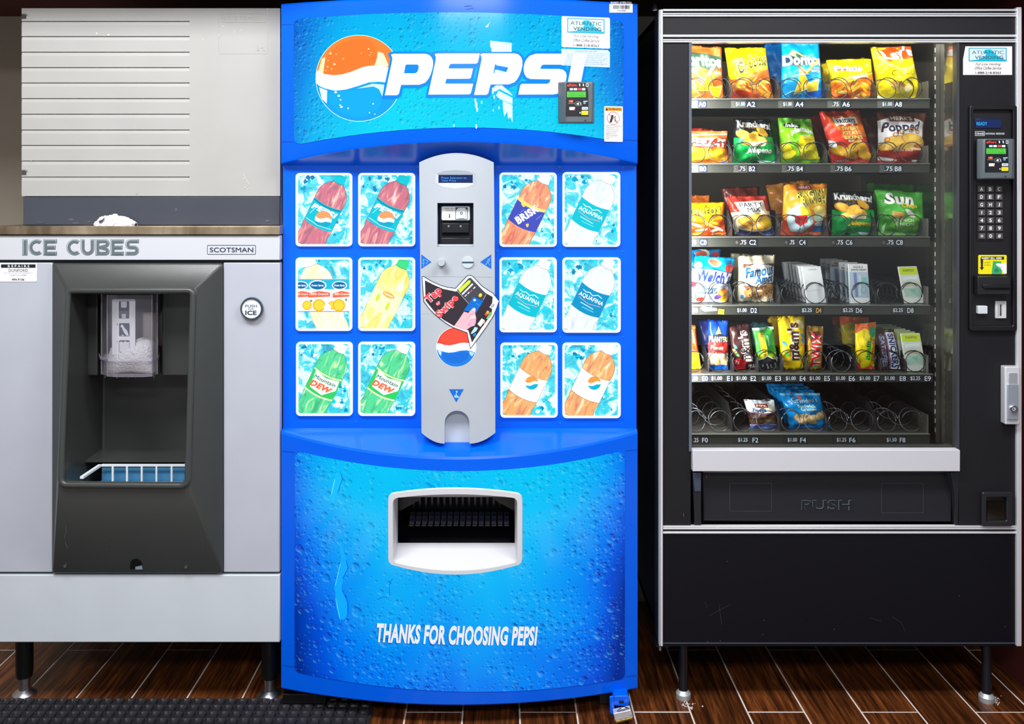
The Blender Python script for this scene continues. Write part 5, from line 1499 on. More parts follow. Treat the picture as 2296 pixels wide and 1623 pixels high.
# door
fr = lambda n_, *a, m=char, bev=.001: M().add(pbox(*a), m).build(n_, snack, bevel=bev)
fr('door_stile', 1486, 94, 1549, 1181, 2.402, 2.474)
fr('header_panel', 1486, 37, 2281, 78, 2.402, 2.428)
M().add(pbox(1486, 78, 2281, 95, 2.404, 2.428), blk).add(pbox(1486, 21, 2281, 37, 2.404, 2.474), blk).build('header_rail', snack)
fr('control_panel', 2150, 95, 2280, 1181, 2.402, 2.428)
fr('lower_panel', 1486, 1197, 2281, 1449, 2.402, 2.474, m=char2)
M().add(pbox(1486, 1180, 2281, 1198, 2.404, 2.474), blk).build('lower_rail', snack)
M().add(pbox(1545, 92, 1551, 1012, 2.3985, 2.45), mat((90, 98, 112), .35)).build('glass_gasket', snack)
M().add(pbox(2145, 92, 2151, 1012, 2.3985, 2.42), mat((60, 62, 66), .35)).build('glass_gasket', snack)
M().add(box(XL - .0, XL + .012, 2.404, 2.478, zB, zT), mat((34, 42, 46), .25, name='door_edge')).build('door_edge', snack, bevel=.005, seg=3)
M().add(box(XR - .006, XR, 2.404, 2.478, zB, zT), blk).build('door_edge', snack)
for nm, a in (('side_trim', (1478, 21, 1486.5, 1449)), ('side_trim', (2280, 16, 2291, 1449))):
    M().add(pbox(*a, 2.394, 2.41), alu).build(nm, snack, bevel=.0012)
M().add(pbox(1479.6, 21, 1480.6, 1449, 2.3935, 2.395), mat((40, 48, 56), .4)).build('trim_groove', snack)
for a in ((20, 24.5), (29, 32), (33.2, 37), (77.5, 82.5), (87.5, 90.5), (91.5, 95), (1179.5, 1182), (1183, 1187), (1192.5, 1196.5)):
    M().add(pbox(1486.5, a[0], 2280, a[1], 2.397, 2.41), alu).build('trim_bar', snack, bevel=.0008)
# hinge fittings
M().add(lathe([(.010, zT), (.010, zT + .006), (.006, zT + .012), (.0045, zT + .018), (.002, zT + .021)], (X(1470, 2.42), 2.43, 0), 16), mat((60, 60, 66), .25, .8)).build('hinge_cap', snack, smooth=True)
M().add(box(X(1470, 2.42), X(1500, 2.42), 2.41, 2.47, zB - .006, zB - .001), blk).add(lathe([(.004, zB - .024), (.005, zB - .006)], (X(1480, 2.43), 2.43, 0), 12), steel).build('hinge_bracket', snack)

# lamp behind the header, lighting the shelves
tub = M().add(tube([(X(1560, 2.452), 2.452, Z(80, 2.452)), (X(2130, 2.452), 2.452, Z(80, 2.452))], .006, 10), mat((250, 255, 245), .3, 0, 4.0)).build('lamp_tube', snack, smooth='all')
la = area('shelf_lamp', (X(1845, 2.46), 2.455, Z(84, 2.46)), (math.radians(32), 0, 0), .68, .02, 3.2, (1.0, 1.0, .92))
lb = area('shelf_lamp', (X(1540, 2.47), 2.468, Z(500, 2.47)), (math.radians(90), 0, math.radians(-62)), .02, .98, 10, (1.0, 1.0, .95))

M().add(pbox(1549, 92, 2147, 1011, 2.412, 2.4155), clear_mat('window_glass', (.97, .98, .97), .8, .0)).build('glass_pane', snack)

# ---- shelves
rails = {'A': (222, 243), 'B': (367, 387), 'C': (531, 553), 'D': (684, 705), 'E': (838, 856), 'F': (972, 998)}
DT = 2.52
zt_of = {k: Z(v[0], DT) + .001 for k, v in rails.items()}
def tray_y(k, d): return CY - (zt_of[k] - H) * F / d
rail_m = mat((56, 57, 53), .35, name='grey_rail')
tray_m = mat((70, 68, 64), .45, name='tray_steel')
div_m = mat((42, 42, 44), .35, name='dark_divider')
coil_m = mat((104, 108, 116), .3, .8, name='coil_wire')
coil_d = mat((52, 54, 58), .28, .6, name='dark_coil_wire')
slots = [1533, 1640, 1747, 1853, 1962]
eslots = [1533 + 55.2 * k for k in range(10)]
CO = {}
def coil_mesh(turns, hand, ph, rr_, m):
    key = (turns, hand, rr_, m.name)
    if key in CO: return CO[key]
    pts = []
    n_ = int(turns * 18)
    for k in range(n_ + 1):
        a = ph + hand * 2 * math.pi * k / 18
        pts.append((rr_ * math.cos(a), .46 * k / n_, rr_ * math.sin(a)))
    # flat front loop
    front = [(rr_ * math.cos(ph - hand * 2 * math.pi * k / 18), -.002, rr_ * math.sin(ph - hand * 2 * math.pi * k / 18)) for k in range(14, 0, -1)]
    V, Fc = tube(front + pts, .00135, 6)
    me = bpy.data.meshes.new('coil'); me.from_pydata([tuple(v) for v in V], [], Fc); me.materials.append(m)
    me.polygons.foreach_set('use_smooth', [True] * len(me.polygons))
    CO[key] = me
    return me
def put_coil(parent, px, k, tight=False, hand=1, m=None, rr_=.0290):
    me = coil_mesh(15 if tight else 9 if k == 'E' else 6, hand, -1.57 + .5 * hand, rr_, m or coil_d)
    o = bpy.data.objects.new('coil', me); scene.collection.objects.link(o)
    o.parent = parent; ORG[o] = ORG[parent]
    w_ = Vector((X(px, 2.535), 2.533, zt_of[k] + rr_ + .002)) - ORG[parent]
    o.location = w_
prices = {'A': [('00', 1549, 1560, 'A0', 1566, 1582), ('$1.00', 1650, 1670, 'A2', 1674, 1693), ('$1.00', 1756, 1775, 'A4', 1783, 1801), ('.75', 1866, 1880, 'A6', 1888, 1905), ('$1.00', 1978, 2000, 'A8', 2006, 2022)],
          'B': [('75', 1551, 1561, 'B0', 1569, 1583), ('.75', 1656, 1671, 'B2', 1679, 1693), ('.75', 1764, 1780, 'B4', 1786, 1800), ('.75', 1873, 1890, 'B6', 1894, 1909), ('.75', 1983, 2001, 'B8', 2006, 2021)],
          'C': [('75', 1552, 1561, 'C0', 1570, 1584), ('.75', 1659, 1673, 'C2', 1680, 1695), ('.75', 1770, 1781, 'C4', 1792, 1806), ('.75', 1875, 1890, 'C6', 1896, 1911), ('.75', 1988, 2003, 'C8', 2009, 2024)],
          'D': [('00', 1554, 1564, None, 0, 0), ('$1.00', 1653, 1674, 'D2', 1683, 1697), ('$2.25', 1798, 1820, 'D4', 1830, 1841), ('$2.25', 1890, 1912, 'D6', 1919, 1933), ('$2.25', 2002, 2024, 'D8', 2034, 2048)],
          'E': [('.00', 1553, 1564, 'E0', 1574, 1587), ('$1.00', 1595, 1619, 'E1', 1630, 1642), ('$1.00', 1651, 1674, 'E2', 1683, 1695), ('$1.00', 1708, 1729, 'E3', 1738, 1751), ('$1.00', 1762, 1784, 'E4', 1793, 1806), ('$1.00', 1815, 1839, 'E5', 1848, 1861), ('$1.00', 1874, 1895, 'E6', 1903, 1917), ('$1.00', 1927, 1951, 'E7', 1959, 1972), ('$1.00', 1983, 2006, 'E8', 2017, 2031), ('$2.25', 2041, 2063, 'E9', 2073, 2087)],
          'F': [('.25', 1554, 1566, 'F0', 1574, 1587), ('$1.25', 1655, 1676, 'F2', 1687, 1700), ('$1.00', 1766, 1787, 'F4', 1794, 1807), ('$1.25', 1876, 1897, 'F6', 1904, 1918), ('$1.50', 1988, 2010, 'F8', 2017, 2030)]}
for k, (ya, yb) in rails.items():
    xa, xb = X(1516, DT), X(2083, DT)
    zt_ = zt_of[k]
    g = M().add(box(xa, xb, DT + .002, 3.05, zt_ - .003, zt_ - .0005), tray_m).add(box(xb - .002, xb, DT + .002, 3.05, zt_ - .02, zt_ + .05), tray_m)
    tr = g.build('shelf_tray', snack)
    x_e = 2090 if k == 'E' else 2083
    M().add(box(xa, X(x_e, DT), DT - .004, DT + .002, Z(yb, DT), zt_ - .001), rail_m).add(box(xa, X(x_e, DT), DT - .008, DT + .003, zt_ - .003, zt_), mat((96, 102, 98), .3, .2)).build('price_rail', tr, bevel=.0008)
    sl = eslots if k == 'E' else slots
    for i, s0 in enumerate(sl):
        if i > 0:
            xd = X(s0 - 1, DT + .03)
            hh = .058 if k != 'E' else .05
            V = [(xd, DT + .02, zt_), (xd, DT + .02, zt_ + hh * .55), (xd, DT + .07, zt_ + hh * 1.25), (xd, 3.04, zt_ + hh * 1.25), (xd, 3.04, zt_)]
            V += [(v[0] + .0016, v[1], v[2]) for v in V]
            M().add((V, [(0, 1, 2, 3, 4), (9, 8, 7, 6, 5)] + [(q, (q + 1) % 5, 5 + (q + 1) % 5, 5 + q) for q in range(5)]), div_m).build('divider', tr)
        cm = coil_m if k == 'F' or (k == 'E' and i == 6) else coil_d
        if k == 'E': put_coil(tr, s0 + 22, k, i == 9, 1, cm)
        else:
            tight = k == 'D' and i in (2, 3, 4)
            put_coil(tr, s0 + 27, k, tight, 1, cm); put_coil(tr, s0 + 81, k, tight, -1, cm)
    for (pr_, p0, p1, code, c0, c1) in prices[k]:
        h_ = yb - ya
        p = Print(rough=.5)
        ym = (ya + yb) / 2 + 1.5
        p.rect(p0 - 11 if pr_[0] in '.$' and k in 'ABCF' else p0 - 3, ym - 8, p1 + 4, ym + 7.5, (96, 100, 96) if k in 'AB' else (50, 48, 48))  # upper rows use paler tag tones: lamp light painted into the colours
        p.rect(p0 - 1, ym - 7, p1 + 1.5, ym + 6.5, (44, 46, 52) if k not in 'A' else (70, 78, 78))
        if code: p.rect(c0 - 2, ym - 8, c1 + 2.5, ym + 8, (30, 36, 54)).text(code, c0, ym - 5.6, c1, ym + 5.4, (226, 232, 240) if code != 'D4' else (226, 180, 90), .012)
        p.text(pr_, p0, ym - 5.2, p1, ym + 4.6, (226, 236, 246), .012)
        if k in 'ABC' and p0 > 1600: p.ell(p0 - 7, ym, 4, 4.4, (66, 64, 60) if k != 'A' else (72, 80, 74), n=14).ell(p0 - 7, ym, 3, 3.4, (96, 94, 88), n=14)
        p.build('price_tag', plane(DT - .004), tr, base=.0004)
    if k == 'D':
        p = Print(rough=.5); p.poly([(1611, 692.5), (1624, 694), (1623, 705), (1609.5, 703.5)], (246, 226, 40)).text('D0', 1613.5, 695.5, 1620.5, 701.5, (90, 80, 30))
        p.poly([(1574, 686), (1608, 690), (1609, 697), (1580, 699), (1570, 692)], (96, 98, 102)).ell(1594, 685.5, 2.4, 2.4, (226, 230, 232), n=10)
        p.build('tape_note', plane(DT - .004), tr, base=.001)

# ---- goods on the shelves
ORD = ['front', 'second', 'third', 'fourth', 'fifth', 'sixth', 'seventh', 'eighth']
def bag(name, label, cat, group, quad, d, T, base, draw=None, row=None, rough=.26, seal=.07, N=20, Mv=26, back=None, wr=1.0):
    q = [list(v) for v in quad]
    if row:
        yb = tray_y(row, d - T * .2) - .6
        q[2][1] = yb - max(0, min(6, quad[3][1] - quad[2][1])) * .3; q[3][1] = yb
    rnd = random.Random(hash(name + label) % 1000 if False else sum(ord(c) for c in label))
    ph = [rnd.uniform(0, 6.28) for _ in range(6)]
    (TL, TR, BR, BL) = q
    def S(u, v, side, off=0.0):
        pin = 1 - .05 * math.sin(math.pi * v) * (1 if T > .015 else .3)
        uu_ = .5 + (u - .5) * pin
        x = (TL[0] * (1 - uu_) + TR[0] * uu_) * (1 - v) + (BL[0] * (1 - uu_) + BR[0] * uu_) * v
        y = (TL[1] * (1 - uu_) + TR[1] * uu_) * (1 - v) + (BL[1] * (1 - uu_) + BR[1] * uu_) * v
        e = max(0.0, min(1.0, (v - seal) / (1 - 2 * seal)))
        env = math.sin(math.pi * e) ** .6 if 0 < e < 1 else 0
        bul = T * (1 - abs(2 * u - 1) ** 2.6) * env
        w_ = wr * T * 1.5 * (.10 * math.sin(9 * u + 5 * v + ph[0]) * math.sin(7 * v + ph[1]) + .07 * math.sin(17 * u - 11 * v + ph[2]) + .05 * math.sin(23 * v + 9 * u + ph[3]))
        edge = max(0.0, 1 - e * 5, 1 - (1 - e) * 5)
        w_ += wr * .0016 * math.sin(38 * u + ph[4]) * edge + wr * .003 * math.sin(5 * u + ph[5]) * edge * (1 if T > .012 else .4)
        bd = min(u, 1 - u) * 12
        w_ *= min(1, bd)
        dd = d - (bul + w_) if side == 0 else d + bul * .7 - w_ * .5
        if side == 0: dd -= .0008 * min(1, bd)
        X_, Z_ = X(x, d), Z(y, d)
        return (X_, dd - off, Z_)
    V, Fc = [], []
    idx = {}
    for side in (0, 1):
        for i in range(N + 1):
            for j in range(Mv + 1):
                bdr = i in (0, N) or j in (0, Mv)
                key = (0 if bdr else side, i, j)
                if key not in idx:
                    idx[key] = len(V); V.append(S(i / N, j / Mv, 0 if bdr else side))
    def I_(s, i, j): return idx[(0 if i in (0, N) or j in (0, Mv) else s, i, j)]
    for s in (0, 1):
        for i in range(N):
            for j in range(Mv):
                a, b_, c_, e_ = I_(s, i, j), I_(s, i + 1, j), I_(s, i + 1, j + 1), I_(s, i, j + 1)
                for f in ((a, b_, e_), (b_, c_, e_)): Fc.append(f if s == 1 else f[::-1])
    org = S(.5, 1, 0)
    crk = (38, .55, .006) if T > .015 else (60, .5, .003)
    m = mat(base, rough, 0, 0, .35, 0.0, None, crk)
    o = M().add((V, Fc), m).build(name, origin=org, smooth='all')
    tag(o, label, cat, group)
    if draw:
        p = Print(clip=(0.002, 0.002, .998, .998), rough=rough + .06, spec=.3, bump=crk)
        draw(p)
        def flat(u, v, off):
            # the same triangulated facets as the bag itself
            a, b2 = min(max(u, 0), .999999) * N, min(max(v, 0), .999999) * Mv
            i, j = int(a), int(b2)
            fu, fv = a - i, b2 - j
            if fu + fv <= 1: P_, w3 = ((i, j), (i + 1, j), (i, j + 1)), (1 - fu - fv, fu, fv)
            else: P_, w3 = ((i + 1, j + 1), (i, j + 1), (i + 1, j)), (fu + fv - 1, 1 - fu, 1 - fv)
            q3 = [V[I_(0, *t)] for t in P_]
            return tuple(sum(w3[k] * q3[k][c] for k in range(3)) - (off if c == 1 else 0) for c in range(3))
        p.build('printed_front', flat, o, step=(1 / N, 1 / Mv, 1), base=.0004, eps=.00008, smooth=True)
    return o

GA = 'snack bags on the coil shelves'
CH = 'chip bag'
def chips(p, spots_, col=(246, 190, 60), col2=(226, 150, 40)):
    for (u, v, a, b_, r_) in spots_: p.ell(u, v, a, b_, col2, r_, 14).ell(u, v - .01, a * .86, b_ * .84, col, r_, 14)
def tri(p, u, v, s, rot, c1, c2, asp=1.0):
    T_ = lambda k: [(u + k * s * math.cos(rot + a), v + asp * k * s * math.sin(rot + a)) for a in (0, 2.1, 4.2)]
    p.poly(T_(1.0), c2).poly(T_(.82), c1)

def d_A0(p):
    p.poly([(0, .12), (1, .18), (1, .36), (.8, .5), (.55, .42), (0, .44)], (60, 92, 74)).text('Doritos', .02, .17, .98, .40, (248, 250, 248), .05)
    p.poly([(.42, .36), (.62, .56), (.60, .62), (.40, .42)], (246, 186, 70)).poly([(.62, .54), (.86, .26), (.92, .27), (.64, .62)], (252, 232, 200))
    p.rect(.78, .42, .97, .5, (240, 90, 50)).text('NACHO CHEESE', .79, .47, .97, .53, (250, 240, 230))
    tri(p, .35, .58, .16, .3, (250, 130, 60), (255, 220, 190)); tri(p, .62, .72, .22, .5, (252, 186, 20), (255, 220, 90)); tri(p, .82, .84, .2, 1.4, (252, 196, 20), (255, 226, 120)); tri(p, .3, .88, .2, .1, (250, 140, 60), (255, 214, 150))
    p.poly([(0, .55), (.3, .62), (.15, .75), (0, .72)], (222, 60, 40))
bag('chip_bag', 'orange nacho tortilla chip bag behind glass over shelf label A0', CH, GA, [(1508, 98), (1618, 106), (1626, 220), (1515, 221)], 2.595, .03, (240, 112, 44), d_A0, 'A')
def d_A2(p):
    p.poly([(0, .62), (.3, .56), (.6, .48), (1, .42), (1, 1), (0, 1)], (246, 110, 34))
    wv = lambda u: -.10 * math.sin(u * 2.2)
    p.text('Cheetos', .17, .23, .99, .53, (250, 250, 246), .10, .1, -.13, wv).text('Cheetos', .18, .235, .98, .525, (40, 50, 30), .065, .1, -.13, wv).text('Cheetos', .18, .235, .98, .525, (250, 222, 20), .01, .1, -.13, wv)
    p.text('CRUNCHY', .45, .46, .8, .51, (170, 130, 20), 0, 0, -.12)
    rnd = random.Random(4)
    for _ in range(11):
        u, v = rnd.uniform(.1, .9), rnd.uniform(.62, .93)
        p.ell(u, v, .15, .035, (255, 170, 40), rnd.uniform(-.9, .9), 12).ell(u, v - .01, .12, .018, (255, 216, 110), rnd.uniform(-.9, .9), 10)
    p.poly([(.05, .84), (.2, .8), (.5, .86), (.4, .95), (.05, .97)], (226, 62, 24))
bag('chip_bag', 'yellow and orange crunchy puff bag over shelf label A2', CH, GA, [(1624, 107), (1717, 107), (1736, 221), (1637, 221)], 2.595, .03, (252, 206, 0), d_A2, 'A')
bag('chip_bag', 'blue chip bag behind the front blue tortilla chip bag at A4', CH, GA, [(1712, 98), (1800, 95), (1805, 205), (1726, 205)], 2.70, .026, (0, 128, 232), None, 'A')
def d_A4(p):
    p.poly([(.1, .30), (.18, .16), (.5, .2), (.6, .34)], (30, 86, 70)).poly([(.14, .22), (.24, .14), (.52, .24), (.5, .28), (.3, .2), (.32, .28)], (240, 190, 130))
    p.poly([(.05, .26), (.5, .30), (.98, .30), (.98, .40), (.05, .42)], (24, 60, 90)).text('Doritos', .0, .22, 1.0, .43, (26, 60, 70), .085).text('Doritos', .01, .225, .99, .42, (250, 252, 250), .045)
    p.poly([(.36, .40), (.52, .52), (.86, .30), (.90, .32), (.54, .59), (.5, .58), (.33, .42)], (150, 90, 40)).poly([(.37, .41), (.52, .53), (.86, .31), (.89, .32), (.53, .57)], (248, 196, 90))
    p.text('COOL', .74, .45, .92, .485, (244, 250, 252), .02).text('RANCH', .66, .49, .93, .53, (244, 250, 252), .03)
    tri(p, .45, .72, .26, .2, (250, 206, 30), (252, 232, 130)); tri(p, .72, .80, .24, 1.3, (250, 214, 60), (252, 240, 190)); p.line([(.05, .66), (.3, .58), (.6, .57)], .012, (150, 226, 250)).line([(.05, .92), (.25, .84), (.5, .9)], .015, (170, 230, 252)).poly([(.6, .86), (1, .82), (1, .95), (.55, .95)], (0, 96, 206))
bag('chip_bag', 'bright blue ranch tortilla chip bag over shelf label A4', CH, GA, [(1752, 95), (1836, 95), (1849, 219), (1748, 221)], 2.59, .032, (0, 164, 240), d_A4, 'A')
bag('chip_bag', 'yellow corn chip bag behind the front corn chip bag at A6', CH, GA, [(1840, 142), (1938, 128), (1950, 205), (1845, 205)], 2.69, .024, (240, 206, 0), None, 'A')
def d_A6(p):
    p.poly([(0, .48), (.35, .5), (1, .28), (1, 1), (0, 1)], (246, 120, 24)).poly([(.0, .5), (.35, .53), (1, .32), (1, .36), (.4, .58), (0, .56)], (252, 196, 0))
    p.poly([(.12, .2), (.5, .22), (.7, .2), (.68, .29), (.3, .30), (.14, .28)], (226, 60, 30)).text('Fritos', .1, .17, .72, .31, (250, 250, 248), .05, .15)
    p.text('ORIGINAL', .42, .40, .82, .49, (255, 240, 226), .04, 0, -.16)
    rnd = random.Random(9)
    for _ in range(12): p.ell(rnd.uniform(.1, .95), rnd.uniform(.6, .95), .12, .035, rnd.choice(((255, 206, 60), (250, 184, 30), (255, 226, 130))), rnd.uniform(-1, 1), 10)
    p.poly([(.1, .9), (.3, .84), (.45, .96), (.15, .98)], (226, 70, 40))
bag('chip_bag', 'short yellow and orange corn chip bag over shelf label A6', CH, GA, [(1851, 134), (1953, 132), (1967, 221), (1866, 220)], 2.59, .028, (250, 226, 0), d_A6, 'A')
def d_A8(p):
    p.ell(.62, .15, .52, .30, (255, 240, 120), 0, 30).ell(.62, .14, .47, .27, (248, 214, 0), 0, 30)
    p.poly([(.15, .0), (1, .0), (1, .20), (.8, .24), (.5, .25), (.3, .30), (.2, .22), (.15, .1)], (236, 90, 24))
    wv = lambda u: .03 * math.sin(u * 6)
    p.text("Lay's", .2, .035, 1.0, .285, (120, 40, 20), .07, 0, -.05, wv).text("Lay's", .2, .03, 1.0, .28, (252, 252, 252), .05, 0, -.05, wv)
    p.text('Classic', .3, .45, .8, .55, (150, 120, 20), -.005, 0, -.04)
    p.poly([(.2, .68), (.35, .63), (.6, .74), (.55, .8), (.3, .72)], (214, 150, 60)).poly([(.25, .72), (.4, .7), (.58, .8), (.4, .82)], (246, 206, 120)).poly([(.52, .78), (.7, .68), (.78, .78), (.6, .88)], (250, 238, 180)).poly([(.0, .9), (.3, .95), (.28, .98), (0, .97)], (220, 236, 220))
bag('chip_bag', 'bright yellow potato chip bag with red banner over shelf label A8', CH, GA, [(1951, 106), (2042, 104), (2072, 216), (1967, 218)], 2.595, .032, (248, 226, 0), d_A8, 'A')
# row B
bag('chip_bag', 'red cracker bag top showing behind the cracker bag at B0', CH, GA, [(1520, 284), (1600, 290), (1612, 350), (1525, 350)], 2.68, .02, (206, 60, 30), None, 'B')
def d_B0(p):
    p.rect(0, 0, 1, .2, (244, 110, 60)).line([(0, .12), (1, .1)], .05, (250, 190, 160))
    p.poly([(0, .2), (.55, .26), (.96, .22), (.95, .48), (.4, .52), (0, .4)], (210, 40, 26)).text('CHEEZ-IT', .02, .22, .96, .48, (252, 250, 248), .06, 0, .05)
    p.poly([(.0, .5), (1, .55), (1, 1), (0, 1)], (246, 140, 30)).poly([(.2, .62), (.55, .58), (.6, .85), (.25, .9)], (250, 176, 40)).poly([(.55, .64), (.85, .6), (.95, .85), (.62, .9)], (252, 196, 30)).poly([(.05, .75), (.25, .72), (.24, .95), (.05, .95)], (250, 206, 120)).poly([(.85, .88), (.98, .96), (.86, .99)], (70, 110, 170))
bag('chip_bag', 'short orange cheese cracker bag over shelf label B0', CH, GA, [(1515, 294), (1631, 294), (1634, 366), (1520, 366)], 2.59, .028, (244, 120, 40), d_B0, 'B')
def d_krun(p, first):
    p.poly([(0, .42), (.25, .46), (.7, .4), (1, .42), (1, 1), (0, 1)], (0, 166, 72))
    wv = lambda u: -.03 * math.sin(u * 3.1) + .06 * u
    p.text('Krunchers!', .06, .04, .96, .20, (244, 246, 248), .05, .1, 0, wv).text('KETTLE COOKED CHIPS', .2, .19, .85, .225, (226, 180, 60), 0, 0, .06)
    chips(p, [(.2, .36, .16, .1, .3), (.42, .4, .17, .09, -.4), (.68, .3, .17, .09, .5), (.6, .48, .2, .08, .3), (.35, .52, .2, .07, -.2)])
    p.poly([(.3, .54), (.75, .5), (.7, .62), (.35, .62)], (250, 236, 200))
    if first: p.text('Jalapeno', .28, .64, .86, .80, (244, 250, 248), .05, .2, .05)
    else: p.text('Jalapeno', .32, .66, .84, .80, (250, 206, 40), .05, .1, .06)
    p.poly([(.1, .9), (.25, .82), (.3, .86), (.15, .98)], (0, 196, 96)).poly([(.55, .92), (.95, .95), (.95, .98), (.6, .98)], (200, 226, 240))
bag('chip_bag', 'black and green kettle chip bag over shelf label B2', CH, GA, [(1645, 266), (1727, 267), (1746, 366), (1640, 366)], 2.59, .03, (22, 24, 26), lambda p: d_krun(p, True), 'B')
bag('chip_bag', 'dark green edge of a chip bag behind the lime green bag at B4', CH, GA, [(1722, 272), (1790, 270), (1800, 355), (1745, 355)], 2.68, .024, (60, 130, 30), None, 'B')
def d_B4(p):
    p.rect(0, 0, 1, .18, (96, 176, 40)).poly([(.12, .14), (.3, .1), (.62, .16), (.5, .24), (.16, .22)], (36, 50, 30)).text('Inka', .16, .12, .5, .21, (226, 240, 230), .03, .2)
    p.poly([(.5, .38), (.95, .4), (1, .9), (.45, .9), (.4, .6)], (246, 226, 0))
    wv = lambda u: -.07 * math.sin(u * 3.1)
    p.text('plantain', .26, .26, .94, .40, (250, 252, 246), .05, 0, -.02, wv).text('chips', .56, .36, .82, .42, (240, 250, 240), .03).text('Sea Salt', .55, .45, .85, .49, (120, 140, 20))
    for (u, v, r_) in ((.12, .66, .4), (.2, .8, -.3), (.55, .7, .3), (.8, .66, -.4), (.75, .82, .2)): p.ell(u, v, .17, .1, (200, 190, 0), r_, 14).ell(u, v, .15, .085, (250, 236, 20), r_, 14)
    p.poly([(.2, .92), (.4, .84), (.45, .9), (.3, .99)], (150, 226, 30))
bag('chip_bag', 'lime green plantain chip bag over shelf label B4', CH, GA, [(1744, 264), (1818, 267), (1842, 364), (1748, 366)], 2.59, .03, (128, 206, 20), d_B4, 'B')
bag('chip_bag', 'dark red bag behind the red and orange chip bag at B6', CH, GA, [(1812, 260), (1890, 250), (1900, 350), (1830, 350)], 2.72, .024, (150, 40, 24), None, 'B')
def d_B6(p):
    p.poly([(.1, .12), (.9, .06), (1, .5), (.3, .52)], (246, 120, 30)).poly([(.0, .3), (.3, .4), (.3, .55), (.1, .62), (.0, .5)], (232, 64, 40))
    for k_ in range(6): p.poly([(.26 + k_ * .1, .12), (.31 + k_ * .1, .12), (.28 + k_ * .1, .30), (.23 + k_ * .1, .30)], (250, 244, 240) if k_ % 2 == 0 else (222, 50, 40))
    p.poly([(.24, .16), (.8, .13), (.84, .25), (.28, .28)], (250, 248, 246)).text("FRIDAYS", .32, .165, .78, .245, (40, 36, 40), .04)
    for k_, t_ in enumerate(('SWEET', 'POTATO', 'SKINS')): p.text(t_, .34, .31 + k_ * .085, .80, .38 + k_ * .085, (255, 226, 130), .05)
    p.text('BBQ', .42, .56, .75, .61, (255, 240, 226), .04)
    chips(p, [(.22, .76, .2, .1, .2), (.5, .72, .18, .1, -.4), (.72, .7, .2, .11, .5), (.78, .84, .18, .09, .2), (.45, .86, .18, .07, .1)], (252, 196, 50), (232, 140, 40))
    p.poly([(.1, .93), (.4, .90), (1, .94), (1, 1), (.05, 1)], (206, 60, 40)).text('NET WT', .14, .93, .42, .965, (250, 226, 220)).poly([(.02, .55), (.16, .6), (.14, .7), (.02, .68)], (240, 244, 246))
bag('chip_bag', 'red and orange sweet potato skin bag over shelf label B6', CH, GA, [(1836, 250), (1926, 246), (1964, 364), (1862, 365)], 2.59, .032, (222, 54, 34), d_B6, 'B')
bag('chip_bag', 'brown chip bag partly hidden behind the white popped chip bag at B8', CH, GA, [(1932, 262), (2040, 254), (2045, 345), (1950, 345)], 2.71, .024, (140, 80, 40), None, 'B')
def d_B8(p):
    p.poly([(.0, .18), (.2, .12), (.75, .12), (.92, .2), (.9, .65), (.0, .72)], (240, 242, 246)).rect(.2, .06, .72, .19, (120, 50, 40)).text("HERR'S", .24, .08, .68, .165, (246, 236, 226), .03)
    p.text('Popped', .05, .20, .82, .44, (60, 50, 78), .035, .15, -.04).text('CHIPS', .5, .36, .74, .40, (196, 196, 200))
    chips(p, [(.35, .6, .28, .14, .0), (.7, .55, .3, .12, .2), (.15, .68, .16, .1, 0), (.55, .7, .25, .08, 0)], (250, 204, 90), (226, 160, 60))
    for u, v in ((.14, .54), (.28, .45), (.42, .39), (.6, .36), (.78, .38)): p.poly(ellip(u, v, .055, .045, 14), (206, 130, 50), [ellip(u, v, .035, .028, 14)])
    p.ell(.80, .68, .18, .08, (250, 226, 170), 0, 18).ell(.8, .66, .12, .045, (200, 120, 50), 0, 16)
    p.poly([(0, .76), (.5, .72), (1, .76), (1, 1), (0, 1)], (176, 50, 28)).text('ONION RINGS', .28, .72, .68, .76, (250, 240, 220), .02).poly([(0, .86), (.4, .92), (.4, .95), (0, .93)], (236, 240, 246)).poly([(.75, .92), (1, .93), (1, .97), (.75, .95)], (236, 240, 246))
bag('chip_bag', 'white and brown popped chip bag over shelf label B8', CH, GA, [(1965, 250), (2078, 253), (2072, 358), (1966, 356)], 2.59, .03, (112, 58, 34), d_B8, 'B')
# row C
bag('chip_bag', 'brown orange puff bag top behind the small orange puff bag at C0', CH, GA, [(1515, 438), (1592, 437), (1600, 520), (1530, 520)], 2.69, .022, (190, 96, 30), None, 'C')
def d_C0(p):
    p.poly([(0, .5), (.5, .6), (1, .5), (1, 1), (0, 1)], (240, 84, 20))
    wv = lambda u: -.08 * u
    p.text('Cheetos', .0, .12, .92, .46, (36, 40, 20), .085, .1, -.03, wv).text('Cheetos', .01, .125, .91, .45, (250, 220, 30), .02, .1, -.03, wv)
    rnd = random.Random(12)
    for _ in range(10): p.ell(rnd.uniform(.1, .95), rnd.uniform(.6, .95), .13, .04, rnd.choice(((255, 160, 30), (255, 186, 60), (250, 230, 210))), rnd.uniform(-.8, .8), 10)
bag('chip_bag', 'small orange puff bag over shelf label C0', CH, GA, [(1508, 456), (1625, 453), (1628, 531), (1512, 531)], 2.59, .028, (252, 156, 0), d_C0, 'C')
bag('chip_bag', 'dark maroon bag top behind the party mix bag at C2', CH, GA, [(1616, 421), (1702, 418), (1710, 515), (1632, 515)], 2.70, .024, (96, 36, 28), None, 'C')
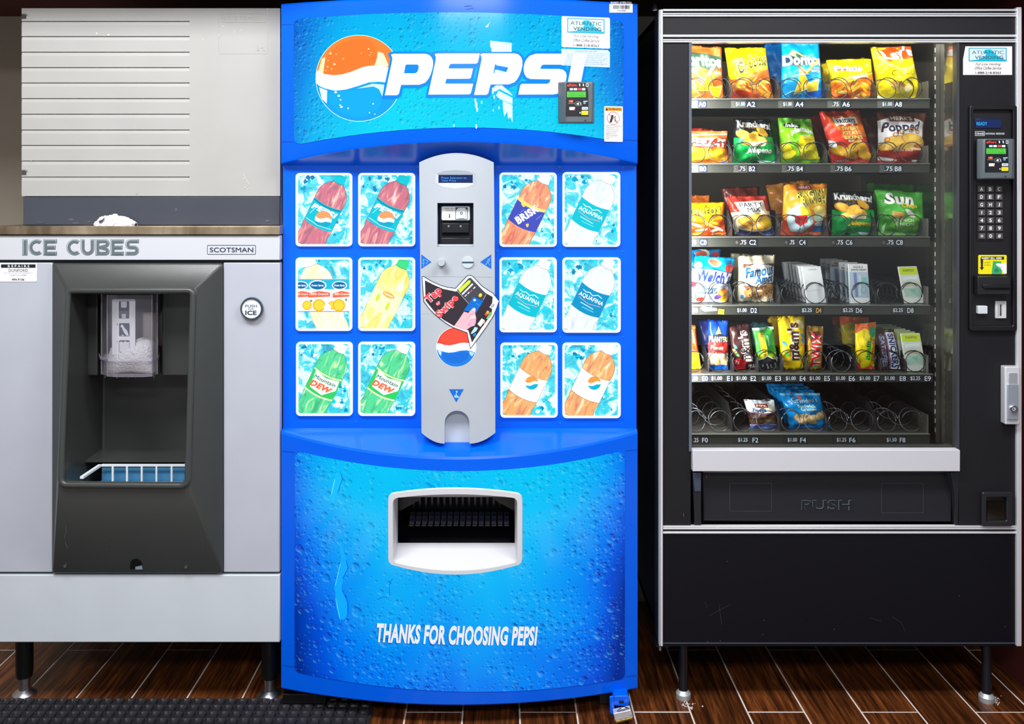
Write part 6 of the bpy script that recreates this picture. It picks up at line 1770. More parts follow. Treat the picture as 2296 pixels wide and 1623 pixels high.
def d_C2(p):
    p.poly([(0, .42), (.5, .36), (1, .4), (1, 1), (0, 1)], (232, 206, 156)).poly([(.14, .16), (.86, .12), (.9, .4), (.3, .48), (.22, .42)], (242, 240, 230))
    p.text('PARTY', .24, .17, .80, .28, (60, 60, 70), .02, 0, -.03).text('MIX', .38, .29, .72, .40, (60, 60, 70), .02, 0, -.03)
    chips(p, [(.32, .66, .22, .13, .2), (.8, .66, .2, .17, .3), (.55, .55, .16, .1, -.4), (.5, .8, .26, .06, .1)], (246, 186, 70), (214, 140, 50))
    p.ell(.82, .7, .14, .13, (252, 210, 20), .2, 16).line([(.2, .7), (.45, .6)], .02, (200, 130, 60)).line([(.22, .62), (.44, .72)], .02, (200, 130, 60))
    p.poly([(0, .76), (.16, .86), (.5, .92), (.8, .88), (1, .8), (1, 1), (0, 1)], (44, 50, 110)).poly([(0, .45), (.08, .5), (.1, .9), (.0, .98)], (232, 220, 196))
bag('chip_bag', 'red, tan and navy party mix bag over shelf label C2', CH, GA, [(1627, 440), (1720, 438), (1738, 531), (1648, 531)], 2.59, .03, (160, 44, 32), d_C2, 'C')
bag('chip_bag', 'tan orange bag behind the orange ranch chip bag at C4', CH, GA, [(1716, 414), (1818, 402), (1830, 510), (1735, 510)], 2.69, .026, (190, 124, 50), None, 'C')
def d_C4(p):
    p.poly([(0, .7), (1, .72), (1, 1), (0, 1)], (232, 84, 40)).poly([(.3, .1), (1, .1), (.95, .6), (.6, .5), (.3, .4)], (250, 196, 40))
    p.poly([(.28, .03), (.64, .03), (.62, .12), (.28, .12)], (190, 40, 40)).text("HERR'S", .31, .045, .60, .10, (250, 246, 240), .03)
    for c_, bb in (((40, 40, 44), .10), ((252, 240, 110), .03)):
        p.text("RAGIN'", .24, .12, .90, .26, c_, bb, .1, -.06).text('RANCH', .32, .25, .96, .40, c_, bb, .1, -.06)
    p.poly([(.1, .5), (.3, .38), (.5, .45), (.62, .75), (.45, .95), (.2, .92), (.08, .7)], (196, 226, 240)).poly([(.3, .42), (.52, .46), (.56, .62), (.34, .6)], (250, 230, 60))
    p.poly([(.2, .62), (.46, .6), (.5, .74), (.36, .82), (.24, .74)], (222, 50, 40)).text('FLAVORED', .56, .42, .84, .46, (240, 130, 60))
    p.ell(.78, .53, .16, .1, (250, 226, 120), .2, 14).poly([(.64, .78), (.90, .78), (.88, .93), (.66, .93)], (30, 130, 210)).ell(.77, .78, .13, .04, (240, 246, 250), 0, 14).ell(.75, .66, .14, .08, (200, 226, 200), 0, 12)
bag('chip_bag', 'tall orange ranch chip bag with yellow lettering over shelf label C4', CH, GA, [(1757, 413), (1855, 411), (1858, 530), (1748, 530)], 2.59, .032, (248, 150, 40), d_C4, 'C')
bag('chip_bag', 'black and green jalapeno chip bag over shelf label C6', CH, GA, [(1861, 428), (1957, 430), (1968, 531), (1864, 531)], 2.59, .03, (26, 24, 22), lambda p: d_krun(p, False), 'C')
bag('chip_bag', 'darker green bag top behind the green onion chip bag at C8', CH, GA, [(1942, 409), (2050, 413), (2055, 510), (1955, 510)], 2.69, .026, (72, 150, 60), None, 'C')
def d_C8(p):
    p.poly([(.3, .5), (.8, .5), (.95, .8), (.5, .95), (.2, .8)], (110, 196, 60))
    p.text('Sun', .14, .06, .72, .32, (50, 70, 50), .085, .2).text('Sun', .14, .055, .72, .315, (250, 252, 250), .045, .2).text('Chips', .44, .28, .78, .40, (90, 100, 20), .06, .1).text('Chips', .44, .28, .78, .40, (250, 226, 30), .03, .1)
    p.poly([(.26, .46), (.46, .5), (.44, .62), (.22, .58)], (226, 170, 90)).line([(.28, .5), (.44, .54)], .012, (196, 130, 60)).line([(.26, .55), (.43, .58)], .012, (196, 130, 60)).ell(.6, .5, .15, .06, (244, 246, 236), .6, 14)
    p.text('FRENCH', .28, .62, .66, .69, (226, 246, 220), .03).text('ONION', .31, .71, .66, .78, (226, 246, 220), .03).poly([(.0, .92), (.2, .9), (.5, .95), (1, .96), (1, 1), (0, 1)], (140, 206, 120)).poly([(.08, .8), (.14, .72), (.1, .95), (.04, .97)], (190, 236, 180))
bag('chip_bag', 'bright green onion chip bag with white script over shelf label C8', CH, GA, [(1960, 424), (2070, 431), (2078, 530), (1968, 529)], 2.59, .032, (76, 180, 60), d_C8, 'C')
# row D
def d_D0(p):
    p.poly([(0, .28), (.5, .28), (1, .36), (.95, .62), (.3, .68), (0, .55)], (240, 242, 248)).line([(0, .27), (.5, .27), (1, .35)], .02, (40, 60, 130))
    p.text("Welch's", .1, .30, .98, .56, (40, 60, 140), .05, 0, .08).text('FRUIT SNACKS', .2, .57, .8, .60, (130, 140, 180))
    p.poly([(0, .56), (.4, .68), (1, .62), (1, 1), (0, 1)], (206, 216, 236)).text('Fruit', .28, .64, .66, .74, (30, 96, 130), .03, .2).text('Snacks', .14, .73, .72, .81, (60, 90, 140), .03, .2)
    p.ell(.5, .13, .16, .09, (244, 246, 246), .2, 16).ell(.5, .13, .13, .07, (240, 130, 100), .2, 16).ell(.88, .24, .12, .09, (232, 60, 50), .2, 14).ell(.12, .2, .1, .08, (150, 206, 130), 0, 14).ell(.05, .62, .1, .06, (206, 50, 70), 0, 14)
    p.ell(.84, .78, .13, .1, (240, 140, 50), 0, 14).ell(.74, .88, .08, .06, (120, 80, 170), 0, 12).ell(.92, .92, .12, .07, (250, 190, 50), 0, 12).ell(.1, .88, .13, .09, (60, 150, 70), 0, 16).ell(.1, .88, .11, .075, (236, 244, 240), 0, 16).text('REAL', .03, .86, .17, .90, (120, 90, 70), .02).ell(.35, .94, .1, .05, (226, 60, 50), 0, 12)
bag('snack_bag', 'blue fruit snack bag top behind the front fruit snack bag at D0', 'snack bag', GA, [(1520, 560), (1618, 558), (1618, 660), (1525, 660)], 2.68, .022, (0, 136, 214), lambda p: p.ell(.55, .08, .17, .09, (246, 248, 248), 0, 14).ell(.52, .09, .13, .07, (226, 110, 90), 0, 14).ell(.85, .12, .1, .07, (210, 70, 80), 0, 12), 'D')
bag('snack_bag', 'blue and white fruit snack bag over the yellow note at D0', 'snack bag', GA, [(1556, 572), (1650, 578), (1630, 682), (1535, 682)], 2.585, .026, (0, 152, 222), d_D0, 'D')
bag('snack_bag', 'cream cookie bag top behind the front cookie bag at D2', 'snack bag', GA, [(1637, 567), (1708, 571), (1712, 660), (1645, 660)], 2.68, .02, (196, 186, 150), None, 'D')
def d_D2(p):
    p.rect(.12, .18, 1, .36, (110, 70, 50)).poly([(.1, .28), (.4, .18), (.8, .20), (1, .26), (1, .6), (.6, .64), (.2, .62)], (246, 248, 250))
    p.text('Famous', .14, .22, .97, .44, (16, 96, 150), .04, .25, -.1).text('Amos', .4, .40, .97, .58, (16, 96, 150), .04, .25, -.1)
    p.poly([(.1, .62), (.5, .66), (1, .56), (1, .7), (.2, .74)], (140, 90, 60))
    for (u, v, s_) in ((.32, .78, .17), (.82, .74, .2), (.55, .86, .13)):
        p.ell(u, v, s_, s_ * .75, (214, 160, 96), 0, 16)
        for k_ in range(6): p.ell(u + s_ * .6 * math.cos(k_ * 1.9), v + s_ * .45 * math.sin(k_ * 2.3), .025, .02, (110, 66, 40), 0, 8)
    p.rect(.07, .84, .14, .91, (30, 130, 200)).text('NET WT 2 OZ', .6, .92, .9, .945, (120, 110, 90))
bag('snack_bag', 'cream bag of chocolate chip cookies over shelf label D2', 'snack bag', GA, [(1655, 573), (1738, 571), (1734, 681), (1652, 681)], 2.585, .026, (236, 226, 196), d_D2, 'D')

def card(name, label, cat, group, quad, d, row, base, draw=None, th=.006):
    q = [list(v) for v in quad]
    yb = tray_y(row, d) - .4
    dy = yb - max(q[2][1], q[3][1]); q[2][1] += dy; q[3][1] += dy
    V = [W(x, y, d) for x, y in q]
    V += [(v[0], d + th, v[2]) for v in V]
    Fc = [(0, 3, 2, 1), (4, 5, 6, 7)] + [(i, (i + 1) % 4, 4 + (i + 1) % 4, 4 + i) for i in range(4)]
    o = M().add((V, Fc), mat(base, .4)).build(name, origin=((V[2][0] + V[3][0]) / 2, d, V[3][2]))
    tag(o, label, cat, group)
    if draw:
        p = Print(clip=(.0, .0, 1, 1), rough=.35); draw(p)
        def mp_(u, v, off):
            x = (q[0][0] * (1 - u) + q[1][0] * u) * (1 - v) + (q[3][0] * (1 - u) + q[2][0] * u) * v
            y = (q[0][1] * (1 - u) + q[1][1] * u) * (1 - v) + (q[3][1] * (1 - u) + q[2][1] * u) * v
            return (X(x, d), d - off, Z(y, d))
        p.build('printed_front', mp_, o, base=.0004)
    return o
def shift(q, d0, d1):
    s = d0 / d1
    return [(CX + (x - CX) * s, CY + (y - CY) * s) for x, y in q]
qd4 = [(1799, 598), (1840, 597), (1853, 680), (1811, 681)]
for i in range(7):
    d = 2.55 + .03 * i
    card('carton', 'white carton in slot D4, ' + ('frontmost of its row' if i == 0 else ORD[i] + ' from the front'), 'carton', 'white cartons at D4', shift(qd4, 2.55, d), d, 'D', (226, 230, 238), lambda p: p.rect(.02, .02, .98, .98, (232, 236, 242)).text('CONDOMS', .28, .06, .74, .10, (120, 126, 140)).line([(.1, .68), (.5, .64), (.9, .65)], .012, (206, 208, 216)), .010)
qd6 = [(1903, 592), (1945, 592), (1951, 678), (1906, 678)]
def d_raz(p):
    p.rect(.02, .0, .98, .2, (238, 240, 244)).text('RAZOR &', .24, .05, .74, .10, (70, 76, 90), .02).text('SHAVE CREAM', .10, .12, .90, .17, (70, 76, 90), .02)
    p.rect(.04, .2, .96, .84, (186, 204, 224)).poly([(.22, .22), (.38, .22), (.42, .84), (.28, .84)], (120, 146, 200)).poly([(.5, .3), (.62, .28), (.56, .8), (.48, .8)], (214, 226, 238)).rect(.66, .34, .88, .48, (120, 206, 196)).poly(ellip(.7, .66, .14, .1, 16), (120, 206, 206), [ellip(.7, .66, .1, .06, 16)]).rect(.04, .86, .96, 1, (240, 242, 246))
for i, d in enumerate((2.55, 2.578, 2.622, 2.695, 2.735, 2.775)):
    card('razor_packet', 'clear razor and shave cream packet in slot D6, ' + ('frontmost of its row' if i == 0 else ORD[i] + ' from the front'), 'packet', 'razor packets at D6', shift(qd6, 2.55, d), d, 'D', (210, 220, 232), d_raz, .006)
def d_sham(p):
    p.rect(.02, .02, .98, .22, (206, 226, 40)).text('SHAMPOO', .2, .07, .8, .14, (110, 130, 40), .02)
    p.rect(.06, .24, .94, .84, (206, 224, 222)).poly([(.08, .28), (.9, .26), (.9, .36), (.5, .34), (.1, .4)], (236, 242, 240)).rect(.08, .44, .92, .54, (226, 214, 186)).poly([(.1, .6), (.9, .56), (.9, .82), (.5, .78), (.1, .82)], (176, 214, 200)).poly([(.3, .62), (.7, .6), (.6, .75)], (150, 200, 186))
card('shampoo_packet', 'shampoo packet with yellow top alone in slot D8', 'packet', 'shampoo packets', [(2014, 598), (2055, 597), (2074, 680), (2029, 681)], 2.55, 'D', (236, 240, 238), d_sham, .006)
# row E
GB = 'candy and nut packs on the fifth shelf'
def d_E0(p):
    p.poly([(0, .6), (1, .62), (1, 1), (0, 1)], (250, 176, 30)).line([(.75, .1), (.85, .6)], .05, (250, 150, 90))
    for k_ in range(5): p.ell(.25 + .14 * k_, .9, .03, .012, (190, 110, 20), 0, 8)
    p.vtext('PEANUT', .75, .25, .3, .14, (250, 200, 160), .01)
bag('candy_pack', 'narrow orange cracker pack at the left edge of the glass above E0', 'candy pack', GB, [(1522, 725), (1559, 729), (1572, 830), (1530, 832)], 2.58, .012, (236, 84, 34), d_E0, 'E', N=8, Mv=14)
bag('candy_pack', 'dark blue nut pack behind the front peanut pack at E1', 'candy pack', GB, [(1563, 716), (1612, 716), (1618, 800), (1575, 800)], 2.67, .012, (34, 44, 120), None, 'E', N=8, Mv=14)
def d_E1(p):
    p.poly([(.3, .3), (.5, .12), (.64, .3)], (230, 206, 110)).poly([(0, .32), (.5, .26), (1, .30), (1, .44), (0, .46)], (40, 44, 60)).text('PLANTERS', .04, .32, .98, .43, (246, 236, 190), .03)
    p.poly([(0, .45), (.5, .42), (1, .45), (1, .66), (0, .68)], (222, 50, 44)).text('Peanuts', .1, .5, .7, .58, (250, 226, 220), .02, .2).rect(0, .66, 1, .90, (240, 226, 200))
    rnd = random.Random(2)
    for _ in range(16): p.ell(rnd.uniform(.12, .88), rnd.uniform(.68, .88), .11, .04, rnd.choice(((236, 196, 140), (246, 216, 170), (224, 180, 120))), rnd.uniform(-1, 1), 10)
    p.rect(0, .90, 1, 1, (20, 90, 190))
bag('candy_pack', 'blue and red salted peanut pack above E0 and E1', 'candy pack', GB, [(1587, 716), (1634, 719), (1632, 833), (1588, 833)], 2.575, .014, (20, 70, 190), d_E1, 'E', N=10, Mv=18)
bag('candy_pack', 'brown candy pack top behind the front brown candy pack at E2', 'candy pack', GB, [(1634, 717), (1678, 720), (1684, 800), (1642, 800)], 2.66, .012, (58, 30, 30), None, 'E', N=8, Mv=14)
def d_mm(p, dark):
    b2 = (250, 250, 250)
    tx = (246, 248, 250) if dark else (246, 248, 250)
    for c_, bb in (((250, 250, 250), .12), ((84, 46, 44), .04)) if not dark else (((250, 250, 250), .09), ((84, 46, 44), .0)):
        p.vtext("m&m's", .5 if not dark else .58, .47 if not dark else .48, .70, .44 if not dark else .5, c_, bb)
    rnd = random.Random(6)
    for (u, v) in ((.16, .5), (.14, .62), (.22, .7), (.86, .36), (.9, .46), (.88, .56)) if not dark else ((.16, .46), (.12, .56), (.2, .64)):
        p.ell(u, v, .09, .035, rnd.choice(((60, 160, 220), (240, 160, 40), (90, 190, 90), (236, 226, 80))), .4, 12)
    if dark: p.poly([(0, .76), (.35, .72), (.6, .82), (.5, .98), (0, 1)], (206, 34, 46)).text('7g', .08, .78, .26, .87, (250, 226, 226), .03).rect(.66, .86, .98, .97, (60, 50, 54)).text('MILK', .68, .88, .96, .95, (236, 236, 240), .03)
    else: p.ell(.2, .84, .16, .06, (240, 190, 60), 0, 14).ell(.78, .12, .13, .05, (250, 236, 180), .3, 12).ell(.88, .2, .07, .04, (250, 240, 200), 0, 10).text('PEANUT', .1, .82, .32, .86, (120, 80, 30), .02)
bag('candy_pack', 'dark brown chocolate candy pack over label E1 and E2', 'candy pack', GB, [(1634, 732), (1680, 724), (1696, 835), (1644, 832)], 2.575, .014, (66, 34, 34), lambda p: d_mm(p, True), 'E', N=10, Mv=18)
bag('candy_pack', 'teal bar wrapper ends behind the front green bar at E3', 'candy pack', GB, [(1681, 721), (1727, 724), (1735, 800), (1692, 800)], 2.65, .010, (70, 130, 140), None, 'E', N=8, Mv=14)
def d_E3(p):
    p.rect(0, 0, 1, .06, (206, 236, 230)).poly([(.05, .62), (.5, .62), (.95, .58), (1, .8), (.5, .74), (0, .84)], (176, 216, 30)).poly([(.2, .12), (.48, .12), (.52, .72), (.24, .74)], (246, 220, 50)).vtext('NATURE VALLEY', .36, .42, .56, .17, (120, 100, 20), .01)
    p.rect(.56, .16, .68, .46, (20, 140, 70)).vtext('CRUNCHY', .62, .31, .26, .07, (200, 240, 200), .01).poly([(0, .78), (.3, .72), (.5, .66), (.7, .72), (1, .76), (1, 1), (0, 1)], (46, 48, 56)).line([(0, .78), (.3, .72), (.5, .66), (.7, .72), (1, .76)], .02, (240, 250, 240))
    for (u, v) in ((.2, .9), (.4, .88), (.45, .94), (.6, .9), (.82, .86)): p.rect(u, v - .03, u + .07, v + .03, (190, 200, 210))
bag('candy_pack', 'green and yellow granola bar over label E2 and E3', 'candy pack', GB, [(1686, 735), (1734, 732), (1746, 832), (1700, 832)], 2.575, .013, (70, 186, 70), d_E3, 'E', N=10, Mv=18)
bag('candy_pack', 'yellow candy pack behind the front yellow candy pack at E4', 'candy pack', GB, [(1720, 709), (1778, 707), (1786, 800), (1732, 800)], 2.66, .012, (222, 178, 0), None, 'E', N=8, Mv=14)
bag('candy_pack', 'bright yellow peanut candy pack over label E3 and E4', 'candy pack', GB, [(1743, 709), (1804, 707), (1806, 834), (1752, 832)], 2.575, .014, (250, 214, 0), lambda p: d_mm(p, False), 'E', N=10, Mv=18)
def d_E5(p):
    p.poly([(.0, .0), (.4, .1), (.45, .3), (.1, .2)], (150, 100, 30)).poly([(.1, .16), (.7, .1), (.9, .3), (.2, .36)], (90, 54, 26)).rect(.12, .82, .9, .97, (150, 100, 50))
    for c_, bb in (((250, 250, 250), .10), ((226, 36, 50), .04)): p.vtext('TWIX', .55, .54, .82, .6, c_, bb)
    p.ell(.55, .93, .16, .035, (90, 180, 60), 0, 10)
bag('candy_pack', 'gold caramel bar wrapper with red letters over label E5', 'candy pack', GB, [(1808, 729), (1847, 732), (1843, 830), (1808, 830)], 2.575, .012, (196, 150, 50), d_E5, 'E', N=10, Mv=18)
def d_sour(p):
    p.poly([(0, 0), (1, 0), (1, .12), (.7, .18), (.4, .1), (0, .2)], (240, 110, 50)).ell(.8, .2, .2, .12, (60, 170, 110), 0, 14)
    for (u, v, c_) in ((.35, .3, (210, 196, 20)), (.7, .34, (150, 130, 20)), (.2, .45, (230, 200, 60)), (.2, .8, (210, 190, 20))): p.ell(u, v, .07, .04, c_, .7, 10)
    for c_, bb in (((30, 40, 20), .12), ((60, 200, 40), .05)): p.vtext('SOUR', .58, .56, .44, .24, c_, bb, -1, .12)
    for c_, bb in (((30, 40, 20), .10), ((240, 150, 30), .04)): p.vtext('PATCH', .85, .58, .48, .2, c_, bb, -1, .12)
    p.poly([(0, .82), (.2, .86), (.3, 1), (0, 1)], (222, 46, 60)).poly([(.3, .97), (.8, .9), (1, .95), (1, 1)], (226, 90, 60))
bag('candy_pack', 'red and green sour candy pack far back above E6', 'candy pack', GB, [(1866, 710), (1902, 711), (1908, 800), (1872, 800)], 2.76, .012, (150, 120, 40), d_sour, 'E', N=8, Mv=14)
bag('candy_pack', 'yellow and red sour candy pack behind the front one at E7', 'candy pack', GB, [(1882, 709), (1948, 711), (1950, 805), (1892, 805)], 2.67, .014, (206, 190, 20), d_sour, 'E', N=10, Mv=16)
bag('candy_pack', 'yellow sour candy pack with green letters over label E7', 'candy pack', GB, [(1917, 727), (1964, 721), (1961, 828), (1918, 830)], 2.575, .014, (246, 222, 10), d_sour, 'E', N=10, Mv=18)
def d_E8(p):
    p.rect(0, 0, 1, .1, (60, 36, 40)).poly([(.05, .12), (.38, .12), (.38, .96), (.08, .96)], (90, 56, 60))
    p.poly([(.46, .08), (.92, .08), (.92, .98), (.5, .98)], (240, 244, 250)).rect(.93, .1, 1, 1, (130, 40, 50)).vtext('SNICKERS', .70, .53, .84, .36, (44, 60, 140), .04, 1).vtext('SATISFIES', .22, .55, .76, .22, (150, 170, 226), .02, 1).line([(.43, .08), (.44, .98)], .03, (196, 150, 160))
bag('candy_pack', 'brown chocolate bar with blue and white lettering over label E8', 'candy pack', GB, [(1963, 737), (2004, 737), (2022, 830), (1974, 830)], 2.575, .012, (70, 40, 44), d_E8, 'E', N=10, Mv=18)
qe9 = [(2020, 748), (2062, 747), (2077, 829), (2033, 830)]
for i in range(7):
    d = 2.55 + .03 * i
    card('shampoo_packet', 'shampoo packet with lime top in slot E9, ' + ('frontmost of its row' if i == 0 else ORD[i] + ' from the front'), 'packet', 'shampoo packets', shift(qe9, 2.55, d), d, 'E', (230, 240, 230), d_sham, .006)
# row F
def d_F2(p):
    p.rect(0, 0, 1, .14, (214, 226, 240)).poly([(0, .1), (1, .14), (1, .42), (0, .44)], (240, 236, 220)).rect(.28, .12, .72, .24, (130, 50, 40)).text('Mrs.', .32, .14, .68, .21, (250, 240, 230), .02, .2).text('Fudge', .16, .26, .62, .42, (20, 96, 160), .04, .25)
    p.line([(0, .44), (1, .42)], .04, (150, 90, 170))
    for (u, v) in ((.2, .56), (.45, .52), (.75, .56), (.3, .7), (.6, .66), (.15, .75), (.85, .72)): p.ell(u, v, .16, .09, (84, 56, 40), 0, 12).ell(u, v - .01, .12, .06, (106, 74, 54), 0, 10)
    p.poly([(.4, .78), (.65, .62), (.9, .74), (.8, .82), (.5, .84)], (110, 110, 90)).poly([(0, .86), (.5, .8), (1, .84), (1, 1), (0, 1)], (90, 130, 210)).line([(0, .88), (.5, .82), (1, .86)], .03, (190, 160, 220))
bag('snack_bag', 'small white and brown fudge cookie bag over shelf label F2', 'snack bag', GA, [(1667, 895), (1735, 896), (1750, 975), (1682, 976)], 2.58, .022, (66, 46, 36), d_F2, 'F')
def d_F4(p):
    p.rect(0, 0, 1, .06, (120, 196, 240)).text("Grandma's", .22, .12, .88, .24, (30, 60, 110), .05).text("Grandma's", .22, .115, .88, .235, (190, 226, 246), .01).text('Sandwich', .3, .28, .74, .37, (190, 240, 230), .04).text('Cremes', .36, .36, .74, .45, (190, 240, 230), .04)
    for (u, v, s_) in ((.28, .66, .14), (.45, .62, .13), (.62, .66, .13), (.36, .78, .14), (.56, .78, .13), (.84, .6, .15), (.75, .66, .11)): p.ell(u, v, s_, s_ * .8, (206, 160, 100), 0, 14).ell(u, v - .012, s_ * .85, s_ * .66, (246, 214, 160), 0, 14)
    p.rect(0, .93, 1, 1, (0, 120, 210)).ell(.44, .11, .06, .04, (200, 110, 100), 0, 10)
qf4 = [(1747, 881), (1838, 881), (1862, 970), (1768, 972)]
for i in (3, 2, 1, 0):
    d = 2.58 + .045 * i
    q = shift(qf4, 2.58, d) if i else qf4
    bag('snack_bag', ('front blue bag of sandwich cookies over shelf label F4' if i == 0 else ORD[i] + ' blue cookie bag from the front in slot F4'), 'snack bag', GA, q, d, .026 if i == 0 else .018, (0, 140, 220), d_F4 if i == 0 else None, 'F')

# ---- delivery flap
M().add(pbox(1553, 1009, 2153, 1057, 2.384, 2.41), mat((214, 214, 221), .34, .2, name='brushed_aluminium')).build('flap_rail', snack, bevel=.0015)
g = M().add(pbox(1549, 1057, 2151, 1181, 2.456, 2.474), blk); g.build('flap_recess', snack)
br = mat((24, 26, 32), .35)
M().add(prism([(1553, 1058), (1573, 1058), (1572, 1178), (1557, 1178)], 2.402, 2.456), br).add(prism([(1554, 1060), (1572, 1060), (1572, 1102), (1557, 1102)], 2.399, 2.403), mat((56, 66, 84), .4)).build('flap_bracket', snack, bevel=.0015)
M().add(prism([(2131, 1058), (2151, 1058), (2149, 1178), (2141, 1178), (2141, 1104)], 2.402, 2.456), br).build('flap_bracket', snack, bevel=.0015)
fq = [W(1575, 1058, 2.428), W(2134, 1058, 2.428), W(2134, 1170, 2.412), W(1577, 1168, 2.412)]
V = fq + [(v[0], v[1] + .02, v[2]) for v in fq]
flap_m = mat((26, 27, 33), .45, spec=.3, bump=(90, .12), name='worn_black_flap')
flap = M().add((V, [(0, 3, 2, 1), (4, 5, 6, 7)] + [(i, (i + 1) % 4, 4 + (i + 1) % 4, 4 + i) for i in range(4)]), flap_m).build('push_flap', snack, bevel=.003)
def fmap(x, y, off):
    d = 2.428 - .016 * (y - 1058) / 112
    return (X(x, d), d - off, Z(y, d))
p = Print(rough=.5)
for (a, c_) in ((1636, 1730), (1976, 2070)):
    Print(rough=.5).frame(a, 1083, c_, 1146 if a < 1700 else 1150, 2, .8, (62, 66, 78)).frame(a + .8, 1084, c_ - .8, 1145 if a < 1700 else 1149, 2, .7, (14, 14, 18)).build('painted_relief_frame', fmap, flap, base=.0004)  # pale line beside a dark one paints the moulding's lit edge
p.frame(1794, 1117, 1913, 1148, 1, .7, (20, 20, 26)).text('PUSH', 1797, 1120.5, 1910, 1143.5, (80, 90, 104), .035).text('PUSH', 1797.8, 1121.6, 1910.8, 1144.6, (12, 12, 16), .02)  # pale and dark copies paint the lit and shaded edges of the relief
p.build('painted_relief_lettering', fmap, flap, base=.0004)
p = Print(rough=.5); p.line([(1532.5, 1150), (1533, 1158)], 1, (150, 60, 50)).line([(1584, 1065), (1584.5, 1072)], .9, (150, 60, 50))
p.build('scratch', plane(2.402), snack)
p = Print(rough=.6)
for pts in ([(1590, 1380), (1635, 1356)], [(1612, 1355), (1618, 1400)], [(1580, 1348), (1586, 1362)], [(1950, 1385), (1975, 1392)], [(2000, 1382), (2020, 1395), (2030, 1416)]): p.line(pts, .5, (58, 64, 78))
for (x, y) in ((1713, 1390), (1710, 1422), (1870, 1410), (1615, 1436), (1586, 1438), (2252, 1404), (2150, 1335), (1630, 1258)): p.ell(x, y, .9, .9, (96, 110, 124), n=6)
p.build('scuff', plane(2.402), snack)['kind'] = 'stuff'
M().add(pbox(1486, 1441, 2281, 1443, 2.4005, 2.404), mat((70, 76, 86), .35)).build('lower_lip', snack)

# ---- control column
p = Print(rough=.45); vend_sticker(p, 2159, 104, 2269, 168, True, (70, 74, 90))
p.build('service_sticker', plane(2.4015), snack)
bz = M()
bz.add(ring(rrect(2175, 236, 2281, 742, 5), rrect(2183, 246, 2272, 731, 4), 2.390, 2.402), blk)
bez = bz.build('control_bezel', snack, bevel=.002)
M().add(pbox(2182, 245, 2273, 732, 2.4005, 2.4015), mat((20, 20, 24), .45)).build('control_plate', bez)
dsp = M().add(pbox(2187, 266, 2246, 287, 2.3975, 2.401), mat((12, 40, 104), .2, 0, .45)).build('display', bez, bevel=.001)
p = Print(emit=1.0); p.text('READY', 2189.5, 273.5, 2213, 281, (50, 170, 240), .01); p.build('display_text', plane(2.3972), dsp)
p = Print(rough=.4)
p.frame(2186, 294.5, 2207.5, 304.5, .5, .9, (230, 234, 238)).text('CRANE', 2188, 297.5, 2205.5, 301.8, (230, 234, 238), .03).text('NATIONAL VENDORS', 2209.5, 297.5, 2252, 301.8, (206, 212, 218), .02)
p.build('maker_plate', plane(2.4005), bez)
card_reader(snack, 2189, 311, 2275, 403, 2.400, 2.358, (88, 98, 104))
kp = M().add(pbox(2190, 413, 2251, 540, 2.3985, 2.4010), mat((18, 18, 22), .5)).build('keypad', snack)
keys = 'ABCDEFGHJ123456789*0#'
for i, ch_k in enumerate(keys):
    r_, c_ = divmod(i, 3)
    x, y = 2193.5 + c_ * 19.6 + r_ * .15, 417.2 + r_ * 17.55
    p = Print(rough=.4)
    p.rect(x + 1.2, y + .6, x + 13.8, y + 12.6, (82, 80, 80))
    if ch_k == '*':
        for a in range(3): p.line([(x + 7 - 3.6 * math.cos(a * 1.047), y + 6.6 - 3.6 * math.sin(a * 1.047)), (x + 7 + 3.6 * math.cos(a * 1.047), y + 6.6 + 3.6 * math.sin(a * 1.047))], .8, (236, 238, 240))
    else: p.text(ch_k, x + {'1': 6.2, 'J': 4.8}.get(ch_k, 4), y + 2.6, x + {'1': 7.9, 'J': 8.8}.get(ch_k, 10), y + 10.6, (238, 240, 242), .015)
    def ex(g_, x=x, y=y): g_.add(pbox(x, y, x + 15, y + 13.2, 2.395, 2.399), mat((70, 68, 68), .4))
    p.build('key', plane(2.395), kp, extra=ex)
p = Print(rough=.4)
p.rr(2193, 571.5, 2257, 614.5, 2.5, (240, 226, 20)).rect(2199, 575, 2251, 582, (40, 38, 24)).text('INSERT BILL HERE', 2200.5, 576.3, 2246, 581, (250, 248, 230), .03, .2)
p.poly([(2198, 578), (2204, 582), (2203.5, 599), (2206, 599), (2201, 606), (2196.5, 599), (2199, 599)], (40, 38, 24)).text('ACCEPTS', 2206.5, 587, 2220.5, 590, (90, 84, 30)).text('$1 BILLS', 2207, 592.5, 2220.5, 595.5, (90, 84, 30))
p.poly([(2226, 585), (2244, 586), (2246, 614), (2223, 614)], (60, 170, 110)).ell(2234, 606, 5.5, 4.6, (30, 140, 90)).poly([(2232, 592), (2236, 590), (2244, 591), (2256.5, 589), (2256.5, 613), (2250, 613), (2243, 601), (2236, 597)], (244, 246, 246)).line([(2236, 597), (2242, 598), (2248, 600)], .6, (60, 60, 60))
p.build('bill_sticker', plane(2.4003), bez)
g = M().add(pbox(2193, 620, 2266, 660, 2.372, 2.401), mat((26, 26, 31), .35)).add(pbox(2205, 638, 2267, 646, 2.366, 2.374), mat((16, 16, 20), .3)).add(pbox(2208, 646.5, 2264, 650, 2.3705, 2.373), mat((4, 4, 5), .5))
g.build('bill_acceptor', snack, bevel=.002)
M().add(pbox(2194, 686, 2215, 704, 2.386, 2.401), mat((206, 212, 216), .4)).build('return_button', snack, bevel=.002, seg=3)
cs = M().add(pbox(2233, 675, 2257, 714, 2.394, 2.401), mat((206, 208, 208), .4)).build('coin_slot', snack, bevel=.0015)
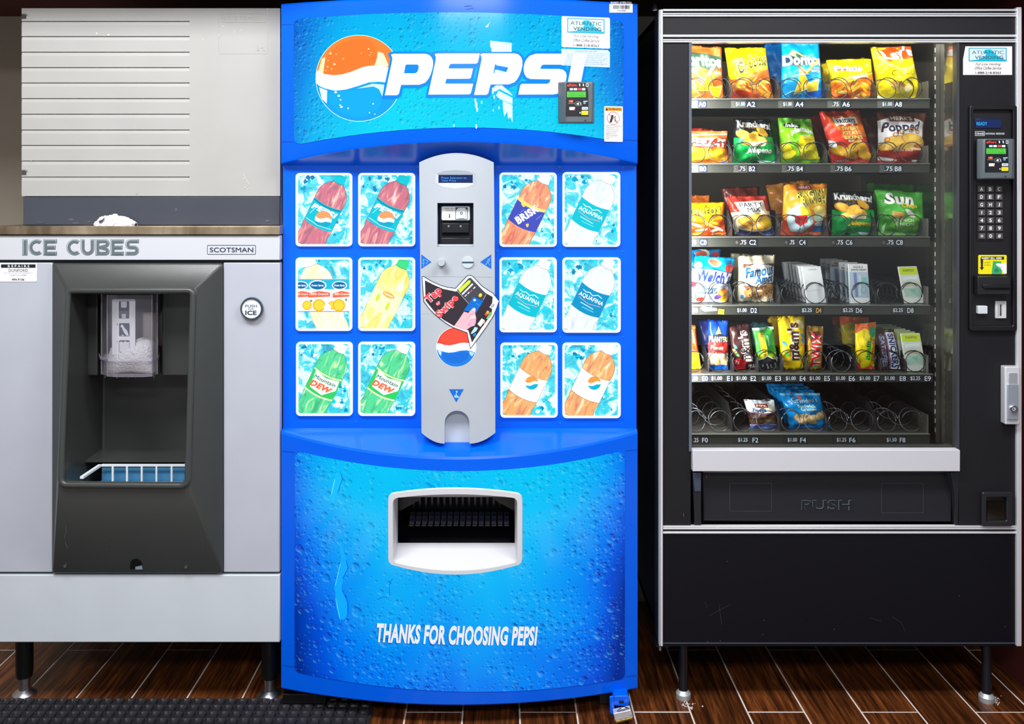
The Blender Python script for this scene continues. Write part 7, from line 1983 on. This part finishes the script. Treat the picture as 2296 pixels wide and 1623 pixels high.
p = Print(rough=.4); p.poly([(2236.5, 678), (2253.5, 678), (2248, 684), (2240, 684)], (180, 182, 182)).poly([(2236.5, 678), (2241.5, 684), (2241.5, 706), (2236.5, 711)], (170, 172, 172)).rect(2242.3, 682, 2245, 708, (30, 36, 40)); p.build('slot', plane(2.394), cs)
# door handle
g = M().add(prism(rrect(2254, 822, 2288, 952, 3), 2.378, 2.402), alu)
hd = g.build('door_handle', snack, bevel=.003, seg=3)
M().add(prism(rrect(2262, 836, 2281, 864, 1), 2.3755, 2.379), mat((206, 210, 216), .3, .7)).build('latch_plate', hd, bevel=.001)
M().add(prism(rrect(2260, 862, 2284, 941, 1), 2.372, 2.379), mat((190, 200, 214), .3, .7)).build('lever', hd, bevel=.0015)
M().add(lathe([(.010, 2.366), (.0105, 2.368), (.0105, 2.373)], (X(2273, 2.37), 0, Z(917, 2.37)), 20, 'Y'), chrome).build('lock_cylinder', hd, smooth=True)
Print(rough=.3).ell(2273, 917, 5.2, 5.2, (90, 94, 100), n=18).ell(2273, 917, 3.6, 3.6, (206, 208, 212), n=18).ell(2272.4, 917, 2, 2, (40, 40, 44), n=12).build('keyhole', plane(2.366), hd)
# coin return
cr_ = M().add(ring(rrect(2203, 1104, 2271, 1180, 4, 8), [(2246 + 0, 1118)] * 0 or rrect(2212.5, 1115, 2258, 1168, 3, 8), 2.388, 2.402), mat((30, 31, 36), .35)).build('coin_return', snack, bevel=.002)
M().add(pbox(2211, 1114, 2260, 1169, 2.4005, 2.4018), mat((6, 6, 8), .5)).build('return_pocket', cr_)
M().add(pbox(2213.5, 1125, 2252, 1166, 2.393, 2.3985), clear_mat('smoked_plastic', (.5, .48, .44), 1.0, .1)).add(pbox(2213.5, 1125, 2252, 1166, 2.3986, 2.3995), mat((92, 84, 70), .3)).build('return_flap', cr_)

# ---- legs
def snack_leg(px, d, r=.0125):
    x = X(px, d)
    lg = M().add(lathe([(r, .02), (r, zB + .02)], (x, d, 0), 18), mat((22, 24, 30), .25, name='leg_black')).build('leg', snack, smooth=True)
    M().add(lathe([(.019, 0), (.020, .004), (.020, .014), (.017, .018), (r * .8, .026)], (x, d, 0), 22), mat((186, 192, 194), .4, .5)).build('foot', lg, smooth=True)
snack_leg(1532, 2.455); snack_leg(2212, 2.44); snack_leg(1600, 3.05); snack_leg(1990, 3.05)
# plaster dust at the feet
pd = Print(rough=.9)
rnd = random.Random(21)
def fmapz(x, y, off):
    d = F * H / (y - CY); return (X(x, d), d, .0004 + off)
for (cx_, cy_) in ((1545, 1580), (2232, 1572)):
    for _ in range(22):
        pd.poly(blob(rnd, cx_ + rnd.gauss(0, 9), cy_ + rnd.gauss(0, 4.5), rnd.uniform(.7, 2.4), 7), (196, 184, 176))
o = pd.build('plaster_dust', fmapz, None, base=.0002, eps=.00002, origin=(X(1545, 2.42), 2.42, 0))
for pl in o.data.polygons: pass
tag(o, 'specks of white plaster dust on the floor by the snack machine feet', 'dust', kind='stuff')
